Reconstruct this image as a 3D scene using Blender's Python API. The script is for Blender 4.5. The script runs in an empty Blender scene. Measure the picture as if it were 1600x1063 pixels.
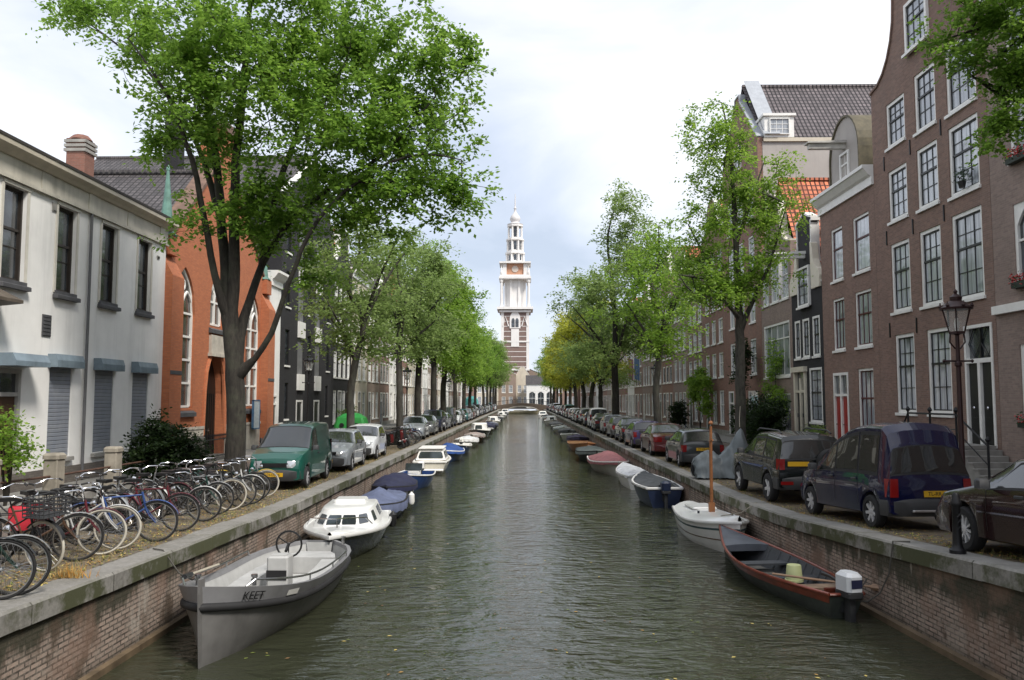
import bpy, math, random
import numpy as np
from mathutils import Matrix, Vector, Euler
R = math.radians
scene = bpy.context.scene
COL = scene.collection
random.seed(7)

# ------------------------------------------------------------------ camera
CAMZ = 3.65
F_PX = 1250.0
cam_d = bpy.data.cameras.new('camera')
cam = bpy.data.objects.new('camera', cam_d)
COL.objects.link(cam)
cam_d.sensor_width = 36.0
cam_d.lens = 36.0 * F_PX / 1600.0
cam_d.clip_end = 3000
cam.location = (0, 0, CAMZ)
cam.rotation_euler = (R(90 + 4.232), 0, R(0.779))
scene.camera = cam
CM = Euler(cam.rotation_euler).to_matrix()

def at(x, y, Y):
    """point on the photograph's ray (1600 px wide) at distance Y down the canal"""
    d = CM @ Vector(((x - 800) / F_PX, (531.5 - y) / F_PX, -1.0))
    s = Y / d.y
    return Vector((d.x * s, Y, CAMZ + d.z * s))

# ------------------------------------------------------------------ sky, sun, exposure
SUN_EL, SUN_AZ = R(50), R(136)      # azimuth from +Y clockwise: behind the camera, to the right
w = bpy.data.worlds.new('World'); scene.world = w; w.use_nodes = True
nt = w.node_tree; N = nt.nodes; L = nt.links
for n in list(N): N.remove(n)
def wn(t, **k):
    n = N.new(t)
    for a, b in k.items(): setattr(n, a, b)
    return n
out = wn('ShaderNodeOutputWorld')
sky = wn('ShaderNodeTexSky', sky_type='NISHITA'); sky.sun_disc = False
sky.sun_elevation = SUN_EL; sky.sun_rotation = SUN_AZ
bg1 = wn('ShaderNodeBackground'); bg1.inputs[1].default_value = 0.11
L.new(sky.outputs[0], bg1.inputs[0])
tc = wn('ShaderNodeTexCoord')
mp = wn('ShaderNodeMapping'); mp.inputs['Scale'].default_value = (1.6, 1.6, 4.2)
mp.inputs['Location'].default_value = (0.35, 0.2, 0.55)
L.new(tc.outputs['Generated'], mp.inputs[0])
nz = wn('ShaderNodeTexNoise'); nz.inputs['Scale'].default_value = 1.5; nz.inputs['Detail'].default_value = 7; nz.inputs['Roughness'].default_value = 0.52
nz.inputs['Distortion'].default_value = 0.35
L.new(mp.outputs[0], nz.inputs['Vector'])
sep = wn('ShaderNodeSeparateXYZ'); L.new(tc.outputs['Generated'], sep.inputs[0])
def math_node(op, a, b=None, clamp=False):
    n = wn('ShaderNodeMath', operation=op); n.use_clamp = clamp
    for i, v in enumerate((a, b)):
        if v is None: continue
        if isinstance(v, (int, float)): n.inputs[i].default_value = v
        else: L.new(v, n.inputs[i])
    return n.outputs[0]
# a bank of grey-blue cloud low down the canal, whiter sky above and to the sides
band = math_node('MULTIPLY', math_node('ABSOLUTE', math_node('SUBTRACT', sep.outputs[2], 0.17)), 4.2)
side = math_node('MULTIPLY', math_node('ABSOLUTE', math_node('ADD', sep.outputs[0], 0.05)), 2.6)
dark = math_node('SUBTRACT', 1.0, math_node('ADD', band, side), True)
val = math_node('SUBTRACT', nz.outputs[0], math_node('MULTIPLY', dark, 0.25))
cr = wn('ShaderNodeValToRGB')
e = cr.color_ramp.elements
e[0].position = 0.20; e[0].color = (0.44, 0.50, 0.60, 1)
e[1].position = 0.70; e[1].color = (0.92, 0.92, 0.94, 1)
m_ = e.new(0.36); m_.color = (0.57, 0.62, 0.72, 1)
m2 = e.new(0.50); m2.color = (0.71, 0.735, 0.80, 1)
L.new(val, cr.inputs[0])
bg2 = wn('ShaderNodeBackground'); bg2.inputs[1].default_value = 1.08
L.new(cr.outputs[0], bg2.inputs[0])
mx = wn('ShaderNodeMixShader'); mx.inputs[0].default_value = 0.86
L.new(bg1.outputs[0], mx.inputs[1]); L.new(bg2.outputs[0], mx.inputs[2])
L.new(mx.outputs[0], out.inputs[0])

sd = bpy.data.lights.new('sun', 'SUN'); sun = bpy.data.objects.new('sun', sd); COL.objects.link(sun)
sd.energy = 2.9; sd.angle = R(13); sd.color = (1.0, 0.95, 0.87)
sdir = Vector((math.sin(SUN_AZ) * math.cos(SUN_EL), math.cos(SUN_AZ) * math.cos(SUN_EL), math.sin(SUN_EL)))
sun.rotation_euler = sdir.to_track_quat('Z', 'Y').to_euler()
vs = scene.view_settings
vs.view_transform = 'Standard'; vs.look = 'None'; vs.gamma = 1; vs.exposure = 0.5; vs.use_curve_mapping = False
try:
    scene.cycles.max_bounces = 6; scene.cycles.diffuse_bounces = 3; scene.cycles.glossy_bounces = 3
    scene.cycles.transmission_bounces = 4; scene.cycles.transparent_max_bounces = 6
    scene.cycles.use_denoising = True
    scene.cycles.caustics_reflective = False; scene.cycles.caustics_refractive = False
    scene.render.use_persistent_data = False
except Exception: pass

# ------------------------------------------------------------------ materials
MATS = {}
class NB:
    """small node-tree builder"""
    def __init__(s, name):
        s.m = bpy.data.materials.new(name); s.m.use_nodes = True
        s.t = s.m.node_tree; s.n = s.t.nodes; s.l = s.t.links
        s.b = s.n['Principled BSDF']; s.o = s.n['Material Output']
    def node(s, t, **k):
        n = s.n.new(t)
        for a, b in k.items(): setattr(n, a, b)
        return n
    def link(s, a, b): s.l.new(a, b)
    def coord(s, kind='Object', scale=(1, 1, 1), loc=(0, 0, 0)):
        t = s.node('ShaderNodeTexCoord'); mpn = s.node('ShaderNodeMapping')
        mpn.inputs['Scale'].default_value = scale; mpn.inputs['Location'].default_value = loc
        s.link(t.outputs[kind], mpn.inputs[0]); return mpn.outputs[0]
    def noise(s, vec, scale, detail=4, rough=0.55, dist=0):
        n = s.node('ShaderNodeTexNoise'); n.inputs['Scale'].default_value = scale
        n.inputs['Detail'].default_value = detail; n.inputs['Roughness'].default_value = rough
        n.inputs['Distortion'].default_value = dist
        if vec is not None: s.link(vec, n.inputs['Vector'])
        return n.outputs[0]
    def ramp(s, fac, stops):
        n = s.node('ShaderNodeValToRGB'); e = n.color_ramp.elements
        while len(e) < len(stops): e.new(0.5)
        for i, (p, c) in enumerate(stops):
            e[i].position = p
            e[i].color = (c, c, c, 1) if isinstance(c, (int, float)) else (*c[:3], 1)
        s.link(fac, n.inputs[0]); return n.outputs[0]
    def mix(s, fac, a, b, mode='MIX'):
        n = s.node('ShaderNodeMix', data_type='RGBA', blend_type=mode)
        for i, v in ((0, fac), (6, a), (7, b)):
            if isinstance(v, (int, float)): n.inputs[i].default_value = v if i == 0 else (v, v, v, 1)
            elif isinstance(v, tuple): n.inputs[i].default_value = (*v[:3], 1)
            else: s.link(v, n.inputs[i])
        return n.outputs[2]
    def math(s, op, a, b=None, clamp=False):
        n = s.node('ShaderNodeMath', operation=op); n.use_clamp = clamp
        for i, v in enumerate((a, b)):
            if v is None: continue
            if isinstance(v, (int, float)): n.inputs[i].default_value = v
            else: s.link(v, n.inputs[i])
        return n.outputs[0]
    def bump(s, h, strength=0.3, dist=0.02):
        n = s.node('ShaderNodeBump'); n.inputs['Strength'].default_value = strength
        n.inputs['Distance'].default_value = dist
        s.link(h, n.inputs['Height']); s.link(n.outputs[0], s.b.inputs['Normal'])
    def col(s, c):
        if isinstance(c, tuple): s.b.inputs['Base Color'].default_value = (*c[:3], 1)
        else: s.link(c, s.b.inputs['Base Color'])
    def set(s, **k):
        nm = {'rough': 'Roughness', 'metal': 'Metallic', 'coat': 'Coat Weight', 'coatr': 'Coat Roughness', 'ior': 'IOR', 'spec': 'Specular IOR Level'}
        for a, b in k.items():
            i = s.b.inputs[nm[a]]
            if isinstance(b, (int, float)): i.default_value = b
            else: s.link(b, i)
def sc(c, k): return tuple(min(1, x * k) for x in c)

def plain(name, c, rough=0.6, var=0.18, scale=3.0, metal=0, coat=0, bump=0.0, bscale=40, stain=0):
    key = name
    if key in MATS: return MATS[key]
    b = NB(name); v = b.coord()
    n = b.noise(v, scale, 5, 0.6)
    cc = b.ramp(n, [(0.3, sc(c, 1 - var)), (0.7, sc(c, 1 + var))])
    if stain:
        s2 = b.noise(b.coord(scale=(1.3, 1.3, 0.12)), 1.6, 5, 0.65)
        cc = b.mix(b.ramp(s2, [(0.5, 0.0), (0.75, stain)]), cc, sc(c, 0.42))
    b.col(cc); b.set(rough=rough, metal=metal, coat=coat, coatr=0.04)
    if bump: b.bump(b.noise(v, bscale, 3), bump, 0.01)
    MATS[key] = b.m; return b.m

def paint(name, c, rough=0.35):
    """car paint: clear coat over slightly dusty colour"""
    if name in MATS: return MATS[name]
    b = NB(name); v = b.coord()
    n = b.noise(v, 2.2, 5, 0.65)
    z = b.node('ShaderNodeSeparateXYZ'); b.link(b.coord(), z.inputs[0])
    low = b.math('SUBTRACT', 0.5, z.outputs[2], True)
    dust = b.math('MULTIPLY', b.math('ADD', b.ramp(n, [(0.4, 0.0), (0.9, 0.006)]), b.math('MULTIPLY', low, 0.14)), 0.6, True)
    b.col(b.mix(dust, c, (0.16, 0.145, 0.12)))
    b.set(rough=rough, coat=0.85, coatr=0.03, spec=0.3)
    MATS[name] = b.m; return b.m

def brick(name, c1, c2, mortar, bw=0.22, bh=0.066, var=0.35, dirt=0.35):
    if name in MATS: return MATS[name]
    b = NB(name)
    t = b.node('ShaderNodeTexCoord')
    bt = b.node('ShaderNodeTexBrick'); b.link(t.outputs['UV'], bt.inputs['Vector'])
    bt.inputs['Color1'].default_value = (*c1, 1); bt.inputs['Color2'].default_value = (*c2, 1); bt.inputs['Mortar'].default_value = (*mortar, 1)
    bt.inputs['Scale'].default_value = 1.0; bt.inputs['Brick Width'].default_value = bw; bt.inputs['Row Height'].default_value = bh
    bt.inputs['Mortar Size'].default_value = 0.006; bt.inputs['Mortar Smooth'].default_value = 0.3
    v = b.coord()
    n1 = b.noise(v, 0.55, 6, 0.62); n2 = b.noise(v, 7.0, 4, 0.6)
    c = b.mix(b.ramp(n2, [(0.35, 0.0), (0.7, var)]), bt.outputs['Color'], sc(c1, 0.5))
    st = b.noise(b.coord(scale=(1, 1, 0.16)), 1.1, 5, 0.6)
    c = b.mix(b.ramp(n1, [(0.4, 0.0), (0.75, dirt)]), c, sc(c1, 0.45))
    c = b.mix(b.ramp(st, [(0.52, 0.0), (0.78, dirt)]), c, sc(mortar, 0.75))
    b.col(c); b.set(rough=0.85)
    b.bump(b.math('MULTIPLY', bt.outputs['Fac'], -1.0), 0.35, 0.008)
    MATS[name] = b.m; return b.m

def tiles(name, c, pitch=0.26):
    """pantiles: rows and waves in metres over the UVs"""
    if name in MATS: return MATS[name]
    b = NB(name)
    t = b.node('ShaderNodeTexCoord'); s = b.node('ShaderNodeSeparateXYZ'); b.link(t.outputs['UV'], s.inputs[0])
    u = b.math('MULTIPLY', s.outputs[0], 2 * math.pi / pitch); 
    wv = b.math('ADD', b.math('MULTIPLY', b.math('SINE', u), 0.5), 0.5)
    row = b.math('FRACT', b.math('DIVIDE', s.outputs[1], 0.30))
    h = b.math('ADD', b.math('MULTIPLY', wv, 0.6), b.math('MULTIPLY', b.math('SUBTRACT', 1.0, row), 0.5))
    bt = b.node('ShaderNodeTexBrick'); b.link(t.outputs['UV'], bt.inputs['Vector']); bt.offset = 0
    bt.inputs['Color1'].default_value = (*sc(c, 0.8), 1); bt.inputs['Color2'].default_value = (*sc(c, 1.7), 1); bt.inputs['Mortar'].default_value = (*sc(c, 0.22), 1)
    bt.inputs['Scale'].default_value = 1; bt.inputs['Brick Width'].default_value = pitch; bt.inputs['Row Height'].default_value = 0.30; bt.inputs['Mortar Size'].default_value = 0.045
    n = b.noise(b.coord(), 0.9, 5, 0.65)
    b.col(b.mix(b.ramp(n, [(0.42, 0.0), (0.72, 0.5)]), bt.outputs['Color'], sc(c, 0.5)))
    b.set(rough=0.6); b.bump(h, 1.0, 0.08)
    MATS[name] = b.m; return b.m

def leafmat(name, c, c2):
    if name in MATS: return MATS[name]
    b = NB(name)
    a = b.node('ShaderNodeAttribute', attribute_name='tint')
    cc = b.ramp(a.outputs['Fac'], [(0.0, sc(c, 0.55)), (0.5, c), (1.0, c2)])
    b.col(cc); b.set(rough=0.5, spec=0.35)
    tr = b.node('ShaderNodeBsdfTranslucent'); b.link(b.mix(0.5, cc, c2), tr.inputs[0])
    mxn = b.node('ShaderNodeMixShader'); mxn.inputs[0].default_value = 0.6
    b.link(b.b.outputs[0], mxn.inputs[1]); b.link(tr.outputs[0], mxn.inputs[2]); b.link(mxn.outputs[0], b.o.inputs[0])
    MATS[name] = b.m; return b.m

def glass(name, c=(0.02, 0.025, 0.03), rough=0.03, curtain=0.0, spread=3.2):
    """window pane with the dark room, or a folded net curtain, close behind it"""
    if name in MATS: return MATS[name]
    b = NB(name)
    if curtain:
        v = b.coord(scale=(1, 1, 0.04))
        n = b.noise(v, 9.0, 3, 0.5); k = b.noise(b.coord(), 0.8, 2, 0.5)
        folds = b.ramp(n, [(0.3, sc((0.46, 0.5, 0.55), curtain * 0.55)), (0.7, sc((0.62, 0.66, 0.72), curtain))])
        b.col(b.mix(b.ramp(k, [(0.55, 0.0), (0.64, 0.8)]), folds, c))
    else:
        n = b.noise(b.coord(), 1.1, 2, 0.5)
        b.col(b.ramp(n, [(0.45, c), (0.62, sc(c, spread))]))
    b.set(rough=0.25, coat=1.0, coatr=rough, spec=0.6)
    wob = b.noise(b.coord(), 1.7, 2, 0.5)
    n = b.node('ShaderNodeBump'); n.inputs['Strength'].default_value = 0.04; n.inputs['Distance'].default_value = 0.05
    b.link(wob, n.inputs['Height']); b.link(n.outputs[0], b.b.inputs['Coat Normal'])
    MATS[name] = b.m; return b.m

# ------------------------------------------------------------------ mesh builder
class MB:
    def __init__(s): s.v = []; s.f = []; s.m = []
    def add(s, vs, fs, mi=0):
        o = len(s.v); s.v += [tuple(p) for p in vs]
        for f in fs: s.f.append(tuple(i + o for i in f)); s.m.append(mi)
        return s
    def quad(s, a, b, c, d, mi=0): return s.add((a, b, c, d), ((0, 1, 2, 3),), mi)
    def poly(s, ps, mi=0): return s.add(ps, (tuple(range(len(ps))),), mi)
    def box(s, x0, x1, y0, y1, z0, z1, mi=0):
        v = [(x, y, z) for z in (z0, z1) for y in (y0, y1) for x in (x0, x1)]
        return s.add(v, ((0, 2, 3, 1), (4, 5, 7, 6), (0, 1, 5, 4), (2, 6, 7, 3), (0, 4, 6, 2), (1, 3, 7, 5)), mi)
    def bbox(s, x0, x1, y0, y1, z0, z1, b=0.02, mi=0):
        """box with chamfered vertical and top edges"""
        b = min(b, (x1 - x0) / 2.2, (y1 - y0) / 2.2, (z1 - z0) / 1.1)
        def ring(i, z): return [(x0 + b + i, y0 + i, z), (x1 - b - i, y0 + i, z), (x1 - i, y0 + b + i, z), (x1 - i, y1 - b - i, z), (x1 - b - i, y1 - i, z), (x0 + b + i, y1 - i, z), (x0 + i, y1 - b - i, z), (x0 + i, y0 + b + i, z)]
        b2 = b * 0.8
        return s.rings([ring(0, z0), ring(0, z1 - b), ring(b2, z1)], mi, cap=True)
    def rings(s, rs, mi=0, cap=True, closed=True):
        n = len(rs[0]); o = len(s.v)
        for r in rs: s.v += [tuple(p) for p in r]
        for i in range(len(rs) - 1):
            for j in range(n if closed else n - 1):
                k = (j + 1) % n
                s.f.append((o + i * n + j, o + i * n + k, o + (i + 1) * n + k, o + (i + 1) * n + j)); s.m.append(mi)
        if cap:
            s.f.append(tuple(o + j for j in reversed(range(n)))); s.m.append(mi)
            s.f.append(tuple(o + (len(rs) - 1) * n + j for j in range(n))); s.m.append(mi)
        return s
    def tube(s, pts, r, n=8, mi=0, cap=True):
        pts = [Vector(p) for p in pts]
        rr = r if isinstance(r, (list, tuple)) else [r] * len(pts)
        rs = []; up = None
        for i, p in enumerate(pts):
            d = (pts[min(i + 1, len(pts) - 1)] - pts[max(i - 1, 0)])
            d = d.normalized() if d.length > 1e-9 else Vector((0, 0, 1))
            if up is None: up = Vector((0, 0, 1)) if abs(d.z) < 0.9 else Vector((1, 0, 0))
            a = d.cross(up)
            if a.length < 1e-6: a = d.orthogonal()
            a.normalize(); b = a.cross(d).normalized(); up = b
            rs.append([p + (a * math.cos(t) + b * math.sin(t)) * rr[i] for t in [2 * math.pi * k / n for k in range(n)]])
        return s.rings(rs, mi, cap)
    def lathe(s, prof, c=(0, 0, 0), n=12, mi=0, axis='z', cap=True, rot=0):
        rs = []
        for r, h in prof:
            ring = []
            for k in range(n):
                t = 2 * math.pi * (k + rot) / n; a, b = r * math.cos(t), r * math.sin(t)
                ring.append({'z': (c[0] + a, c[1] + b, c[2] + h), 'x': (c[0] + h, c[1] + a, c[2] + b), 'y': (c[0] + a, c[1] + h, c[2] + b)}[axis])
            rs.append(ring)
        return s.rings(rs, mi, cap)
    def prism(s, poly, d0, d1, plane='xz', mi=0):
        """polygon in a plane extruded along the third axis"""
        def P(a, b, d): return {'xz': (a, d, b), 'yz': (d, a, b), 'xy': (a, b, d)}[plane]
        n = len(poly)
        vs = [P(a, b, d0) for a, b in poly] + [P(a, b, d1) for a, b in poly]
        fs = [tuple(range(n)), tuple(range(2 * n - 1, n - 1, -1))]
        fs += [(i, i + n, (i + 1) % n + n, (i + 1) % n) for i in range(n)]
        return s.add(vs, fs, mi)
    def grid(s, P, mi=0, closed_u=False):
        """P[i][j] points"""
        return s.rings(P, mi, cap=False, closed=closed_u)
    def strip(s, pts, wv, mi=0):
        return s
    def xf(s, M):
        s.v = [tuple(M @ Vector(p)) for p in s.v]; return s
    def mesh(s, name, mats, smooth=0):
        me = bpy.data.meshes.new(name)
        me.from_pydata(s.v, [], s.f)
        for m in (mats if isinstance(mats, (list, tuple)) else [mats]): me.materials.append(m)
        me.polygons.foreach_set('material_index', s.m)
        nl = len(me.loops)
        if nl:
            li = np.empty(nl, np.int32); me.loops.foreach_get('vertex_index', li)
            co = np.empty(len(me.vertices) * 3); me.vertices.foreach_get('co', co); co = co.reshape(-1, 3)
            nf = len(me.polygons); nr = np.empty(nf * 3); me.polygons.foreach_get('normal', nr); nr = np.abs(nr.reshape(-1, 3))
            lt = np.empty(nf, np.int32); me.polygons.foreach_get('loop_total', lt)
            ax = np.where((nr[:, 2] > nr[:, 0]) & (nr[:, 2] > nr[:, 1] * 1.0), 2, np.where(nr[:, 0] > nr[:, 1], 0, 1))
            # sloping roofs: measure along the slope
            la = np.repeat(ax, lt); ln = np.repeat(nr, lt, axis=0); p = co[li]
            u = np.where(la == 0, p[:, 1], np.where(la == 1, p[:, 0], np.where(ln[:, 0] > ln[:, 1], p[:, 1], p[:, 0])))
            v = np.where(la == 2, np.where(ln[:, 0] > ln[:, 1], p[:, 0], p[:, 1]) / np.maximum(ln[:, 2], 0.05), p[:, 2])
            uvl = me.uv_layers.new(name='UVMap')
            uvl.data.foreach_set('uv', np.stack([u, v], 1).ravel())
        if smooth:
            me.shade_smooth(); me.set_sharp_from_angle(angle=R(smooth))
        me.update(); return me
    def build(s, name, mats, parent=None, smooth=0, loc=None, rot=None):
        return link(name, s.mesh(name, mats, smooth), parent, loc, rot)

def link(name, me, parent=None, loc=None, rot=None):
    o = bpy.data.objects.new(name, me); COL.objects.link(o)
    if parent is not None: o.parent = parent
    if loc is not None: o.location = loc
    if rot is not None: o.rotation_euler = rot
    return o
def tag(o, label=None, cat=None, group=None, kind=None):
    if label: o['label'] = label
    if cat: o['category'] = cat
    if group: o['group'] = group
    if kind: o['kind'] = kind
    return o
def thing(name, label, cat, loc=(0, 0, 0), rz=0, group=None):
    o = bpy.data.objects.new(name, None); COL.objects.link(o)
    o.empty_display_size = 0.3; o.location = loc; o.rotation_euler = (0, 0, rz)
    return tag(o, label, cat, group)
CH = {}
def kids(o):
    return [c for c in bpy.data.objects if c.parent is o]
def copy_tree(o, parent=None, tree=None):
    """copy of a thing, its parts and their sub-parts; tree is a cached list of children"""
    if tree is None:
        if o.name not in CH:
            CH[o.name] = {}
            allc = {}
            for c in bpy.data.objects:
                if c.parent is not None: allc.setdefault(c.parent.name, []).append(c)
            def walk(q): return [(c, walk(c)) for c in allc.get(q.name, [])]
            CH[o.name] = walk(o)
        tree = CH[o.name]
    c = o.copy(); COL.objects.link(c)
    if parent is not None: c.parent = parent
    for ch, sub in tree: copy_tree(ch, c, sub)
    return c
ORD = 'first second third fourth fifth sixth seventh eighth ninth tenth eleventh twelfth thirteenth fourteenth fifteenth sixteenth seventeenth eighteenth nineteenth twentieth twenty-first twenty-second twenty-third twenty-fourth twenty-fifth twenty-sixth twenty-seventh twenty-eighth twenty-ninth thirtieth'.split()
def text_mesh(body, size, mat, name='lettering', extr=0.002):
    cu = bpy.data.curves.new(name, 'FONT'); cu.body = body; cu.size = size; cu.extrude = extr
    cu.align_x = 'CENTER'; cu.align_y = 'CENTER'
    o = bpy.data.objects.new(name, cu); COL.objects.link(o)
    dg = bpy.context.evaluated_depsgraph_get()
    me = bpy.data.meshes.new_from_object(o.evaluated_get(dg)); me.name = name
    bpy.data.objects.remove(o); bpy.data.curves.remove(cu)
    me.materials.clear(); me.materials.append(mat)
    return me

# shared materials
white = plain('white_paint', (0.80, 0.79, 0.76), 0.45, 0.07)
cream = plain('cream_paint', (0.68, 0.63, 0.52), 0.5, 0.08)
black = plain('black_paint', (0.012, 0.012, 0.013), 0.4, 0.3)
blackm = plain('black_iron', (0.014, 0.014, 0.016), 0.45, 0.3, metal=0.3)
rubber = plain('black_rubber', (0.017, 0.017, 0.018), 0.75, 0.3)
darkplastic = plain('dark_plastic', (0.03, 0.031, 0.033), 0.55, 0.2)
steel = plain('bare_steel', (0.5, 0.5, 0.5), 0.3, 0.15, metal=1.0)
chrome = plain('chrome', (0.7, 0.7, 0.72), 0.15, 0.05, metal=1.0)
stone = plain('grey_stone', (0.27, 0.26, 0.24), 0.8, 0.25, 2.0, bump=0.3, bscale=25, stain=0.5)
dstone = plain('dark_sill_stone', (0.07, 0.07, 0.075), 0.7, 0.25)
palestone = plain('pale_stone', (0.48, 0.44, 0.38), 0.8, 0.18, stain=0.4)
pane = glass('dark_pane')
pane_c = glass('curtained_pane', curtain=1.05)
pane_b = glass('blue_reflecting_pane', (0.05, 0.065, 0.085), curtain=0.75)
carglass = glass('car_glass', (0.006, 0.008, 0.008), 0.015, spread=1.6)
# ------------------------------------------------------------------ ground, water, streets, quays
XL, XR = -13.7, 14.2                       # building lines
ENDY = 212.0
def xql(Y): return -5.65
RQ = [(-15, 6.45), (0, 6.35), (10, 6.18), (16, 5.88), (22, 5.55), (40, 5.36), (212, 5.3)]
def xqr(Y): return float(np.interp(Y, [p[0] for p in RQ], [p[1] for p in RQ]))
def zl(Y): return 1.10 + 0.27 * float(np.clip((20 - Y) / 12, 0, 1)) ** 1.2
def zr(Y): return 1.08 + 0.50 * float(np.clip((19 - Y) / 9.5, 0, 1.2)) ** 1.2

b = NB('canal_water'); v = b.coord(scale=(0.75, 1.25, 1))
n1 = b.noise(v, 1.55, 3, 0.5, 0.6); n2 = b.noise(b.coord(scale=(0.65, 1.4, 1), loc=(3, 7, 0)), 4.8, 3, 0.55, 0.4)
big = b.noise(b.coord(scale=(0.35, 0.12, 1)), 0.5, 3, 0.5)
amp = b.ramp(big, [(0.35, 0.55), (0.65, 1.15)])
h = b.math('MULTIPLY', b.math('ADD', n1, b.math('MULTIPLY', n2, 0.5)), amp)
b.col(b.mix(b.noise(b.coord(), 0.3, 3), (0.025, 0.028, 0.016), (0.04, 0.043, 0.026)))
b.set(rough=0.045, spec=0.5, ior=1.45); b.bump(h, 0.5, 0.15)
water_m = b.m

def paver(name, c1, c2, mortar, bw, bh, litter=None, moss=0.3):
    b = NB(name); t = b.node('ShaderNodeTexCoord')
    bt = b.node('ShaderNodeTexBrick'); b.link(t.outputs['UV'], bt.inputs['Vector'])
    bt.inputs['Color1'].default_value = (*c1, 1); bt.inputs['Color2'].default_value = (*c2, 1); bt.inputs['Mortar'].default_value = (*mortar, 1)
    bt.inputs['Scale'].default_value = 1; bt.inputs['Brick Width'].default_value = bw; bt.inputs['Row Height'].default_value = bh; bt.inputs['Mortar Size'].default_value = 0.008
    n = b.noise(b.coord(), 0.8, 6, 0.62); n2 = b.noise(b.coord(loc=(9, 2, 1)), 2.3, 6, 0.7)
    c = b.mix(b.ramp(n, [(0.38, 0.0), (0.7, 0.6)]), bt.outputs['Color'], sc(c1, 0.5))
    if litter: c = b.mix(b.ramp(n2, [(0.44, 0.0), (0.62, 0.85)]), c, litter)
    b.col(c); b.set(rough=0.9); b.bump(b.math('ADD', b.math('MULTIPLY', bt.outputs['Fac'], -1.0), b.math('MULTIPLY', b.noise(b.coord(), 30, 3), 0.6)), 0.4, 0.012)
    return b.m
pav_road = paver('brick_pavers', (0.17, 0.125, 0.10), (0.13, 0.105, 0.09), (0.09, 0.08, 0.065), 0.2, 0.1)
pav_park = paver('littered_pavers', (0.165, 0.13, 0.10), (0.13, 0.11, 0.09), (0.08, 0.075, 0.05), 0.2, 0.1, litter=(0.19, 0.145, 0.075))
pav_side = paver('concrete_slabs', (0.25, 0.24, 0.22), (0.21, 0.205, 0.19), (0.12, 0.11, 0.10), 0.3, 0.3)
earth = plain('earth', (0.12, 0.10, 0.07), 0.95, 0.3)

MB().poly([(-7, -40, 0), (8, -40, 0), (8, ENDY + 30, 0), (-7, ENDY + 30, 0)]).build('canal_water', water_m)['kind'] = 'structure'
bedm = plain('canal_mud', (0.03, 0.028, 0.02), 0.9)
g = MB()
S = 1500
g.poly([(-S, -S, 0.95), (-6.2, -S, 0.95), (-6.2, ENDY, 0.95), (-S, ENDY, 0.95)])
g.poly([(6.7, -S, 0.95), (S, -S, 0.95), (S, ENDY, 0.95), (6.7, ENDY, 0.95)])
g.poly([(-S, ENDY + 10, 0.95), (S, ENDY + 10, 0.95), (S, S, 0.95), (-S, S, 0.95)])
g.build('ground', earth)['kind'] = 'structure'

YS = [-15, -8, 0, 4] + list(np.arange(6, 26, 1.0)) + list(np.arange(26, ENDY + 1, 6.0))
def sheet(name, fa, fb, zf, dz, mat, kerb=0):
    P = []
    for Y in YS:
        r = [(fa(Y), Y, zf(Y) + dz), (fb(Y), Y, zf(Y) + dz)]
        if kerb: r = [(fa(Y), Y, zf(Y) + dz - kerb)] + r
        P.append(r)
    o = MB().grid(P).build(name, mat); o['kind'] = 'structure'; return o
sheet('quay_parking_strip', lambda Y: xql(Y) - 0.42, lambda Y: -8.6, zl, -0.004, pav_park)
sheet('street', lambda Y: -8.6, lambda Y: -11.4, zl, -0.008, pav_road)
sheet('pavement', lambda Y: -11.4, lambda Y: XL - 4, zl, 0.06, pav_side, 0.11)
sheet('quay_parking_strip', lambda Y: xqr(Y) + 0.42, lambda Y: 8.6, zr, -0.004, pav_park)
sheet('street', lambda Y: 8.6, lambda Y: 11.9, zr, -0.008, pav_road)
sheet('pavement', lambda Y: 11.9, lambda Y: XR + 4, zr, 0.06, pav_side, 0.11)

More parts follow.
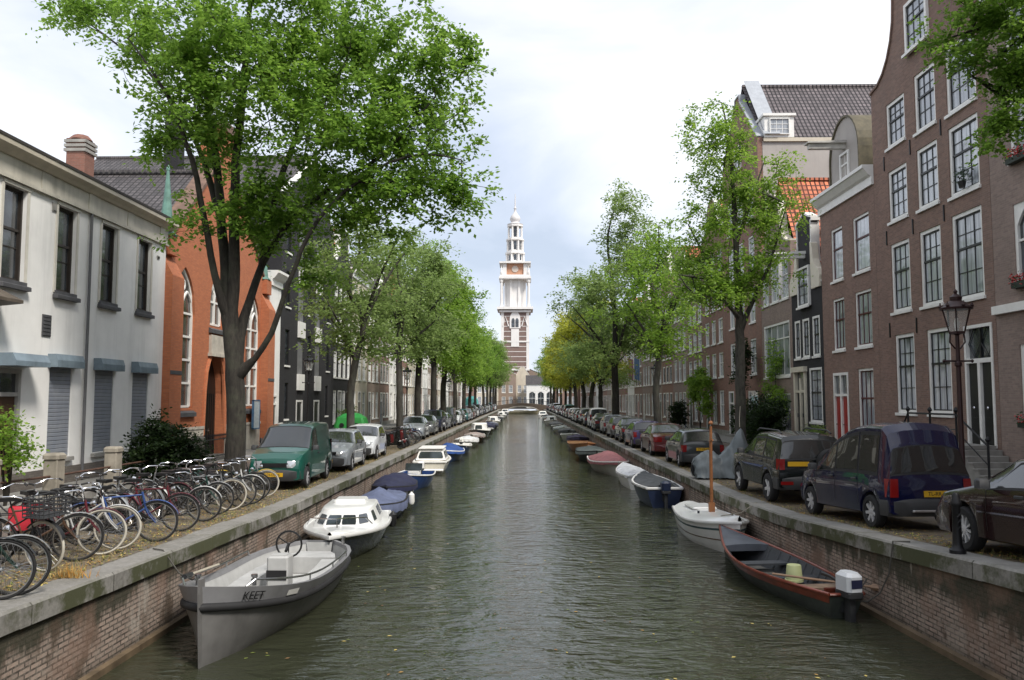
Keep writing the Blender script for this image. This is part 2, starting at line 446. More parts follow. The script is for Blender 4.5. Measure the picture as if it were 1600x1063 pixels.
# quay walls
def quaymat():
    b = NB('quay_brick'); t = b.node('ShaderNodeTexCoord')
    bt = b.node('ShaderNodeTexBrick'); b.link(t.outputs['UV'], bt.inputs['Vector'])
    bt.inputs['Color1'].default_value = (0.38, 0.285, 0.23, 1); bt.inputs['Color2'].default_value = (0.27, 0.205, 0.17, 1); bt.inputs['Mortar'].default_value = (0.055, 0.045, 0.035, 1)
    bt.inputs['Scale'].default_value = 1; bt.inputs['Brick Width'].default_value = 0.22; bt.inputs['Row Height'].default_value = 0.068; bt.inputs['Mortar Size'].default_value = 0.012
    z = b.node('ShaderNodeSeparateXYZ'); b.link(b.coord(), z.inputs[0])
    streak = b.noise(b.coord(scale=(1, 1, 0.13)), 2.6, 6, 0.65)
    blot = b.noise(b.coord(loc=(4, 1, 2)), 0.9, 6, 0.68); fine = b.noise(b.coord(), 11, 4, 0.7)
    c = b.mix(b.ramp(fine, [(0.42, 0.0), (0.68, 0.75)]), bt.outputs['Color'], (0.30, 0.25, 0.205))
    c = b.mix(b.ramp(blot, [(0.5, 0.0), (0.72, 0.75)]), c, (0.32, 0.27, 0.22))
    up = b.ramp(z.outputs[2], [(0.62, 0.0), (1.05, 0.30)])
    c = b.mix(b.ramp(b.math('ADD', streak, up), [(0.55, 0.0), (0.70, 0.92)]), c, (0.032, 0.031, 0.016))
    c = b.mix(b.ramp(b.noise(b.coord(loc=(1, 8, 3)), 1.7, 6, 0.7), [(0.52, 0.0), (0.62, 0.85)]), c, (0.085, 0.058, 0.038))
    c = b.mix(b.ramp(b.noise(b.coord(loc=(7, 2, 5)), 0.7, 5, 0.65), [(0.52, 0.0), (0.60, 0.55)]), c, (0.225, 0.14, 0.10))
    c = b.mix(b.ramp(b.noise(b.coord(scale=(1, 1, 0.3), loc=(2, 2, 9)), 1.5, 6, 0.7), [(0.60, 0.0), (0.68, 0.7)]), c, (0.40, 0.36, 0.31))
    c = b.mix(b.ramp(z.outputs[2], [(0.04, 0.85), (0.22, 0.0)]), c, (0.022, 0.022, 0.013))
    b.col(c); b.set(rough=0.85)
    b.bump(b.math('ADD', b.math('MULTIPLY', bt.outputs['Fac'], -1.0), b.math('MULTIPLY', fine, 1.3)), 0.6, 0.016)
    return b.m
def copingmat():
    b = NB('coping_stone'); t = b.node('ShaderNodeTexCoord')
    bt = b.node('ShaderNodeTexBrick'); b.link(t.outputs['UV'], bt.inputs['Vector']); bt.offset = 0
    bt.inputs['Color1'].default_value = (0.27, 0.26, 0.24, 1); bt.inputs['Color2'].default_value = (0.215, 0.205, 0.19, 1); bt.inputs['Mortar'].default_value = (0.04, 0.038, 0.03, 1)
    bt.inputs['Scale'].default_value = 1; bt.inputs['Brick Width'].default_value = 1.85; bt.inputs['Row Height'].default_value = 40; bt.inputs['Mortar Size'].default_value = 0.014
    n = b.noise(b.coord(), 1.3, 6, 0.7); f = b.noise(b.coord(), 16, 4, 0.7); z = b.node('ShaderNodeNewGeometry'); s = b.node('ShaderNodeSeparateXYZ'); b.link(z.outputs['Normal'], s.inputs[0])
    c = b.mix(b.ramp(n, [(0.4, 0.0), (0.68, 0.8)]), bt.outputs['Color'], (0.12, 0.115, 0.095))
    c = b.mix(b.ramp(f, [(0.45, 0.0), (0.7, 0.5)]), c, (0.33, 0.31, 0.28))
    moss = b.math('MULTIPLY', b.ramp(b.noise(b.coord(loc=(5, 5, 0)), 1.0, 6, 0.7), [(0.42, 0.0), (0.52, 0.95)]), b.math('SUBTRACT', 1.0, s.outputs[2], True))
    c = b.mix(moss, c, (0.055, 0.06, 0.022))
    b.col(c); b.set(rough=0.85); b.bump(b.math('ADD', b.math('MULTIPLY', bt.outputs['Fac'], -1.5), f), 0.35, 0.012)
    return b.m
qm, cpm = quaymat(), copingmat()
timber = plain('wet_timber', (0.12, 0.085, 0.05), 0.7, 0.4, 3)
def quay(label, fx, fz, s):
    root = thing('quay_wall', label, 'quay wall', (0, 0, 0))
    ys = sorted(set(YS + list(np.arange(6, 40, 2.0))))
    rnd = random.Random(3 + s)
    A = MB(); A.grid([[(fx(Y), Y, -1.5), (fx(Y), Y, 0.2), (fx(Y), Y, 0.6), (fx(Y), Y, fz(Y) - 0.24)] for Y in ys]).build('brick_face', qm, root)
    c = MB(); ring = []
    for i in range(int((ENDY + 15) / 1.85)):          # coping: slabs of slightly uneven height and set
        y0, y1 = -15 + i * 1.85, -15 + (i + 1) * 1.85 - 0.012
        e = rnd.uniform(-0.012, 0.012); dz = rnd.uniform(-0.008, 0.008)
        for Y in (y0, y1):
            x = fx(Y); z = fz(Y) + dz
            ring.append([(x - s * (0.05 + e), Y, z - 0.25), (x - s * (0.05 + e), Y, z - 0.03), (x - s * (0.02 + e), Y, z), (x + s * 0.44, Y, z), (x + s * 0.44, Y, z - 0.25)])
    c.rings(ring, 0, cap=True, closed=True); c.build('coping', cpm, root)
    t = MB(); t.grid([[(fx(Y), Y, 0.10), (fx(Y) - s * 0.09, Y, 0.09), (fx(Y) - s * 0.09, Y, -0.3)] for Y in ys]).build('waterline_beam', timber, root)
    return root
quay('brick quay wall with mossy grey coping below the parked bicycles on the left bank', xql, zl, -1)
quay('weathered brick quay wall with grey coping below the blue van on the right bank', xqr, zr, 1)
# ------------------------------------------------------------------ buildings
WIN = {}
def win_meshes(w, h, st):
    """window in local x (across), y (into the wall), z (up); outer face at y=0"""
    key = (round(w, 2), round(h, 2), st)
    if key in WIN: return WIN[key]
    S = WSTYLE[st]
    fw, rec, nx, rows, mid = S['fw'], S['rec'], S['nx'], S['rows'], S['mid']
    f = MB()
    y0, y1 = rec - 0.05, rec + 0.07
    zt = []
    arch = S.get('arch', 0)
    f.box(0, fw, y0, y1, 0, h); f.box(w - fw, w, y0, y1, 0, h)
    f.box(fw, w - fw, y0, y1, 0, fw); f.box(fw, w - fw, y0, y1, h - fw, h)
    if S['sill']: f.box(-0.06, w + 0.06, -0.07, rec - 0.052, -0.09, 0.012, S.get('sillslot', 0))
    if arch:
        for sx in (0, 1):
            ps = [(fw, h - fw), (fw, h - fw - arch)]
            for k in range(1, 7):
                t = k / 6; ps.append((fw + (w / 2 - fw) * t, h - fw - arch * (1 - math.sin(t * math.pi / 2))))
            if sx: ps = [(w - a, z) for a, z in ps]
            f.prism(ps, y0 + 0.004, y1, 'xz')
    s = MB(); bw = 0.028
    a0, a1 = rec, rec + 0.045
    zm = fw + (h - 2 * fw) * mid if mid else None
    if S['sash']:
        sw = 0.045
        s.box(fw, fw + sw, a0, a1, fw, h - fw); s.box(w - fw - sw, w - fw, a0, a1, fw, h - fw)
        s.box(fw + sw, w - fw - sw, a0, a1, fw, fw + sw); s.box(fw + sw, w - fw - sw, a0, a1, h - fw - sw, h - fw)
    if zm: s.box(fw + .002, w - fw - .002, a0 - 0.02, a1 + 0.004, zm - 0.035, zm + 0.035)
    for i in range(1, nx):
        x = fw + (w - 2 * fw) * i / nx
        s.box(x - bw / 2, x + bw / 2, a0 + 0.006, a1 - 0.004, fw + .003, h - fw - .003)
    for z in rows:
        zz = fw + (h - 2 * fw) * z
        s.box(fw + .003, w - fw - .003, a0 + 0.009, a1 - 0.007, zz - bw / 2, zz + bw / 2)
    p = MB(); p.box(fw - .01, w - fw + .01, rec + 0.03, rec + 0.06, fw - .01, h - fw + .01)
    fm = [S['frame'], S.get('sillmat', S['frame'])]
    r = (f.mesh('window', fm), s.mesh('sash', S['bar']) if s.f else None, p.mesh('pane', S['pane']))
    WIN[key] = r; return r
red_paint = plain('oxblood_paint', (0.16, 0.022, 0.022), 0.4, 0.2)
dkred = plain('dark_red_paint', (0.085, 0.016, 0.018), 0.45, 0.2)
WSTYLE = {
    'brown': dict(fw=0.13, rec=0.09, nx=3, rows=(0.3, 0.78), mid=0.60, sash=1, sill=1, frame=white, bar=black, pane=pane_c),
    'browndark': dict(fw=0.13, rec=0.09, nx=3, rows=(0.3, 0.78), mid=0.60, sash=1, sill=1, frame=white, bar=black, pane=pane_b),
    'redsash': dict(fw=0.10, rec=0.09, nx=1, rows=(), mid=0.62, sash=1, sill=1, frame=white, bar=dkred, pane=pane_c),
    'redsash2': dict(fw=0.10, rec=0.09, nx=3, rows=(), mid=0.60, sash=1, sill=1, frame=white, bar=dkred, pane=pane_b),
    'small': dict(fw=0.11, rec=0.05, nx=2, rows=(0.28, 0.8), mid=0.55, sash=1, sill=1, frame=white, bar=black, pane=pane_b),
    'plainwhite': dict(fw=0.10, rec=0.08, nx=2, rows=(), mid=0.58, sash=0, sill=1, frame=white, bar=white, pane=pane_b),
    'curtain': dict(fw=0.10, rec=0.08, nx=2, rows=(0.3,), mid=0.6, sash=0, sill=1, frame=white, bar=white, pane=pane_c),
    'dark': dict(fw=0.07, rec=0.14, nx=2, rows=(0.3,), mid=0.56, sash=1, sill=1, frame=black, bar=black, pane=pane, sillmat=dstone, sillslot=1),
    'whitehouse': dict(fw=0.06, rec=0.16, nx=1, rows=(0.36,), mid=0.56, sash=1, sill=1, frame=plain('dark_brown_paint', (0.03, 0.024, 0.02), 0.5), bar=plain('dark_brown_paint', (0.03, 0.024, 0.02)), pane=pane, sillmat=dstone, sillslot=1),
    'arched': dict(fw=0.12, rec=0.08, nx=2, rows=(), mid=0.55, sash=0, sill=1, arch=0.5, frame=white, bar=white, pane=pane),
    'shop': dict(fw=0.12, rec=0.06, nx=4, rows=(), mid=0.72, sash=0, sill=1, frame=white, bar=white, pane=pane_b),
    'slit': dict(fw=0.05, rec=0.1, nx=1, rows=(0.5,), mid=None, sash=0, sill=1, frame=black, bar=black, pane=pane, sillmat=white, sillslot=1),
    'steel': dict(fw=0.05, rec=0.05, nx=3, rows=(0.33, 0.66), mid=None, sash=0, sill=0, frame=white, bar=white, pane=pane_b),
}
def add_window(parent, u0, z0, w, h, st, y=0, merge=False, lab=None):
    f, s, p = win_meshes(w, h, st)
    o = link('window', f, parent, (u0, y, z0))
    if lab: o['label'] = lab
    if s: link('sash', s, o)
    link('pane', p, o)
    return o

def facade(mb, W, H, holes, mi=0, rev=0.28, z0=0, ri=None):
    """front wall at y=0 with openings (u0,u1,z0,z1) and their reveals"""
    us = sorted({0, W, *[h[0] for h in holes], *[h[1] for h in holes]})
    zs = sorted({z0, H, *[h[2] for h in holes], *[h[3] for h in holes]})
    us = [u for u in us if 0 <= u <= W]; zs = [z for z in zs if z0 <= z <= H]
    for i in range(len(us) - 1):
        for j in range(len(zs) - 1):
            cu, cz = (us[i] + us[i + 1]) / 2, (zs[j] + zs[j + 1]) / 2
            if any(h[0] < cu < h[1] and h[2] < cz < h[3] for h in holes): continue
            mb.quad((us[i], 0, zs[j]), (us[i + 1], 0, zs[j]), (us[i + 1], 0, zs[j + 1]), (us[i], 0, zs[j + 1]), mi)
    for a, b_, c, d in [h[:4] for h in holes]:
        k = mi if ri is None else ri
        mb.quad((a, 0, c), (a, rev, c), (a, rev, d), (a, 0, d), k); mb.quad((b_, 0, c), (b_, 0, d), (b_, rev, d), (b_, rev, c), k)
        mb.quad((a, 0, d), (a, rev, d), (b_, rev, d), (b_, 0, d), k); mb.quad((a, 0, c), (b_, 0, c), (b_, rev, c), (a, rev, c), k)
        mb.quad((a, rev, c), (b_, rev, c), (b_, rev, d), (a, rev, d), k)

def gable_poly(kind, W, H, gh):
    c = W / 2
    def arc(cx, cz, rx, rz, a0, a1, n=6): return [(cx + rx * math.cos(R(a0 + (a1 - a0) * k / n)), cz + rz * math.sin(R(a0 + (a1 - a0) * k / n))) for k in range(n + 1)]
    if kind == 'neck':
        nw = W * 0.22
        half = [(W, H), (W, H + 0.25), (W - 0.15, H + 0.3)] + arc(W - 0.1, H + gh * 0.55, W - 0.1 - c - nw, gh * 0.5, 270, 180)[1:] + [(c + nw, H + gh * 0.84), (c + nw + 0.12, H + gh * 0.86), (c + nw + 0.12, H + gh * 0.9)] + [(c + nw * 0.7, H + gh * 0.93), (c, H + gh)]
    elif kind == 'bell':
        half = [(W, H), (W, H + gh * 0.12)] + arc(W, H + gh * 0.55, W - c - W * 0.2, gh * 0.43, 270, 180)[0:] + arc(c, H + gh * 0.6, W * 0.2, gh * 0.4, 0, 90)[1:]
    elif kind == 'step':
        half = [(W, H)]
        n = 5
        for k in range(n):
            x = W - (W - c) * k / n * 0.9; x2 = W - (W - c) * (k + 1) / n * 0.9
            half += [(x, H + gh * (k + 0.6) / n), (x2, H + gh * (k + 0.6) / n)]
        half += [(c, H + gh * (n - 0.4) / n)]
    elif kind == 'spout':
        half = [(W, H), (W, H + 0.2), (c + 0.5, H + gh * 0.9), (c + 0.5, H + gh), (c, H + gh)]
    else: return None
    left = [(W - u, z) for u, z in reversed(half)]
    pts = []
    for p in half + left:
        if not pts or abs(p[0] - pts[-1][0]) + abs(p[1] - pts[-1][1]) > 1e-4: pts.append(p)
    return pts

tile_dark = tiles('dark_pantiles', (0.075, 0.065, 0.065))
tile_red = tiles('orange_pantiles', (0.42, 0.12, 0.055))
lead = plain('lead_sheet', (0.34, 0.36, 0.39), 0.5, 0.12)

def house(name, label, side, Ya, Yb, H, wall, openings, roof='cornice', gh=3.0, D=11.0, rh=3.2, cat='house', group=None, rm=None, cmat=None,
          plinth=0.5, plmat=None, z=None, X=None, back=True, detail=2, trim=None, ownroof=True):
    """openings: (u0, u1, z0, z1, style) with style a window style or 'door:<material>'"""
    W = Yb - Ya
    zb = (zl if side < 0 else zr)((Ya + Yb) / 2) - 0.1 if z is None else z
    loc = ((X if X is not None else XL), Ya, zb) if side < 0 else ((X if X is not None else XR), Yb, zb)
    root = thing(name, label, cat, loc, R(90) if side < 0 else R(-90), group)
    rm = rm or tile_dark; cmat = cmat or white
    w_ = MB()
    facade(w_, W, H, [o[:4] for o in openings if not o[4].startswith('on:')])
    w_.quad((0, 0, 0), (0, 0, H), (0, D, H), (0, D, 0)); w_.quad((W, 0, 0), (W, D, 0), (W, D, H), (W, 0, H)); w_.quad((0, D, 0), (0, D, H), (W, D, H), (W, D, 0))
    gp = gable_poly(roof, W, H, gh)
    if gp: w_.prism(gp, 0.0, 0.32, 'xz')
    if gp and roof != 'none': w_.poly([(0, D, H), (W / 2, D, H + rh), (W, D, H)])
    if roof in ('cornice',):
        for u in (0.0, W): w_.poly([(u, 0.3, H), (u, D / 2, H + rh), (u, D, H)])
    w_.build('wall', wall, root)
    r_ = MB()
    if gp:
        t = 0.12
        r_.quad((-0.05, 0.32, H - 0.05), (W / 2, 0.32, H + rh), (W / 2, D + .2, H + rh), (-0.05, D + .2, H - 0.05)); r_.quad((W + .05, 0.32, H - 0.05), (W + .05, D + .2, H - 0.05), (W / 2, D + .2, H + rh), (W / 2, 0.32, H + rh))
        r_.box(W / 2 - .12, W / 2 + .12, .33, D + .2, H + rh - .05, H + rh + .1)
    elif roof == 'cornice':
        r_.quad((-.03, 0.15, H + .05), (W + .03, 0.15, H + .05), (W + .03, D / 2, H + rh + .05), (-.03, D / 2, H + rh + .05)); r_.quad((-.03, D + .2, H), (-.03, D / 2, H + rh + .05), (W + .03, D / 2, H + rh + .05), (W + .03, D + .2, H))
    if r_.f and ownroof: 
        ro = r_.build('roof', rm, root)
        if detail >= 1:
            ch = MB(); cu = W * (0.04 if sum(map(ord, label)) % 2 else 0.8)
            ch.bbox(cu, cu + .75, D * .45, D * .45 + .9, H + rh * 0.3, H + rh + 1.1, .03); ch.box(cu - .06, cu + .81, D * .45 - .06, D * .45 + .96, H + rh + 1.1, H + rh + 1.22)
            for k in (.2, .55): ch.lathe([(.1, 0), (.12, .35), (.09, .36)], (cu + k, D * .45 + .45, H + rh + 1.22), 8)
            ch.build('chimney', wall, ro)
    if roof in ('cornice', 'flat'):
        c = MB()
        c.prism([(-0.0, H - 0.75), (-0.10, H - .75), (-0.10, H - 0.42), (-0.22, H - 0.34), (-0.40, H - 0.1), (-0.46, H - .08), (-0.46, H + 0.06), (0.25, H + 0.06), (.25, H + .001), (-0.002, H + .001)], -0.02, W + 0.02, 'yz')
        c.build('cornice', cmat, root)
    elif gp and trim is not False:
        c = MB()
        cap = [p for p in gp if p[1] > H + .05]
        for a, b_ in zip(cap[:-1], cap[1:]):
            p0, p1 = Vector((a[0], 0.16, a[1])), Vector((b_[0], .16, b_[1]))
            d = p1 - p0
            if d.length < .02: continue
            nrm = Vector((-d.z, 0, d.x)).normalized()
            if nrm.z < 0 or (abs(nrm.z) < .02 and (nrm.x > 0) != (a[0] > W / 2)): nrm = -nrm
            q = nrm * 0.09; y0, y1 = -.06, .38
            v = [(p0.x, y0, p0.z), (p1.x, y0, p1.z), (p1.x + q.x, y0, p1.z + q.z), (p0.x + q.x, y0, p0.z + q.z)]
            c.add(v + [(x, y1, zz) for x, _, zz in v], ((0, 1, 2, 3), (7, 6, 5, 4), (0, 4, 5, 1), (1, 5, 6, 2), (2, 6, 7, 3), (3, 7, 4, 0)))
        c.build('gable_trim', trim or white, root)
    if plinth:
        p = MB(); segs = [(0, W)]
        for o in openings:
            if o[4].startswith('door') and o[2] < plinth:
                segs = [s for (a, b_) in segs for s in ([(a, o[0]), (o[1], b_)] if a <= o[0] and b_ >= o[1] else [(a, b_)]) if s[1] - s[0] > .05]
        hs = [o for o in openings if not o[4].startswith('door') and o[2] < plinth]
        for a, b_ in segs:
            if not any(a < o[1] and b_ > o[0] for o in hs): p.box(a, b_, -0.05, -0.002, 0, plinth)
        if p.f: p.build('plinth', plmat or stone, root)
    for o in openings:
        u0, u1, z0, z1, st = o[:5]
        w2, h2 = u1 - u0, z1 - z0
        if st.startswith('door'):
            door(root, u0, z0, w2, h2, MATS[st.split(':')[1]], o[5] if len(o) > 5 else 0.7, white)
        elif st.startswith('on:'):
            add_window(root, u0, z0, w2, h2, st[3:], y=-0.14)
        elif st != 'hole':
            add_window(root, u0, z0, w2, h2, st)
    return root

def door(parent, u, z, w, h, m, split=0.72, fm=white, leaves=1):
    f = MB(); fw = .11; zt = h * split
    f.box(0, fw, -.03, .12, 0, h); f.box(w - fw, w, -.03, .12, 0, h); f.box(fw, w - fw, -.03, .12, h - fw, h); f.box(fw, w - fw, -.02, .12, zt, zt + fw)
    o = f.build('door_frame', fm, parent, loc=(u, 0, z))
    d = MB(); d.box(fw, w - fw, .06, .10, 0.02, zt)
    for k in (0, 1):
        d.box(fw + .08, w - fw - .08, .035, .06, zt * (.08 + .5 * k), zt * (.45 + .47 * k))
    dd = d.build('door', m, o)
    MB().lathe([(.028, -.06), (.04, -.05), (.04, -.02), (.015, -.01), (.015, .05)], (w - fw - .1, .0, zt * .46), 8, axis='y').build('handle', chrome, dd)
    MB().box(fw, w - fw, .06, .09, zt + fw, h - fw).build('pane', pane, o)
    s = MB(); s.box(-.12, w + .12, -.35, .0, -.16, 0.0); s.build('doorstep', stone, o)
    return o

def even(W, n, ww, z0, z1, st, off=0.0):
    g_ = (W - n * ww) / (n + 1)
    return [(g_ + i * (ww + g_) + off, g_ + i * (ww + g_) + ww + off, z0, z1, st) for i in range(n)]
for nm, c in (('green_door', (0.01, 0.022, 0.015)), ('red_door', (0.33, 0.025, 0.02)), ('black_door', (0.008, 0.009, 0.009)), ('blue_door', (0.02, 0.04, 0.09)), ('white_door', (0.6, 0.6, 0.58)), ('brown_door', (0.07, 0.035, 0.02))):
    plain(nm, c, 0.35, 0.12)

b_brown = brick('brown_brick', (0.285, 0.175, 0.135), (0.19, 0.118, 0.095), (0.26, 0.215, 0.185))
b_grey = brick('grey_brown_brick', (0.32, 0.235, 0.20), (0.235, 0.175, 0.15), (0.29, 0.25, 0.22))
b_red = brick('red_brick', (0.31, 0.165, 0.12), (0.225, 0.12, 0.092), (0.28, 0.23, 0.195))
b_orange = brick('orange_church_brick', (0.52, 0.17, 0.072), (0.42, 0.13, 0.058), (0.32, 0.16, 0.10), dirt=0.16, var=0.22)
b_black = brick('black_tarred_brick', (0.022, 0.021, 0.024), (0.017, 0.016, 0.019), (0.026, 0.025, 0.027))
b_pale = brick('pale_brick', (0.34, 0.25, 0.20), (0.29, 0.215, 0.175), (0.28, 0.25, 0.21))
r_white = plain('white_render', (0.80, 0.79, 0.765), 0.75, 0.05, 1.6, stain=0.3, bump=.12, bscale=30)
r_cream = plain('cream_render', (0.58, 0.52, 0.42), 0.75, 0.1, 0.9, stain=0.3)
r_grey = plain('grey_render', (0.40, 0.37, 0.345), 0.8, 0.08, 0.7, stain=0.25)
r_dark = plain('dark_render', (0.05, 0.048, 0.05), 0.7, 0.2)

# ---- left: long white house -------------------------------------------------
def white_house():
    Ya, Yb, H = 2.0, 30.2, 9.3
    root = thing('white_house', 'long white rendered house with grey roller shutters behind the parked bicycles', 'house', (XL, Ya, 1.1), R(90))
    W = Yb - Ya; D = 9
    cs = [23.56 + 2.47 * k - Ya for k in range(-8, 3)]
    ops = []
    for c in cs:
        ops.append((c - .5, c + .5, 5.72, 8.28, 'whitehouse'))
        if c != cs[7]: ops.append((c - .58, c + .58, 0.86, 3.5, 'shutter'))
    ops.append((cs[7] - .55, cs[7] + .55, 0.05, 3.35, 'door:brown_door', .7))
    w_ = MB(); facade(w_, W, H, [o[:4] for o in ops], rev=.3)
    w_.quad((0, 0, 0), (0, 0, H), (0, D, H), (0, D, 0)); w_.quad((W, 0, 0), (W, D, 0), (W, D, H), (W, 0, H)); w_.quad((0, D, 0), (0, D, H), (W, D, H), (W, D, 0))
    w_.quad((0, 0.1, H - .02), (W, 0.1, H - .02), (W, D, H - .02), (0, D, H - .02))
    w_.build('wall', r_white, root)
    fr = MB(); fr.box(0, W + .02, -.06, -.002, 8.42, 9.02); fr.box(0, W + .03, -.11, -.062, 8.40, 8.50)
    for k in range(0, 12):
        u = cs[min(k, 10)] - 1.23 if k < 11 else cs[10] + 1.23
        if 0 < u < W - .2: fr.box(u - .22, u + .22, -.085, -.063, 8.5, 9.02)
    fr.build('frieze', plain('stained_cream_render', (0.52, 0.49, 0.42), .75, .15, 1.2, stain=.6), root)
    co = MB(); co.prism([(0.0, 9.02), (-.12, 9.02), (-.2, 9.1), (-.36, 9.2), (-.36, 9.33), (.1, 9.33), (.1, 9.3), (0, 9.3)], -.05, W + .25, 'yz'); co.build('cornice', plain('weathered_cream_wood', (0.50, 0.45, 0.36), .6, .12), root)
    gt = MB(); gt.prism([(-.38, 9.335), (.6, 9.335), (.6, 9.50), (-.20, 9.47), (-.38, 9.42)], -.08, W + .28, 'yz'); gt.build('roof', plain('roofing_felt', (0.045, 0.04, 0.035), .85, .3), root)
    pl = MB(); pl.box(0, W, -.06, -.002, 0, .55); pl.build('plinth', brick('grey_plinth_brick', (0.16, .14, .12), (.12, .1, .09), (.1, .09, .08)), root)
    slat = NB('roller_shutter_slats'); z = slat.node('ShaderNodeSeparateXYZ'); slat.link(slat.coord(), z.inputs[0])
    sv = slat.math('FRACT', slat.math('MULTIPLY', z.outputs[2], 8.5))
    slat.col(slat.mix(slat.ramp(slat.noise(slat.coord(), 3, 4), [(.35, 0.0), (.7, .6)]), slat.mix(slat.ramp(sv, [(0.0, 1.0), (.22, 0.0)]), (0.20, 0.22, 0.26), (0.045, 0.05, 0.06)), (0.27, 0.28, 0.30)))
    slat.set(rough=.5); slat.bump(slat.ramp(sv, [(0.0, 0.0), (.2, 1.0), (.9, .9), (1.0, 0.0)]), .7, .012)
    teal = plain('blue_grey_metal', (0.17, 0.22, 0.26), .45, .25, 2, stain=.5)
    surr = plain('cream_surround', (0.60, 0.57, 0.50), .7, .1, stain=.2)
    for o in ops:
        u0, u1, z0, z1, st = o[:5]
        if st == 'whitehouse':
            wd = add_window(root, u0, z0, u1 - u0, z1 - z0, st)
            s2 = MB(); s2.box(-.04, u1 - u0 + .12, -.045, -.003, z1 - z0, z1 - z0 + .11); s2.box(u1 - u0, u1 - u0 + .10, -.03, -.003, -.05, z1 - z0 - .002)
            s2.box(-.1, 0, -.03, -.003, -.05, z1 - z0 - .002); s2.build('surround', surr, wd)
            t = MB(); t.bbox(-.12, u1 - u0 + .14, -.16, .0, -.22, -.10, .02); t.build('sill', dstone, wd)
        elif st == 'shutter':
            sh = MB(); sh.box(0, u1 - u0, .04, .08, 0, z1 - z0); so = sh.build('roller_shutter', slat.m, root, loc=(u0, 0, z0))
            bx = MB(); w2 = u1 - u0 + .16; zt = z1 - z0
            bx.prism([(-.30, zt - .02), (-.30, zt + .18), (-.24, zt + .36), (-.003, zt + .36), (-.003, zt - .02)], -.12, w2, 'yz'); bx.build('shutter_box', teal, so)
            MB().bbox(-.1, u1 - u0 + .1, -.12, 0.0, -.14, -.02, .015).build('sill', stone, so)
        else:
            door(root, u0, z0, u1 - u0, z1 - z0, MATS['brown_door'], .78, plain('grey_frame_paint', (.35, .34, .32), .5))
            cb = MB(); cb.prism([(-.7, 3.42), (-.7, 3.55), (-.6, 3.75), (-.003, 3.75), (-.003, 3.42)], u0 - .2, u1 + .2, 'yz'); cb.build('door_canopy', teal, root)
    for u, z, ww, hh in ((20.5, 4.35, .42, .62), (20.75, 8.02, .2, .25), (cs[10] + .95, 7.8, .2, .12)):
        v = MB(); v.box(u, u + ww, -.03, -.003, z, z + hh)
        for k in range(6): v.box(u + .03, u + ww - .03, -.045, -.031, z + .03 + (hh - .1) * k / 5, z + .06 + (hh - .1) * k / 5)
        v.build('wall_vent', dstone if hh > .5 else stone, root)
    u = cs[8] + 1.22
    MB().tube([(u, -.07, .1), (u, -.07, 8.4)], .045, 8).build('drainpipe', plain('dark_grey_pipe', (.12, .12, .125), .5), root)
    o = at(20, 440, 20.5); lx = o.y - Ya
    a = MB(); a.prism([(-.003, 4.95), (-.75, 5.02), (-.75, 5.1), (-.1, 5.42), (-.003, 5.42)], lx - 2.2, lx - .05, 'yz'); a.build('awning_hood', plain('rusty_lead', (.10, .08, .06), .7, .4), root)
    cb_ = MB(); c = MB(); c.bbox(-.36, .36, -.36, .36, 0, 2.5, .03)
    for k in range(3): cb_.box(-.42, .42, -.42, .42, 2.501 + k * .17, 2.609 + k * .17); c.box(-.36, .36, -.36, .36, 2.61 + k * .17, 2.67 + k * .17)
    c.lathe([(.44, 3.01), (.36, 3.1), (.26, 3.2), (.2, 3.2)], n=8)
    c.build('chimney', brick('chimney_brick', (.25, .105, .075), (.19, .085, .062), (.2, .15, .12)), root, loc=(27.75, 3.2, 9.4))
    cb_.build('chimney_band', stone, root, loc=(27.75, 3.2, 9.4))
white_house()

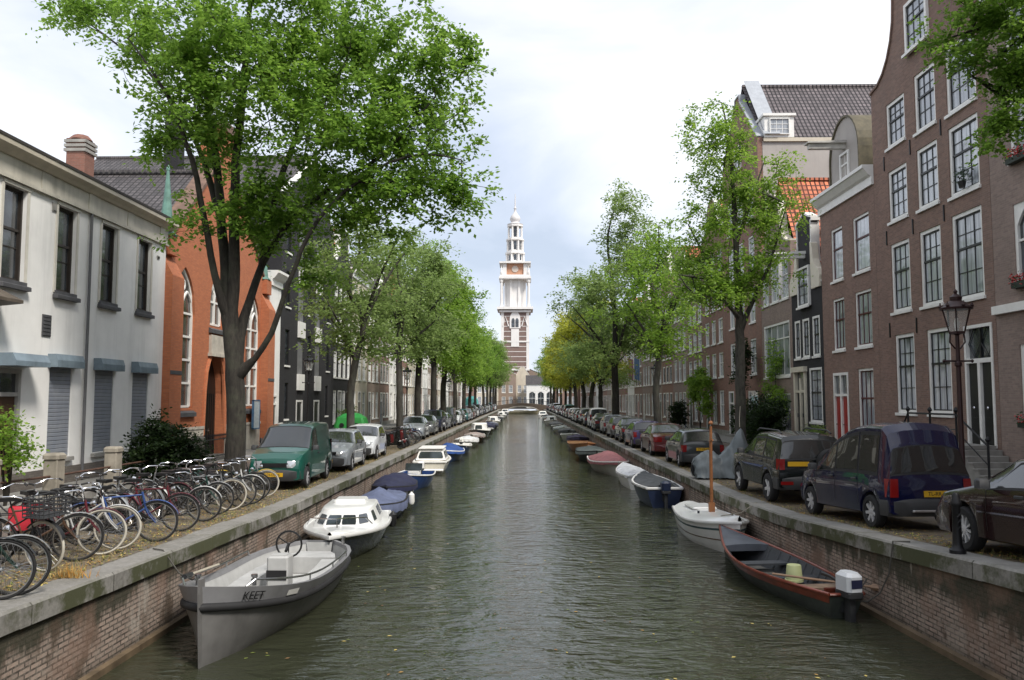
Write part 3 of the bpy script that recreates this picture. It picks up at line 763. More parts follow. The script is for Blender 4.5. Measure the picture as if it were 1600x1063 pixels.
# ---- left: the orange brick church -------------------------------------------
copper = plain('verdigris_copper', (0.12, 0.24, 0.20), 0.6, 0.3)
def pointed(u0, u1, z0, zs, n=7):
    """pointed-arch outline: sill z0, springing zs"""
    w2 = u1 - u0; r = w2 * 1.05; pts = [(u0, z0), (u1, z0), (u1, zs)]
    cx = u1 - r; a1 = math.acos(min(1, ((u0 + u1) / 2 - cx) / r))
    for k in range(1, n): pts.append((cx + r * math.cos(a1 * k / n), zs + r * math.sin(a1 * k / n)))
    top = [(cx + r * math.cos(a1), zs + r * math.sin(a1))]
    lft = [(u0 + u1 - a, z) for a, z in reversed(pts[2:])]
    return pts + top + lft, top[0][1]
def church():
    Ya, Yb, H = 30.25, 42.9, 8.4
    W = Yb - Ya; D = 24; c = W / 2; RH = 13.2
    root = thing('church', 'orange brick church with pointed windows and a dark tiled roof behind the big elm', 'church', (XL - .15, Ya, 1.0), R(90))
    w_ = MB()
    wins = [(1.1, 3.2, 2.25, 6.2), (W - 3.2, W - 1.1, 2.25, 6.2)]
    mids = [(c - 1.5, c, 5.9, 7.0)]
    dr = (c - 1.95, c + .35, 0.0, 2.9)
    # outline with pointed holes: strips between opening edges
    outl = [(0, H), (c - .9, RH + .2), (c - .9, RH + 1.9), (c + .9, RH + 1.9), (c + .9, RH + .2), (W, H)]
    def topz(u): return float(np.interp(u, [p[0] for p in outl[:2]] + [c - .8999, c + .8999] + [p[0] for p in outl[4:]], [H, RH + .2, RH + 1.9, RH + 1.9, RH + .2, H]))
    holes = []
    for a, b_, z0, zs in wins + mids + [dr]:
        pts, tz = pointed(a, b_, z0, zs); holes.append((a, b_, z0, zs, tz))
    def arcz(h, u):
        a, b_, z0, zs, tz = h; r = (b_ - a) * 1.05
        x = u if u >= (a + b_) / 2 else a + b_ - u
        return zs + math.sqrt(max(0, r * r - (x - (b_ - r)) ** 2))
    us = sorted({0, W, c - .9, c - .8999, c + .8999, c + .9, *[x for h in holes for x in np.linspace(h[0], h[1], 13)]})
    for a, b_ in zip(us[:-1], us[1:]):
        m = (a + b_) / 2; hs = sorted([h for h in holes if h[0] < m < h[1]], key=lambda h: h[2])
        lo = [(a, 0.0), (b_, 0.0)]
        for h in hs:
            w_.quad((a, 0, lo[0][1]), (b_, 0, lo[1][1]), (b_, 0, h[2]), (a, 0, h[2]))
            lo = [(a, arcz(h, a)), (b_, arcz(h, b_))]
            d = .55
            w_.quad((a, 0, lo[0][1]), (b_, 0, lo[1][1]), (b_, d, lo[1][1]), (a, d, lo[0][1])); w_.quad((a, 0, h[2]), (b_, 0, h[2]), (b_, d, h[2] + .1), (a, d, h[2] + .1))
        w_.quad((a, 0, lo[0][1]), (b_, 0, lo[1][1]), (b_, 0, topz(b_)), (a, 0, topz(a)))
    for h in holes:
        for u in (h[0], h[1]): w_.quad((u, 0, h[2]), (u, .55, h[2]), (u, .55, h[3]), (u, 0, h[3]))
    # sides and the back of the gable
    w_.quad((0, 0, 0), (0, 0, H), (0, D, H), (0, D, 0)); w_.quad((W, 0, 0), (W, D, 0), (W, D, H), (W, 0, H))
    w_.box(c - .9, c + .9, .004, .9, RH - .5, RH + 1.85); w_.poly([(0, .6, H), (c, .6, RH + .1), (W, .6, H)])
    w_.poly([(0, D, 0), (W, D, 0), (W, D, H), (c, D, RH), (0, D, H)])
    # buttresses and pinnacle blocks
    for u in (-.05, W - 1.0): w_.box(u, u + 1.05, -.45, -.003, 0, 7.4); w_.prism([(-.45, 7.4), (-.003, 8.2), (-.003, 7.4)], u, u + 1.05, 'yz'); w_.box(u + .15, u + .9, -.25, .5, 8.25, 9.0)
    w_.build('wall', b_orange, root)
    t = MB()
    t.quad((-.15, .6, H - .2), (c, .6, RH), (c, D, RH), (-.15, D, H - .2)); t.quad((W + .15, .6, H - .2), (W + .15, D, H - .2), (c, D, RH), (c, .6, RH))
    t.box(c - .15, c + .15, .7, D, RH - .04, RH + .14); t.build('roof', tile_dark, root)
    g_ = MB()
    for a, b_ in ((outl[0], outl[1]), (outl[5], outl[4])):
        d = Vector((b_[0] - a[0], 0, b_[1] - a[1])); nv = Vector((-d.z, 0, d.x)).normalized(); nv = nv if nv.z > 0 else -nv; q = nv * .14
        v = [(a[0], -.08, a[1]), (b_[0], -.08, b_[1]), (b_[0] + q.x, -.08, b_[1] + q.z), (a[0] + q.x, -.08, a[1] + q.z)]
        g_.add(v + [(x, .65, z) for x, _, z in v], ((0, 1, 2, 3), (7, 6, 5, 4), (0, 4, 5, 1), (2, 6, 7, 3), (1, 5, 6, 2), (3, 7, 4, 0)))
    g_.prism([(c - 1.05, RH + 1.9), (c + 1.05, RH + 1.9), (c + 1.05, RH + 2.05), (c + .5, RH + 2.35), (c - .5, RH + 2.35), (c - 1.05, RH + 2.05)], -.1, 1.0, 'xz')
    g_.build('gable_coping', plain('sooty_coping', (.16, .10, .075), .85, .3), root)
    for a, b_, z0, zs, tz in holes[:2] + holes[2:3]:
        f = MB(); y0, y1 = .10, .20; t_ = .11; ww = b_ - a
        wn_ = [(a, a + t_), (b_ - t_, b_), ((a + b_) / 2 - t_ / 2, (a + b_) / 2 + t_ / 2)]
        for x0, x1 in wn_: f.box(x0, x1, y0, y1, z0 + .1, zs + (0 if x0 != wn_[2][0] else .55 * (tz - zs)))
        nrow = max(1, round((zs - z0) / 1.0))
        for k in range(nrow + 1):
            z = z0 + .1 + (zs - z0 - .1) * k / nrow; f.box(a + t_, b_ - t_, y0 + .01, y1 - .01, z - .045, z + .045)
        hh = (a, b_, z0, zs, tz)
        pts = [(u, arcz(hh, u) - .03) for u in np.linspace(a + .04, b_ - .04, 15)]
        f.tube([(u, .15, z) for u, z in pts], .065, 6)
        for s in (0, 1):
            m0, m1 = (a, (a + b_) / 2) if not s else ((a + b_) / 2, b_)
            r = (m1 - m0); q = []
            for k in range(9):
                u = m0 + r * k / 8; x = u if u >= (m0 + m1) / 2 else m0 + m1 - u
                q.append((u, .15, zs + math.sqrt(max(0, r * r - (x - (m1 - r)) ** 2))))
            f.tube(q, .055, 5)
        cz = zs + .62 * (tz - zs); f.tube([((a + b_) / 2 + .25 * ww / 1.8 * math.cos(k * math.pi / 5), .15, cz + .25 * math.sin(k * math.pi / 5)) for k in range(11)], .05, 5)
        fo = f.build('window', white, root)
        p = MB(); pts, _ = pointed(a + .01, b_ - .01, z0 + .05, zs); p.prism(pts, .18, .24, 'xz'); p.build('pane', glass('church_glass', (.03, .03, .03), .1), fo)
        s = MB(); s.prism([(-.14, z0 - .32), (-.14, z0 - .16), (.3, z0 + .1), (.3, z0 - .32)], a - .12, b_ + .12, 'yz')
        s.build('sill', dstone, fo)
    d_ = MB(); pts, _ = pointed(dr[0] + .05, dr[1] - .05, 0.02, 2.85); d_.prism(pts, .36, .43, 'xz')
    for k in range(9): d_.box(dr[0] + .15 + k * .235, dr[0] + .19 + k * .235, .335, .359, .1, 2.9)
    do = d_.build('door', MATS['black_door'], root)
    MB().lathe([(.04, -.08), (.05, -.04), (.02, 0)], (c - .6, .35, 1.25), 8, axis='y').build('handle', chrome, do)
    ar = MB(); hd = holes[3]
    ar.tube([(dr[0] - .12, -.02, .9)] + [(u, -.02, arcz(hd, u) + .1) for u in np.linspace(dr[0], dr[1], 17)] + [(dr[1] + .12, -.02, .9)], .1, 6); ar.build('door_arch', b_orange, root)
    st = MB(); st.box(c - 1.55, c + .05, -.12, -.003, 4.7, 5.5); st.box(c - 1.65, c + .15, -.2, -.003, 4.55, 4.69); st.build('inscribed_stone_band', palestone, root)
    pl = MB(); pl.box(1.05, dr[0] - .15, -.1, -.003, 0, 1.45); pl.box(dr[1] + .15, W - 1.05, -.1, -.003, 0, 1.45); pl.box(1.0, dr[0] - .15, -.13, -.101, 1.38, 1.5); pl.box(dr[1] + .15, W - 1.0, -.13, -.101, 1.38, 1.5)
    pl.build('plinth', palestone, root)
    for u in (-.05, W - 1.0): MB().box(u + .02, u + 1.03, -.47, -.451, 3.6, 3.75).build('stone_band', dstone, root)
    for u in (.47, W - .53):
        s = MB(); s.lathe([(.40, 9.0), (.43, 9.04), (.28, 9.2), (.16, 10.3), (.05, 11.6), (.07, 11.65), (.07, 11.72), (.02, 11.85)], (u, .1, 0), 8, rot=.5); s.build('copper_spire', copper, root)
church()
nb = thing('notice_board', 'blue framed notice board on the church front, behind the elm trunk', 'notice board', (XL, 40.6, 2.2), R(90))
MB().box(-.45, .45, -.18, -.11, 0, 1.35).build('panel', plain('pale_notice_paper', (.50, .55, .58), .6, .2, 6), nb)
f = MB()
for a, b_ in ((-.5, -.44), (.44, .5)): f.box(a, b_, -.2, -.1, -.05, 1.4)
f.box(-.5, .5, -.2, -.1, 1.36, 1.42); f.box(-.5, .5, -.2, -.1, -.06, 0); f.build('frame', plain('blue_frame', (.06, .14, .25), .5), nb)

# ---- houses behind the white house (roof and gable above its roof) -------------
hb = thing('rear_house', 'roof of a dark tiled house with pale gable behind the white house', 'house', (-27, 40, 1.0), R(90))
m = MB(); m.box(0, 8.5, 0, 14, 0, 11.5); m.prism([(0, 11.5), (4.2, 15.6), (4.6, 16.3), (5.6, 16.3), (5.9, 15.4), (8.5, 11.5)], -.05, .3, 'xz'); m.build('wall', r_grey, hb)
m = MB(); m.quad((-.1, .3, 11.4), (4.25, .3, 15.4), (4.25, 14, 15.4), (-.1, 14, 11.4)); m.quad((8.6, .3, 11.4), (8.6, 14, 11.4), (4.25, 14, 15.4), (4.25, .3, 15.4)); m.build('roof', tile_dark, hb)

# ---- left: black warehouse etc -----------------------------------------------
def black_warehouse():
    Ya, Yb, H = 44.9, 57.2, 14.2
    W = Yb - Ya
    ops = []
    c1, c2 = W * .33, W * .66
    for z in (4.6, 8.0, 11.2):
        for u in (.9, W / 2 - .45, W - 1.7): ops.append((u, u + .85, z, z + 2.1, 'slit'))
    for u in (1.0, W - 1.8): ops.append((u, u + .7, 1.5, 3.6, 'slit'))
    for z in (4.2, 7.4, 10.6):
        for u in (c1 - .6, c2 - .6): ops.append((u, u + 1.2, z, z + 2.4, 'hole'))
    for u in (c1 - .7, c2 - .7): ops.append((u, u + 1.4, .05, 2.6, 'door:black_door', .95))
    r = house('black_warehouse', 'tall black tarred warehouse with white trim behind the green van', -1, Ya, Yb, H, b_black, ops, 'spout', 3.8, 14, 4.2, 'warehouse', plmat=dstone)
    for z in (4.2, 7.4, 10.6):
        for u in (c1 - .6, c2 - .6):
            s = MB(); s.box(.02, 1.18, .02, .06, 0, 2.4); so = s.build('loading_shutter', plain('grey_board', (.16, .16, .165), .6, .2), r, loc=(u, 0, z))
            s = MB(); s.box(-.05, 1.25, -.14, -.003, -1.0, -.02); s.build('sill_board', white, so)
black_warehouse()
wp = house('white_passage_house', 'narrow white wall with a dark door between the church and the black warehouse', -1, 42.95, 44.85, 9.6, r_white, [(.25, 1.5, .05, 2.9, 'door:green_door', .8)], 'flat', D=12, plinth=.3)
# ---- right: big brown brick house with the curved neck gable ------------------
def flower_box(label, X, Y, z, w=1.0, seed=0):
    rnd = random.Random(seed)
    r = thing('flower_box', label, 'flower box', (X, Y, z), R(-90), 'flower boxes on the house at the right edge')
    MB().box(-w / 2, w / 2, -.2, 0, -.17, 0).build('box', white if seed < 0 else plain('dark_green_box', (.02, .03, .02)), r)
    lf, fl = MB(), MB()
    for i in range(330):
        p = Vector((rnd.uniform(-w / 2 - .05, w / 2 + .05), rnd.uniform(-.26, .02), rnd.gauss(.07, .09)))
        m_ = fl if rnd.random() < .62 else lf
        d = Vector((rnd.gauss(0, 1), rnd.gauss(0, 1), rnd.gauss(0, 1))).normalized(); e = d.orthogonal().normalized(); s = rnd.uniform(.018, .035)
        m_.quad(p - d * s, p - e * s, p + d * s, p + e * s)
    lf.build('leaves', plain('geranium_leaf', (.03, .07, .02)), r); fl.build('flowers', plain('geranium_red', (.48, .03, .03), .5), r)
cols = [(1.25, 2.75), (3.5, 4.95), (5.65, 7.4)]
ops = []
for (u0, u1), a, b_ in zip(cols, (5.95, 5.92, 5.85), (8.6, 8.62, 8.7)): ops.append((u0, u1, a, b_, 'brown' if u0 < 5 else 'browndark'))
for (u0, u1), a, b_ in zip(cols, (9.45, 9.4, 9.3), (11.45, 11.6, 11.65)): ops.append((u0, u1, a, b_, 'brown'))
for (u0, u1), a, b_ in zip(cols, (12.35, 12.2, 12.1), (14.1, 14.35, 14.4)): ops.append((u0, u1, a, b_, 'browndark'))
ops += [(1.35, 2.85, 2.15, 5.1, 'brown'), (3.75, 5.3, 2.15, 5.1, 'brown'), (6.15, 7.7, 1.2, 5.0, 'hole'),
        (.95, 1.9, .35, 1.45, 'small'), (3.8, 5.0, .35, 1.45, 'small'), (3.15, 4.75, 15.3, 17.2, 'on:browndark')]
bh = house('brown_neck_gable_house', 'tall brown brick house with curved neck gable and a stoop behind the street lamp', 1, 24.1, 32.0, 14.75, b_brown, ops, 'neck', 5.6, 13, 4.5, plinth=1.75, plmat=palestone, trim=b_brown, detail=0)
# double door with leaded fanlight
f = MB(); W_, H_ = 1.55, 3.8
f.box(0, .1, -.03, .15, 0, H_); f.box(W_ - .1, W_, -.03, .15, 0, H_); f.box(W_ / 2 - .07, W_ / 2 + .07, -.03, .15, 0, 2.6); f.box(.1, W_ - .1, -.03, .15, 2.6, 2.74); f.box(.1, W_ - .1, -.03, .15, H_ - .1, H_)
df = f.build('door_frame', white, bh, loc=(6.15, 0, 1.2))
for k in (0, 1):
    x0 = .1 + k * (W_ / 2 - .03); x1 = x0 + W_ / 2 - .17
    d = MB(); d.box(x0, x1, .06, .1, .02, 2.6)
    for z0, z1 in ((.15, .9), (1.0, 1.75), (1.85, 2.5)): d.box(x0 + .06, x1 - .06, .035, .06, z0, z1)
    dd = d.build('door', MATS['black_door'], df); MB().lathe([(.03, -.06), (.045, -.04), (.015, -.01), (.015, .05)], (x0 + .3, 0.03, 1.2), 8, axis='y').build('handle', chrome, dd)
s = MB(); s.box(W_ / 2 - .03, W_ / 2 + .03, .05, .09, 2.74, 3.7)
for x0, x1 in ((.1, W_ / 2 - .03), (W_ / 2 + .03, W_ - .1)):
    c_ = (x0 + x1) / 2
    s.tube([(x0, .07, 3.22), (c_, .07, 3.7), (x1, .07, 3.22), (c_, .07, 2.76), (x0, .07, 3.22)], .016, 5)
s.build('fanlight_bars', black, df)
MB().box(.1, W_ - .1, .1, .13, 2.74, 3.7).build('pane', pane, df)
for k, u in enumerate((1.0, 3.1, 5.25)):     # wall anchors
    for z in (5.35, 8.95, 11.9):
        MB().box(u - .025, u + .025, -.04, -.003, z - .3, z + .25).build('wall_anchor', blackm, bh)
# stoop: stairs rising towards the door, with iron railings
st = thing('stoop', 'stone stoop with black iron railings in front of the black double door', 'stoop', (XR, 24.1 + 1.95 - .6, zr(25) + .06), R(-90))
s = MB(); s.box(-1.9, 1.15, -1.25, -.06, 0, 1.02); s.box(-1.95, 1.2, -1.3, -.06, 1.021, 1.12)
n = 6
for k in range(n): s.box(1.2 + k * .29, 1.2 + (k + 1) * .29 - .001, -1.25, -.06, 0, 1.12 - (k + 1) * .16)
for k in range(n): s.box(1.2 + k * .29 - .02, 1.2 + (k + 1) * .29, -1.28, -.05, 1.12 - (k + 1) * .16 + .001, 1.12 - (k + 1) * .16 + .045)
s.build('steps', stone, st)
r = MB()
zt = 2.1
def post(x, z0, z1): 
    r.tube([(x, -1.2, z0), (x, -1.2, z1)], .035, 8); r.lathe([(.01, -.01), (.06, .03), (.075, .08), (.05, .13), (.02, .17)], (x, -1.2, z1), 8)
for x in (-1.85, -.4, 1.15): post(x, 1.12, zt)
post(2.75, .1, 1.3)
r.tube([(-1.85, -1.2, zt - .05), (1.15, -1.2, zt - .05)], .03, 8); r.tube([(-1.85, -1.2, 1.6), (1.15, -1.2, 1.6)], .018, 6)
r.tube([(1.15, -1.2, zt - .05), (2.75, -1.2, 1.2)], .03, 8); r.tube([(1.15, -1.2, 1.55), (2.75, -1.2, .65)], .018, 6); r.tube([(-1.85, -1.2, zt - .05), (-2.5, -1.2, 1.3), (-2.5, -1.2, .1)], .03, 8)
r.build('railing', blackm, st)

# ---- right edge: paler brick house with red flower boxes ------------------------
W = 24.1 - 12
ops = []
for u in (1.05, 3.3, 5.6, 7.9):
    ops += [(u, u + 1.35, 1.95, 4.2, 'dark' if u > 3 else 'browndark'), (u, u + 1.35, 5.9, 8.25, 'arched'), (u, u + 1.35, 9.5, 11.6, 'arched'), (u, u + 1.3, 12.6, 14.2, 'arched')]
rh_ = house('grey_brick_house', 'grey brown brick house with red flower boxes at the right edge', 1, 12, 24.08, 15.5, b_grey, ops, 'cornice', 3, 12, 3, plinth=.6)
m = MB(); m.box(0, W, -.14, -.003, 5.15, 5.4); m.build('stone_band', white, rh_)
for i, (z, u) in enumerate(((1.95, 1.05), (5.9, 1.05), (9.5, 1.05), (5.9, 3.3))):
    flower_box(['red geranium flower box under the ground floor window right of the stoop', 'red geranium flower box on the middle floor nearest the brown gable house', 'topmost red geranium flower box on the grey brick house', 'red geranium flower box on the middle floor, second from the brown gable house'][i], XR - .02, 24.08 - u - .67, zr(20) - .1 + z + .09, 1.15, i)
    lg = 0
vs_ = at(1518, 258, 25.0)
vt = thing('window_plant', 'potted green plant standing in the open upper window of the brown gable house', 'plant', (XR - .12, 25.4, zr(28) - .1 + 9.42), 0)
rnd = random.Random(4); m = MB()
for i in range(150):
    p = Vector((rnd.gauss(0, .09), rnd.gauss(0, .17), rnd.gauss(.42, .13))); d = Vector((rnd.gauss(0, 1), rnd.gauss(0, 1), rnd.gauss(0, 1))).normalized(); e = d.orthogonal().normalized()
    m.quad(p - d * .06, p - e * .03, p + d * .06, p + e * .03)
m.build('leaves', plain('geranium_leaf', (.03, .07, .02)), vt); MB().lathe([(.09, 0), (.13, .22), (.11, .22)], n=10).build('pot', black, vt)

# ---- red sash house with white cornice and a round-topped dormer ------------------
ops = [(1.25, 2.55, 8.0, 10.4, 'redsash'), (3.7, 5.3, 8.0, 10.4, 'redsash'), (1.25, 2.55, 4.85, 7.2, 'redsash2'), (3.7, 5.3, 4.85, 7.2, 'redsash2'), (3.75, 5.25, .9, 3.95, 'redsash2'), (1.1, 2.75, .45, 3.85, 'hole')]
rs = house('red_sash_house', 'narrow brown brick house with red door and white cornice beside the brown gable house', 1, 32.02, 37.88, 12.1, b_brown, ops, 'cornice', 3, 11, 3.4, plinth=.4, detail=0)
f = MB(); f.box(0, .12, -.03, .12, 0, 3.4); f.box(1.53, 1.65, -.03, .12, 0, 3.4); f.box(.76, .89, -.03, .12, 0, 3.28); f.box(.12, 1.53, -.03, .12, 3.28, 3.4); f.box(.12, .76, -.02, .12, 2.35, 2.46); f.box(.89, 1.53, -.02, .12, 2.35, 2.46)
df = f.build('door_frame', white, rs, loc=(1.1, 0, .45))
for x0 in (.12, .89):
    d = MB(); d.box(x0, x0 + .64, .06, .1, .02, 2.35)
    for z0, z1 in ((.15, 1.0), (1.12, 2.2)): d.box(x0 + .1, x0 + .54, .04, .06, z0, z1)
    dd = d.build('door', MATS['red_door'], df); MB().lathe([(.028, -.06), (.04, -.04), (.015, -.01), (.015, .05)], (x0 + .12, .03, 1.1), 8, axis='y').build('handle', chrome, dd)
    MB().box(x0, x0 + .64, .07, .1, 2.46, 3.28).build('pane', pane, df)
MB().box(-.12, 1.77, -.4, -.04, -.18, 0).build('doorstep', stone, df)
d = MB(); pts = [(1.3, 12.0), (4.4, 12.0), (4.4, 13.4)] + [(2.85 + 1.55 * math.cos(k * math.pi / 12), 13.4 + 1.75 * math.sin(k * math.pi / 12)) for k in range(1, 12)] + [(1.3, 13.4)]
d.prism(pts, .1, .4, 'xz'); do = d.build('round_dormer', r_grey, rs)
t = MB(); arc_ = [(2.85 + 1.63 * math.cos(k * math.pi / 16), .5, 13.4 + 1.83 * math.sin(k * math.pi / 16)) for k in range(17)]
t.rings([[(x, y, z) for x, _, z in [(p[0], 0, p[2])] for y in (0.02, 3.2)] + [(2.85 + (p[0] - 2.85) * .95, 3.2, 13.4 + (p[2] - 13.4) * .95), (2.85 + (p[0] - 2.85) * .95, .02, 13.4 + (p[2] - 13.4) * .95)] for p in arc_], 0)
t.box(1.22, 1.3, .02, 3.2, 12.0, 13.4); t.box(4.4, 4.48, .02, 3.2, 12.0, 13.4); t.build('dormer_roof', plain('mossy_lead', (.10, .085, .05), .7, .4), do)
add_window(do, 2.4, 12.35, .95, 1.25, 'plainwhite', -.0)
h_ = MB(); h_.box(2.72, 2.98, -1.5, .1, 13.75, 13.98); h_.prism([(-1.6, 13.98), (.1, 13.98), (.1, 14.1), (-1.6, 14.04)], 2.6, 3.1, 'yz'); h_.build('hoist_beam', plain('weathered_white', (.5, .48, .44), .6, .2), do)

# ---- narrow black house with white-trimmed gable and orange roof ------------------
ops = [(.4, 1.2, 4.75, 6.7, 'small'), (1.55, 2.5, 4.75, 6.7, 'small'), (2.95, 3.9, 4.75, 6.7, 'small'), (1.3, 2.9, 7.3, 9.3, 'on:small'), (2.35, 4.0, 1.55, 4.2, 'small'), (2.6, 3.8, .15, .8, 'small'), (.25, 1.95, .75, 4.3, 'hole')]
bk = house('black_gable_house', 'narrow black house with white windows and an orange tiled roof right of the dark bushes', 1, 37.9, 42.2, 8.0, b_black, ops, 'neck', 4.0, 11, 3.0, rm=tile_red, plinth=.0, trim=white)
for sx in (0.0, 4.3):       # white scrolls on the gable shoulders
    s = MB(); d = 1 if sx == 0 else -1
    s.prism([(sx + d * .05, 8.05), (sx + d * 1.15, 8.05), (sx + d * 1.2, 10.4), (sx + d * .95, 10.3), (sx + d * .8, 9.5), (sx + d * .55, 9.05), (sx + d * .2, 8.95), (sx + d * .0, 8.6)], -.10, .2, 'xz')
    s.build('gable_scroll', cream, bk)
f = MB(); f.box(0, .2, -.1, .12, 0, 3.55); f.box(1.5, 1.7, -.1, .12, 0, 3.55); f.box(.76, .94, -.06, .12, 0, 3.0); f.box(-.1, 1.8, -.2, .1, 3.3, 3.56); f.box(.2, 1.5, -.05, .12, 2.25, 2.38)
df = f.build('door_frame', cream, bk, loc=(.25, 0, .75))
for k in (0, 1):
    dd = MB().box(.2 + k * .74, .76 + k * .74, .04, .08, 0, 2.25).build('door', MATS['black_door'], df); MB().box(.25 + k * .74, .29 + k * .74, -.02, .04, 1, 1.2).build('handle', chrome, dd)
MB().box(.2, 1.5, .06, .09, 2.38, 3.3).build('pane', pane, df)
MB().box(-.1, 1.8, -1.0, -.05, -.7, 0).build('doorstep', stone, df)
h_ = MB(); h_.box(1.95, 2.2, -1.6, .0, 9.75, 9.95); h_.box(2.0, 2.15, -1.3, -1.15, 7.9, 9.75); h_.prism([(-1.7, 9.95), (0, 9.95), (0, 10.1), (-1.7, 10.0)], 1.85, 2.3, 'yz'); h_.build('hoist_beam', white, bk)

# ---- brick house with wide windows -------------------------------------------------
ops = [(.35, 1.5, 8.1, 10.4, 'plainwhite'), (1.9, 3.25, 8.1, 10.4, 'plainwhite'), (3.6, 4.9, 8.1, 10.4, 'plainwhite'), (.4, 4.9, 3.9, 6.9, 'shop'), (.5, 1.7, .1, 3.0, 'door:green_door'), (2.2, 4.8, .9, 3.0, 'plainwhite')]
house('wide_window_house', 'brick house with wide white windows and orange roof above the dark green bushes', 1, 42.22, 47.55, 10.7, b_grey, ops, 'bell', 3.4, 11, 4.4, rm=tile_red, trim=cream)

# ---- tall house whose grey side wall and slate roof rise above the others -------------
Wd = 8.4
ops = []
for z in (4.2, 7.4, 10.6, 13.8): ops += even(Wd, 3, 1.25, z, z + 2.2, 'plainwhite')
ops += [(.6, 1.9, .3, 3.2, 'door:green_door'), (2.6, 4.4, .9, 3.2, 'curtain'), (5.2, 7.4, .9, 3.2, 'curtain'), (3.5, 4.9, 17.6, 19.2, 'on:plainwhite')]
tall = house('tall_gable_house', 'tallest house, with bare grey side wall, dark tiled roof and white dormer', 1, 47.6, 56.0, 18.3, b_red, ops, 'spout', 4.2, 13, 5.0, rm=tiles('purple_pantiles', (0.10, 0.082, 0.085)), trim=lead, detail=0)
m = MB(); m.quad((Wd + .02, 0.3, 4), (Wd + .02, 12.9, 4), (Wd + .02, 12.9, 18.25), (Wd + .02, .3, 18.25)); m.build('side_wall', r_grey, tall)
m = MB(); m.box(Wd - .05, Wd + .14, .35, 13, 18.2, 18.42); m.build('eaves_gutter', r_cream, tall)
m = MB(); m.bbox(Wd - 1.5, Wd + .12, .4, 2.2, 18.45, 19.75, .02); m.box(Wd - 1.6, Wd + .25, .3, 2.3, 19.75, 19.9); dm = m.build('dormer', white, tall)
o_ = win_meshes(1.2, 1.0, 'steel'); dw = link('window', o_[0], dm, (Wd + .235, .7, 18.6), (0, 0, R(90))); link('sash', o_[1], dw); link('pane', o_[2], dw)
m = MB(); p0, p1 = Vector((Wd / 2 + .1, .33, 23.35)), Vector((Wd + .05, .33, 18.4)); e = Vector((0, 1.0, 0)); q = Vector((.25, 0, .22))
m.quad(p0 + q, p1 + q, p1 + q + e, p0 + q + e); m.build('lead_verge', lead, tall)

# ---- the rest of both rows, house by house down to the bridge -----------------------
for k, (nm, st) in enumerate((('left', -1), ('right', 1))): pass
rnd = random.Random(21)
walls = {'red': b_red, 'brown': b_brown, 'pale': b_pale, 'grey': b_grey, 'black': b_black, 'white': r_white, 'cream': r_cream}
names = {'red': 'red brick', 'brown': 'brown brick', 'pale': 'pale brick', 'grey': 'grey brick', 'black': 'black painted', 'white': 'white rendered', 'cream': 'cream rendered'}
gn = {'cornice': 'straight white cornice', 'neck': 'curved neck gable', 'bell': 'bell gable', 'step': 'stepped gable', 'spout': 'spout gable'}
def row(side, Y, specs):
    cnt = 0
    bank = 'left' if side < 0 else 'right'
    ref = 'beyond the black warehouse' if side < 0 else 'beyond the tall grey sided house'
    for col, W, H, roof, n, flo, st, dr in specs:
        ops = []; zf = 3.9; hf = (H - zf - .8) / flo
        ww = min(1.3, W / n * .62)
        for f_ in range(flo): ops += even(W, n, ww, zf + f_ * hf + .35, zf + f_ * hf + hf * .86, st)
        e = even(W, n, ww, .9, 3.3, st)
        di = rnd.randrange(n); dw = e.pop(di); ops += e; c = (dw[0] + dw[1]) / 2
        ops.append((c - .6, c + .6, .15, 3.3, 'door:' + dr, .72))
        house('canal_house', f'{names[col]} house with {gn[roof]}, {ORD[cnt]} {ref}', side, Y, Y + W - .02, H, walls[col], ops, roof, rnd.uniform(2.6, 3.6), 11, rnd.uniform(2.8, 3.8), group='row houses along the ' + bank + ' bank',
              rm=tile_red if rnd.random() < .3 else tile_dark, detail=1, cmat=white if rnd.random() < .7 else cream)
        Y += W; cnt += 1
    return Y
YL = row(-1, 57.25, [('black', 6.4, 12.6, 'neck', 4, 3, 'curtain', 'white_door'), ('cream', 6.6, 13.2, 'cornice', 3, 3, 'plainwhite', 'brown_door'), ('pale', 6, 12.2, 'cornice', 3, 3, 'curtain', 'green_door'),
    ('brown', 5.6, 12.8, 'bell', 3, 3, 'small', 'blue_door'), ('white', 7, 12.5, 'cornice', 3, 3, 'plainwhite', 'green_door'), ('red', 5.8, 13.2, 'neck', 3, 3, 'curtain', 'black_door'), ('cream', 8, 13.5, 'cornice', 4, 3, 'plainwhite', 'brown_door'),
    ('brown', 6, 12.4, 'step', 3, 3, 'small', 'green_door'), ('white', 6.4, 12.9, 'bell', 3, 3, 'plainwhite', 'red_door'), ('pale', 7.4, 14, 'cornice', 4, 3, 'curtain', 'black_door'), ('red', 6, 12, 'spout', 3, 3, 'small', 'green_door'),
    ('cream', 7, 12.8, 'cornice', 3, 3, 'plainwhite', 'blue_door'), ('brown', 6.2, 13, 'neck', 3, 3, 'curtain', 'brown_door'), ('white', 7.5, 12.2, 'cornice', 4, 3, 'plainwhite', 'green_door'), ('pale', 6, 12.6, 'bell', 3, 3, 'small', 'red_door'),
    ('red', 7, 13.4, 'cornice', 3, 3, 'curtain', 'black_door'), ('cream', 8, 12.4, 'cornice', 4, 3, 'plainwhite', 'green_door'), ('brown', 6.5, 12, 'step', 3, 3, 'small', 'brown_door'), ('white', 8, 13, 'cornice', 3, 3, 'plainwhite', 'blue_door'),
    ('pale', 7.2, 12.4, 'neck', 3, 3, 'curtain', 'green_door'), ('red', 7.4, 12.8, 'cornice', 3, 3, 'small', 'black_door')])
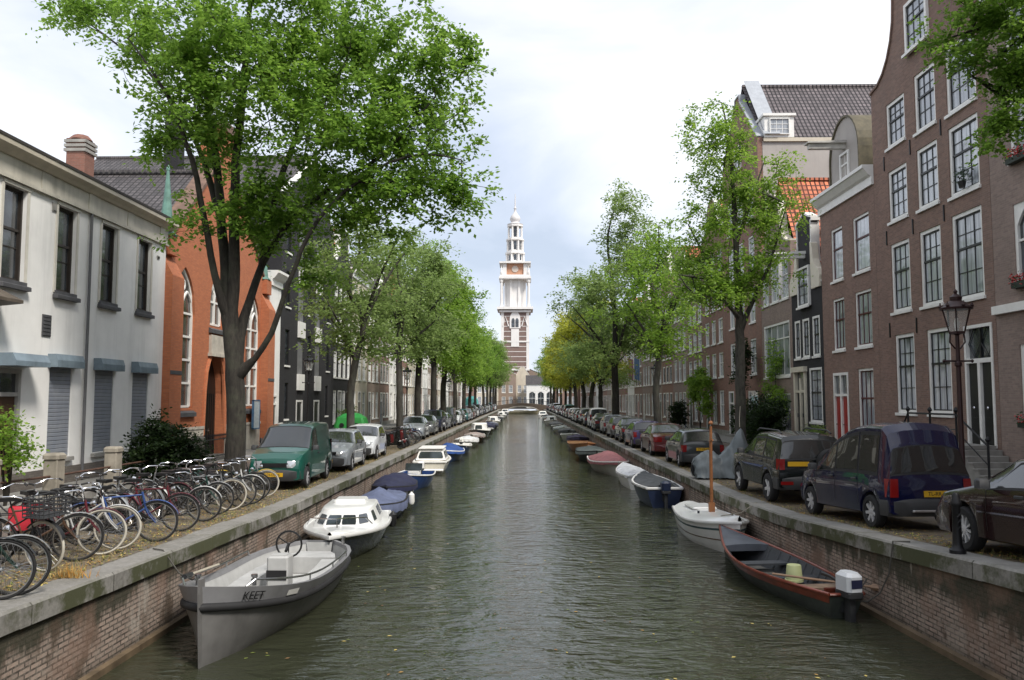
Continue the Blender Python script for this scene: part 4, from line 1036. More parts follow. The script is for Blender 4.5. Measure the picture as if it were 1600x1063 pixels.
YR = row(1, 56.05, [('red', 7.0, 14.6, 'bell', 3, 4, 'plainwhite', 'green_door'), ('brown', 6.2, 13.8, 'cornice', 3, 4, 'curtain', 'black_door'), ('grey', 6.6, 13, 'neck', 3, 3, 'plainwhite', 'blue_door'), ('red', 6, 14, 'step', 3, 4, 'small', 'brown_door'),
    ('pale', 7.5, 12.6, 'cornice', 4, 3, 'curtain', 'green_door'), ('grey', 6, 13.4, 'bell', 3, 3, 'plainwhite', 'white_door'), ('brown', 7, 14.2, 'cornice', 3, 4, 'small', 'red_door'), ('white', 6.4, 12.4, 'neck', 3, 3, 'plainwhite', 'black_door'),
    ('red', 7.2, 13.2, 'cornice', 4, 3, 'curtain', 'green_door'), ('brown', 5.8, 12.8, 'spout', 3, 3, 'small', 'brown_door'), ('cream', 7, 13.6, 'cornice', 3, 3, 'plainwhite', 'blue_door'), ('pale', 6.5, 12.4, 'bell', 3, 3, 'curtain', 'black_door'),
    ('red', 6.2, 13, 'neck', 3, 3, 'small', 'green_door'), ('grey', 7.4, 12.2, 'cornice', 4, 3, 'plainwhite', 'brown_door'), ('white', 6.8, 12.8, 'cornice', 3, 3, 'plainwhite', 'green_door'), ('brown', 6, 13.2, 'step', 3, 3, 'curtain', 'black_door'),
    ('cream', 7.6, 12, 'cornice', 3, 3, 'plainwhite', 'red_door'), ('red', 6.4, 12.6, 'bell', 3, 3, 'small', 'green_door'), ('pale', 8, 13, 'cornice', 4, 3, 'curtain', 'brown_door'), ('grey', 7, 12.4, 'neck', 3, 3, 'plainwhite', 'blue_door'), ('brown', 7.5, 12.6, 'cornice', 3, 3, 'small', 'black_door')])

# ---- end of the canal: bridge, buildings, church tower --------------------------------
br = thing('bridge', 'low arched brick bridge closing the far end of the canal', 'bridge', (-.2, 206, 0))
m = MB(); out_ = [(-7.5, -1), (-7.5, 1.9)] + [(-7.5 + 15 * k / 12, 1.9 + .75 * math.sin(math.pi * k / 12)) for k in range(1, 12)] + [(7.5, 1.9), (7.5, -1), (4.2, -1), (4.2, .5)] + [(4.2 * math.cos(k * math.pi / 12), .5 + 1.25 * math.sin(k * math.pi / 12)) for k in range(1, 12)] + [(-4.2, .5), (-4.2, -1)]
m.prism(out_, 0, 7, 'xz'); m.build('arch', brick('bridge_brick', (.16, .12, .09), (.13, .10, .08), (.12, .1, .08)), br)
m = MB()
for y in (0.1, 6.8):
    m.tube([(-7.5 + 15 * k / 12, y, 2.85 + .75 * math.sin(math.pi * k / 12)) for k in range(13)], .05, 6)
    for k in range(13): m.tube([(-7.5 + 15 * k / 12, y, 1.9 + .75 * math.sin(math.pi * k / 12)), (-7.5 + 15 * k / 12, y, 2.85 + .75 * math.sin(math.pi * k / 12))], .04, 6)
m.build('railing', blackm, br)
m = MB(); m.tube([(4.2 * math.cos(k * math.pi / 12), -.05, .5 + 1.3 * math.sin(k * math.pi / 12)) for k in range(13)], .16, 6); m.build('arch_ring', palestone, br)
endh = MB()
eb = house('white_arcade_house', 'white house with three tall arched windows beyond the bridge at the canal end', -1, -4, 4, 8.0, white, [], 'none', plinth=0)
bpy.data.objects.remove(eb) if False else None
eb.location = (4.5 - 3.5, 222, 1.2); eb.rotation_euler = (0, 0, 0); 
for c in list(eb.children): bpy.data.objects.remove(c)
w_ = MB(); hs = [(.6 + k * 2.4, 2.5 + k * 2.4, .4, 4.6) for k in range(3)]; facade(w_, 7.6, 6.6, hs, rev=.4); w_.box(0.001, 7.6, .41, 9, 0, 6.6); w_.build('wall', white, eb)
for h in hs: add_window(eb, h[0], h[2], h[1] - h[0], h[3] - h[2], 'arched')
MB().prism([(-.3, 6.6), (9.2, 6.6), (4.5, 9.2)], -.2, 7.8, 'yz').build('roof', tile_dark, eb)

for i, (x0, W, H, col, rf, lab, y) in enumerate(((-13.5, 6.5, 8.5, 'cream', 'cornice', 'cream house at the far end of the left quay beyond the bridge', 224), (-7, 5, 9.5, 'pale', 'bell', 'pale brick bell gable house beyond the bridge, left of the tower foot', 230), (-2.2, 4.2, 9.0, 'cream', 'spout', 'cream spout gable house at the foot of the church tower', 232), (9.2, 6.5, 8.6, 'brown', 'cornice', 'brown brick house beyond the bridge, right of the white arcade house', 226), (16, 8, 11, 'red', 'neck', 'red brick neck gable house beyond the bridge at the end of the right quay', 224), (-21, 7.4, 11, 'brown', 'step', 'brown stepped gable house beyond the bridge at the end of the left quay', 224))):
    n = 2 if W < 5.5 else 3
    hh = house('end_house', lab, -1, 0, W, H, walls[col], even(W, n, 1.1, 4.4, 6.6, 'plainwhite') + even(W, n, 1.1, 1.0, 3.3, 'plainwhite'), rf, 3, 9, 3, group='houses beyond the bridge', z=1.1, detail=0, rm=tile_red if i in (1, 2) else tile_dark)
    hh.location = (x0, y, 1.1); hh.rotation_euler = (0, 0, 0)

tw = thing('church_tower', 'tall white and brick church tower with onion spire at the end of the canal', 'church tower', (-2.45, 256, 1.15))
tb = brick('tower_brick', (.25, .165, .14), (.20, .13, .115), (.26, .21, .19)); ts = plain('tower_sandstone', (0.77, 0.75, 0.73), .8, .06, .4, stain=.15); tor = plain('tower_orange_panel', (.50, .27, .17), .8, .15)
m = MB(); m.box(-4.3, 4.3, -4.3, 4.3, 0, 30.8); m.build('brick_shaft', tb, tw)
m = MB()
for z0, z1, r in ((11.5, 12.1, 4.6), (20.4, 20.9, 4.5), (29.9, 30.5, 5.0), (30.8, 31.6, 5.7)): m.box(-r, r, -r, r, z0, z1)
for s in (-4.0, 4.0): 
    m.box(s - .45, s + .45, -4.42, -4.302, 12.1, 29.9)
m.box(-1.25, 1.25, -4.48, -4.302, 19.0, 24.6)
m.prism(pointed(-1.7, 1.7, 24.8, 27.6)[0], -4.55, -4.302, 'xz'); 
for s in (-3.0, 3.0): m.tube([(s - .9, -4.4, 25.5), (s, -4.4, 28.6), (s + .9, -4.4, 25.5)], .22, 6)
m.box(-1.5, 1.5, -4.45, -4.302, 2, 8.5)
for k in range(11): m.box(-4.33, 4.33, -4.33, -4.304, 12.6 + k * 1.6, 12.76 + k * 1.6)
m.build('stone_trim', ts, tw)
m = MB(); 
for s in (-.62, .62): m.prism(pointed(s - .5, s + .5, 25.2, 27.2)[0], -4.62, -4.56, 'xz')
m.box(-.8, .8, -4.52, -4.46, 2.2, 6.0)
m.build('belfry_window', pane, tw)
def octo(mb, r, z0, z1, rot=.5, n=8, mi=0): mb.lathe([(r, z0), (r, z1)], (0, 0, 0), n, mi, rot=rot)
m = MB(); octo(m, 3.3, 31.6, 41.0)
for k in range(8):
    a = (k + .5) * math.pi / 4
    for rr in (3.35,): m.box(rr * math.cos(a) - .35, rr * math.cos(a) + .35, rr * math.sin(a) - .35, rr * math.sin(a) + .35, 31.6, 40.6)
for sx in (-4.3, 4.3):
    for sy in (-4.3, 4.3):
        m.lathe([(.55, 31.6), (.55, 32.4), (.42, 32.5), (.36, 39.4), (.55, 39.6), (.6, 40.5)], (sx, sy, 0), 10); m.lathe([(.4, 42), (.5, 42.6), (.3, 43.2), (.1, 44.6), (.02, 45.6)], (sx, sy, 0), 8)
m.build('column_stage', ts, tw)
m = MB()
m.box(-5.1, 5.1, -5.1, 5.1, 40.6, 41.3); m.box(-4.8, 4.8, -4.8, 4.8, 41.3, 41.9); m.box(-5.0, 5.0, -5.0, 5.0, 45.6, 46.1)
for sx in (-1, 1):
    m.box(sx * 3.3 - .6, sx * 3.3 + .6, -4.2, 4.2, 41.9, 45.6)
m.build('cornice_stage', ts, tw)
m = MB(); m.box(-3.7, 3.7, -3.7, 3.7, 41.9, 45.6); m.build('clock_stage', tor, tw)
m = MB(); octo(m, 1.1, 0, .15); m.build('clock_face', plain('clock_pale', (.55, .48, .42), .5), tw, rot=(R(90), 0, 0), loc=(0, -3.72, 43.8))
for z0, z1, r, nm in ((46.1, 49.6, 3.05, 'lower_lantern'), (49.6, 54.0, 2.75, 'middle_lantern'), (54.0, 58.6, 2.35, 'open_lantern')):
    m = MB(); octo(m, r + .35, z1 - .5, z1); octo(m, r + .15, z0, z0 + .5)
    inner = r * .80
    for k in range(8):
        a = (k + .5) * math.pi / 4; m.lathe([(.36, z0 + .5), (.3, z1 - .5)], (r * .95 * math.cos(a), r * .95 * math.sin(a), 0), 6)
    if nm != 'open_lantern': octo(m, inner + .12, z0, z1)
    lo = m.build(nm, ts, tw)
    d = MB()
    if nm == 'open_lantern': octo(d, inner * .55, z0, z1)
    else:
        for k in range(8):
            a = k * math.pi / 4; c_, s_ = math.cos(a), math.sin(a); rr = (inner + .12) * math.cos(math.pi / 8) + .05; hw = .42; zz = (z0 + .9, z1 - .8)
            d.poly([(rr * c_ - hw * s_, rr * s_ + hw * c_, zz[0]), (rr * c_ + hw * s_, rr * s_ - hw * c_, zz[0]), (rr * c_ + hw * s_, rr * s_ - hw * c_, zz[1]), (rr * c_ - hw * s_, rr * s_ + hw * c_, zz[1])])
    d.build('louvre', pane, lo)
m = MB(); m.lathe([(2.5, 58.6), (2.6, 59.0), (1.7, 59.3), (1.3, 59.7), (1.6, 60.3), (1.7, 60.9), (1.35, 61.8), (.75, 62.5), (.42, 63.1), (.32, 64.0), (.5, 64.3), (.28, 64.7), (.2, 65.2), (.15, 68.0), (.05, 69.2)], n=14)
m.build('onion_spire', plain('pale_lead_spire', (.62, .60, .60), .6, .1), tw, smooth=40)
nv = thing('church_nave', 'pale brick church body with dark roof below the tower', 'church', (-2, 262, 1.1))
m = MB(); m.box(-14, 14, 0, 30, 0, 8); m.prism([(-14, 8), (14, 8), (0, 14)], 0, .6, 'xz'); m.build('wall', b_pale, nv)
m = MB(); m.prism([(-14.4, 8), (14.4, 8), (0, 14.4)], .7, 30, 'xz'); m.build('roof', tile_dark, nv)
# ------------------------------------------------------------------ trees
def barkmat(name, c):
    b = NB(name); v = b.coord(scale=(1, 1, 0.25))
    n = b.noise(v, 14, 5, 0.7); n2 = b.noise(b.coord(), 1.3, 5, 0.6)
    cc = b.ramp(n, [(0.35, sc(c, 0.45)), (0.7, sc(c, 1.35))])
    b.col(b.mix(b.ramp(n2, [(0.5, 0.0), (0.72, 0.5)]), cc, (0.085, 0.095, 0.06))); b.set(rough=0.9); b.bump(n, 0.8, 0.03)
    return b.m
bark = barkmat('elm_bark', (0.034, 0.029, 0.023)); barkg = barkmat('grey_bark', (0.06, 0.055, 0.046))
lf_elm = leafmat('elm_leaf', (0.14, 0.275, 0.034), (0.31, 0.48, 0.08))
lf_bright = leafmat('bright_leaf', (0.185, 0.335, 0.042), (0.36, 0.52, 0.085))
lf_grey = leafmat('dull_leaf', (0.21, 0.31, 0.085), (0.34, 0.45, 0.15))
lf_yellow = leafmat('yellow_green_leaf', (0.35, 0.39, 0.04), (0.54, 0.55, 0.08))
lf_dark = leafmat('dark_leaf', (0.020, 0.04, 0.014), (0.05, 0.085, 0.025))

def skeleton(limbs, targets, rng, kpath=0.18, leafr=0.011, wig=0.16):
    """limbs: polylines [(pt, r)...] ; targets: points to reach. -> nodes, parents, radii, target node ids"""
    P, par, fr, dep = [], [], [], []
    def add(p, pa, r=0.0):
        P.append(np.array(p, float)); par.append(pa); fr.append(r)
        dep.append(0.0 if pa < 0 else dep[pa] + float(np.linalg.norm(P[-1] - P[pa]))); return len(P) - 1
    for li, lb in enumerate(limbs):
        pts = [np.array(q[:3], float) for q in lb]; rs = [q[3] for q in lb]
        if li == 0: prev = add(pts[0], -1, rs[0])
        else:
            A = np.array(P); prev = int(np.argmin(((A - pts[0]) ** 2).sum(1)))
        # catmull-rom through the given points
        ext = [2 * pts[0] - pts[1]] + pts + [2 * pts[-1] - pts[-2]]
        for i in range(1, len(pts)):
            p0, p1, p2, p3 = ext[i - 1], ext[i], ext[i + 1], ext[i + 2]
            n = max(2, int(np.linalg.norm(p2 - p1) / 0.45))
            for k in range(1, n + 1):
                t = k / n
                q = 0.5 * (2 * p1 + (p2 - p0) * t + (2 * p0 - 5 * p1 + 4 * p2 - p3) * t * t + (3 * p1 - p0 - 3 * p2 + p3) * t ** 3)
                prev = add(q + rng.normal(0, 0.012, 3), prev, rs[i - 1] * (1 - t) + rs[i] * t)
    nb0 = len(P)
    base = np.array(P)
    minz = limbs[0][-1][2]
    T = np.array(targets)
    d0 = np.array([np.sqrt(((base - t) ** 2).sum(1)).min() for t in T])
    tid = np.zeros(len(T), int)
    cap = len(P) + len(T) * 5 + 10
    A = np.full((cap, 3), 1e6); D = np.zeros(cap); A[:len(P)] = P; D[:len(P)] = dep
    low = np.array([i for i in range(nb0) if P[i][2] < minz - 0.3 and fr[i] > limbs[0][-1][3] * .9])
    if len(low): A[low] = 1e6
    for i in np.argsort(d0):
        t = T[i]
        dd = np.sqrt(((A[:len(P)] - t) ** 2).sum(1)); up = np.maximum(0, A[:len(P), 2] - t[2])
        j = int(np.argmin(dd + kpath * D[:len(P)] + 0.5 * up))
        L_ = dd[j]; n = int(np.clip(L_ / 0.45, 1, 4)); prev = j; s = P[j]
        bend = rng.normal(0, wig * L_, 3) + np.array([0, 0, 0.12 * L_])
        for k in range(1, n + 1):
            u = k / n; q = s + (t - s) * u + bend * math.sin(math.pi * u) * 0.5
            prev = add(q, prev); A[len(P) - 1] = q; D[len(P) - 1] = dep[-1]
        tid[i] = prev
    n = len(P); r = np.array(fr); acc = np.zeros(n)
    for i in range(n - 1, -1, -1):
        if r[i] == 0: r[i] = max(leafr, acc[i] ** (1 / 2.3))
        if par[i] >= 0 : acc[par[i]] += r[i] ** 2.3
    return np.array(P), np.array(par), r, tid

def branch_mesh(name, P, par, r, mat, n=6):
    """one tapered tube per edge chain"""
    ch = {}
    for i, p in enumerate(par):
        if p >= 0: ch.setdefault(p, []).append(i)
    mb = MB(); done = set()
    starts = [(i, None) for i in range(len(P)) if par[i] < 0]
    stack = [(starts[0][0], -1)]
    while stack:
        i, pa = stack.pop()
        chain = [i] if pa < 0 else [pa, i]
        c = i
        while c in ch:
            cs = sorted(ch[c], key=lambda q: -r[q])
            for o in cs[1:]: stack.append((o, c))
            c = cs[0]; chain.append(c)
        if len(chain) < 2: continue
        rr = [r[k] for k in chain]
        if pa >= 0: rr[0] = min(r[pa], rr[1] * 1.5)
        k = n if max(rr) > 0.05 else (5 if max(rr) > .025 else 3)
        if max(rr) > .18: k = 14
        mb.tube([P[q] for q in chain], rr, k, cap=False)
    return mb.mesh(name, mat, 60)

def leaf_mesh(name, centers, per, spread, size, mat, rng, droop=0.35, flat=0.55, tw=5):
    """leaves set in two ranks along small twigs round each branch end"""
    C = np.repeat(np.array(centers), tw, axis=0); nt_ = len(C)
    d = rng.normal(0, 1, (nt_, 3)); d[:, 2] *= flat; d /= np.linalg.norm(d, axis=1)[:, None]
    ln = spread * rng.uniform(0.5, 1.5, nt_)
    k = max(1, per // tw); t = np.tile(np.linspace(0.12, 1, k), nt_) ; C = np.repeat(C, k, 0); D = np.repeat(d, k, 0); LN = np.repeat(ln, k)
    N_ = len(C)
    pos = C + D * (t * LN)[:, None]; pos[:, 2] -= droop * LN * t ** 2
    side = np.cross(D, np.array([0, 0, 1.0])); side /= np.maximum(np.linalg.norm(side, axis=1), 1e-3)[:, None]
    sg = np.where(np.arange(N_) % 2, 1.0, -1.0)
    ax = D * 0.5 + side * sg[:, None] * 0.8 + rng.normal(0, 0.35, (N_, 3)); ax[:, 2] -= 0.25; ax /= np.linalg.norm(ax, axis=1)[:, None]
    nrm = np.array([0, 0, 1.0]) + rng.normal(0, 0.55, (N_, 3)); wv = np.cross(ax, nrm); wv /= np.maximum(np.linalg.norm(wv, axis=1), 1e-3)[:, None]
    s = size * rng.uniform(0.65, 1.3, N_)[:, None]
    pos = pos + rng.normal(0, size * .4, (N_, 3))
    V = np.stack([pos, pos + ax * s * .45 + wv * s * .30, pos + ax * s, pos + ax * s * .45 - wv * s * .30], 1).reshape(-1, 3)
    me = bpy.data.meshes.new(name)
    me.vertices.add(4 * N_); me.vertices.foreach_set('co', V.ravel())
    me.loops.add(4 * N_); me.loops.foreach_set('vertex_index', np.arange(4 * N_, dtype=np.int32))
    me.polygons.add(N_); me.polygons.foreach_set('loop_start', np.arange(0, 4 * N_, 4, dtype=np.int32)); me.polygons.foreach_set('loop_total', np.full(N_, 4, np.int32))
    tint = np.clip(np.repeat(rng.normal(0.5, 0.16, len(centers)), tw * k) + rng.normal(0, 0.16, N_), 0, 1)
    at_ = me.attributes.new('tint', 'FLOAT', 'FACE'); at_.data.foreach_set('value', tint.astype(np.float32))
    me.materials.append(mat); me.update(); me.validate()
    return me

def lobe_points(lobes, n, rng, shell=0.55):
    """points through ellipsoids (cx,cy,cz,rx,ry,rz), denser towards their outsides"""
    v = np.array([l[3] * l[4] * l[5] for l in lobes]) ** 0.8; v /= v.sum(); out = []
    for l, k in zip(lobes, rng.multinomial(n, v)):
        d = rng.normal(0, 1, (k, 3)); d /= np.linalg.norm(d, axis=1)[:, None]
        rad = (shell + (1 - shell) * rng.random(k)) ** 1.0 * np.where(rng.random(k) < .3, rng.random(k), 1)
        out.append(np.array(l[:3]) + d * rad[:, None] * np.array(l[3:6]))
    return np.concatenate(out)

def tree_meshes(limbs, T, rng, per, spread, size, lm, bm, leafr=0.011, bare=0.0, **kw):
    P, par, r, tid = skeleton(limbs, T, rng, leafr=leafr)
    tm = branch_mesh('trunk', P, par, r, bm)
    ends = P[tid]
    # leaves also along the last stretch of each branch
    mids = (P[tid] + P[np.maximum(par[tid], 0)]) / 2
    C = np.concatenate([ends, mids[::2]])
    if bare: C = C[rng.random(len(C)) > bare]
    return tm, leaf_mesh('crown', C, per, spread, size, lm, rng, **kw)
def plant_tree(name, label, loc, tm, cm, rz=0, group=None, scale=1.0, lm=None, sz=None):
    root = thing(name, label, 'tree', loc, rz, group); root.scale = (scale, scale, sz or scale)
    link('trunk', tm, root); c = link('crown', cm, root)
    if lm is not None:
        c.material_slots[0].link = 'OBJECT'; c.material_slots[0].material = lm
    return root

# the big elm by the bicycles
rng = np.random.default_rng(5)
TY = 22.0; base = Vector((-7.95, TY, zl(22) - .1))
def tp(x, y, dy=0.0):
    p = at(x, y, TY + dy); return (p.x - base.x, p.y - base.y, p.z - base.z)
def limb(pts): return [(*tp(x, y, dy), r) for x, y, dy, r in pts]
limbs = [
    [(0.02, 0, 0, .40), (0, 0, .35, .31)] + limb([(369, 700, 0, .27), (369, 640, 0, .255), (367, 590, 0, .255), (363, 540, 0, .235), (358, 495, .05, .215)]),
    limb([(358, 495, .05, .2), (352, 420, 0, .15), (346, 340, .2, .125), (338, 250, .3, .11), (322, 150, .4, .07), (310, 60, .4, .04)]),
    limb([(360, 515, .05, .18), (366, 420, -.1, .155), (366, 330, -.2, .135), (368, 250, -.3, .115), (382, 130, -.3, .10), (392, 0, -.2, .06), (405, -130, 0, .03)]),
    limb([(356, 500, .05, .15), (340, 450, -.3, .10), (330, 400, -.5, .09), (316, 330, -.8, .08), (300, 250, -1.2, .07), (262, 150, -1.6, .045), (200, 60, -2, .02)]),
    limb([(364, 555, 0, .18), (390, 470, .4, .115), (408, 415, .8, .105), (422, 340, 1.1, .11), (452, 240, 1.5, .085), (500, 130, 1.8, .06), (545, 10, 2, .03)]),
    limb([(372, 585, 0, .2), (398, 560, -.2, .085), (425, 520, -.4, .078), (442, 470, -.6, .07), (462, 415, -.8, .06), (500, 340, -1, .05), (580, 270, -1.1, .04), (660, 240, -1.0, .03), (720, 250, -.9, .02)]),
    limb([(408, 415, .8, .11), (450, 350, .6, .07), (520, 290, .2, .06), (600, 240, -.2, .045), (680, 150, -.5, .02)]),
    limb([(346, 340, .2, .12), (300, 210, 1, .06), (230, 110, 1.6, .04), (130, 30, 2, .02)]),
]
ppm = 1250 / TY
def lobe(x, y, dy, rx, ry, rd):
    c = tp(x, y, dy); return (*c, rx / ppm, rd, ry / ppm)
lobes = [lobe(165, 5, .5, 105, 60, 1.7), lobe(300, 70, -.5, 150, 120, 2.8), lobe(430, 90, 0, 160, 150, 3.2), lobe(560, 70, .3, 150, 125, 2.8), lobe(650, 160, 0, 100, 130, 2.2),
         lobe(700, 290, 0, 78, 48, 1.3), lobe(520, 270, 0, 150, 95, 2.4), lobe(300, 195, -.5, 95, 65, 1.9), lobe(560, 350, -.2, 110, 38, 1.5), lobe(440, 345, .5, 75, 60, 1.7), lobe(430, -120, 0, 250, 120, 3.4),
         lobe(250, 215, -.6, 60, 40, 1.1), lobe(285, 355, -.6, 42, 45, .8), lobe(620, 300, -.4, 80, 50, 1.4), lobe(690, 60, 0, 45, 55, 1), lobe(470, 400, .2, 50, 38, .9), lobe(395, 300, -.6, 75, 75, 1.2), lobe(335, 300, -.9, 60, 45, .9), lobe(500, 420, .6, 60, 30, .8), lobe(640, 230, .8, 110, 90, 1.6), lobe(530, 180, -1.2, 150, 100, 1.4), lobe(350, 130, -1.6, 140, 90, 1.3), lobe(420, 370, .9, 50, 40, .7), lobe(745, 298, 0, 55, 30, .8), lobe(728, 85, 0, 34, 45, .6), lobe(738, 215, 0, 32, 28, .6), lobe(110, 10, .6, 70, 25, .9), lobe(700, 340, .3, 40, 25, .6)]
T = lobe_points(lobes, 1120, rng, .42)
tm, cm = tree_meshes(limbs, T, rng, 54, .46, .145, lf_elm, bark, leafr=.007, droop=.4)
plant_tree('elm_tree', 'big leaning elm with dark forked trunk rising behind the parked bicycles', base, tm, cm)

# the thin tree by the covered motorcycle on the right
rng = np.random.default_rng(8)
TY = 28.2; base = Vector((at(1157, 700, TY).x, TY, zr(28) - .1)); ppm = 1250 / TY
limbs = [[(0, 0, 0, .24), (0, 0, .5, .19)] + limb([(1157, 600, 0, .17), (1156, 520, 0, .155), (1154, 460, 0, .13), (1150, 380, .1, .1), (1146, 300, .2, .075), (1138, 220, .2, .045), (1128, 160, .2, .02)]),
         limb([(1156, 520, 0, .11), (1178, 465, -.3, .075), (1200, 420, -.5, .055), (1215, 370, -.6, .035), (1230, 320, -.7, .018)]),
         limb([(1154, 460, 0, .1), (1125, 430, .4, .06), (1098, 395, .6, .045), (1075, 350, .8, .025)]),
         limb([(1156, 500, 0, .1), (1130, 470, -.5, .045), (1085, 460, -.8, .035), (1060, 430, -1, .018)]),
         limb([(1150, 380, .1, .08), (1175, 310, .4, .05), (1195, 250, .5, .02)])]
lobes = [lobe(1115, 225, 0, 58, 80, 1.7), lobe(1160, 300, 0, 80, 75, 2.0), lobe(1110, 350, 0, 65, 70, 1.9), lobe(1205, 340, 0, 55, 55, 1.5), lobe(1185, 420, -.3, 70, 45, 1.6), lobe(1085, 430, 0, 48, 45, 1.5), lobe(1150, 210, 0, 35, 50, .9), lobe(1130, 455, -.3, 60, 35, 1.4), lobe(1230, 260, 0, 30, 30, .8)]
T = lobe_points(lobes, 360, rng, .4)
tm, cm = tree_meshes(limbs, T, rng, 50, .44, .116, lf_bright, barkg, leafr=.007, droop=.45)
plant_tree('street_tree', 'slender tree with forked grey trunk beside the tarpaulin covered motorcycle', base, tm, cm)

# branches of the tree that stands just outside the right edge
rng = np.random.default_rng(11)
TY = 14.0; base = Vector((10.6, TY, zr(14) - .1)); ppm = 1250 / TY
limbs = [[(0, 0, 0, .3), (0, 0, .5, .24), (-.05, .1, 3, .21), (-.15, .2, 4.6, .18), (-.2, .2, 6.2, .13), (-.3, .1, 8, .08), (-.3, 0, 10, .03)],
         [(-.15, .2, 4.6, .1), (-.35, .5, 5.6, .06), (-.55, .7, 6.3, .045), (-.9, .8, 6.9, .03)] , limb([(1650, 180, .4, .05), (1580, 150, .5, .035), (1520, 120, .5, .02)]), limb([(1640, 60, .2, .045), (1560, 40, .3, .03), (1480, 60, .3, .015)])]
lobes = [lobe(1530, 25, .2, 85, 45, .8), lobe(1590, 110, .2, 75, 55, .9), lobe(1500, 90, .3, 60, 35, .6), lobe(1570, 190, .2, 50, 40, .6), lobe(1460, 60, .3, 36, 28, .4), lobe(1650, 40, 0, 110, 110, 1.2), lobe(1700, 180, 0, 90, 60, 1.3), lobe(1600, -80, 0, 160, 80, 1.4), lobe(1540, 225, .2, 25, 22, .3)]
T = lobe_points(lobes, 420, rng, .4)
tm, cm = tree_meshes(limbs, T, rng, 55, .26, .085, lf_elm, bark, leafr=.005, droop=.4)
plant_tree('overhanging_tree', 'leafy tree at the right edge hanging over the brown gable house', base, tm, cm)

# prototypes for both rows
def proto(seed, ht, h, rx, shape, lm, bm, n, per, spread, size, r0=.2, bare=0.0):
    rng = np.random.default_rng(seed)
    tr = [(0, 0, 0, r0 * 1.4), (0, 0, .5, r0 * 1.1), (rng.normal(0, .06), rng.normal(0, .06), ht * .6, r0), (rng.normal(0, .1), rng.normal(0, .1), ht, r0 * .9)]
    limbs = [tr]; top = np.array(tr[-1][:3])
    lead = [(*top, r0 * .85)]
    for k in range(1, 5):
        t = k / 4; lead.append((top[0] + rng.normal(0, .25), top[1] + rng.normal(0, .25), ht + (h - ht) * .92 * t, r0 * .8 * (1 - t) + .02))
    limbs.append(lead)
    nb_ = 5; a0 = rng.random() * 6
    for k in range(nb_):
        a = a0 + 2 * math.pi * k / nb_ + rng.normal(0, .3); z0 = ht + (h - ht) * .10 * k; up = (h - ht) * rng.uniform(.3, .55); rr = rx * rng.uniform(.6, .9)
        z0p = np.interp(z0, [q[2] for q in lead], range(5)); q0 = np.array(lead[int(z0p)][:3])
        limbs.append([(*q0, r0 * .55)] + [(q0[0] + math.cos(a) * rr * t, q0[1] + math.sin(a) * rr * t, q0[2] + up * t ** .8, r0 * .5 * (1 - t) + .015) for t in (.3, .6, 1.0)])
    lobes = []
    for k in range(13):
        t = (k + .5) / 13; z = ht + (h - ht) * (.04 + .92 * t)
        wd = rx * np.interp(t, *shape); a = rng.random() * 6.28
        lobes.append((math.cos(a) * wd * .45, math.sin(a) * wd * .45, z, wd * .68, wd * .68, (h - ht) * .11))
    T = lobe_points(lobes, n, rng, .4)
    return tree_meshes(limbs, T, rng, per, spread, size, lm, bm, leafr=.008, bare=bare, droop=.4)
full = ([0, .2, .5, .8, 1], [.75, 1, .95, .65, .3])
tall_ = ([0, .25, .6, .85, 1], [.55, .95, .9, .75, .35])
pA = proto(31, 4.2, 12.2, 3.6, full, lf_bright, bark, 300, 38, .62, .20)
pB = proto(32, 4.6, 12.8, 3.3, tall_, lf_bright, bark, 280, 38, .60, .19)
pC = proto(33, 4.6, 17.2, 5.0, ([0, .25, .55, .8, 1], [.8, 1, .85, .62, .3]), lf_grey, bark, 560, 38, .64, .185, .24, bare=.06)
pD = proto(34, 4.0, 11.5, 3.9, full, lf_yellow, bark, 340, 44, .66, .21)
pE = proto(35, 4.4, 11.6, 3.4, full, lf_grey, barkg, 240, 34, .58, .17, .17)
GL, GR = 'trees along the left quay', 'trees along the right quay'
def put(k, p, X, Y, label, g, s=1.0, lm=None, rz=None, sz=None):
    plant_tree('street_tree', label, (X, Y, (zl if X < 0 else zr)(Y) - .1), p[0], p[1], (k * 1.9) if rz is None else rz, g, s, lm, sz)
put(0, pE, -7.6, 35.5, 'sparse tree with crooked grey trunk in front of the black warehouse', GL, 1.0)
leftl = [(47, pE, 1.15, lf_grey), (55, pB, 1.12, lf_grey), (64, pB, 1.2, lf_bright), (72.5, pA, 1.28, lf_bright), (85, pA, 1.15, lf_bright), (97, pB, 1.15, lf_bright), (109, pA, 1.1, lf_bright), (122, pB, 1.05, lf_elm), (136, pA, 1.15, lf_elm), (150, pB, 1.2, lf_elm), (165, pA, 1.3, lf_grey), (182, pB, 1.35, lf_grey), (198, pA, 1.4, lf_grey)]
for k, (Y, p, s, lm) in enumerate(leftl):
    put(k + 1, p, -7.2 if Y < 130 else -6.7, Y, f'leafy street tree on the left quay, {ORD[k + 1]} beyond the big elm', GL, s, lm)
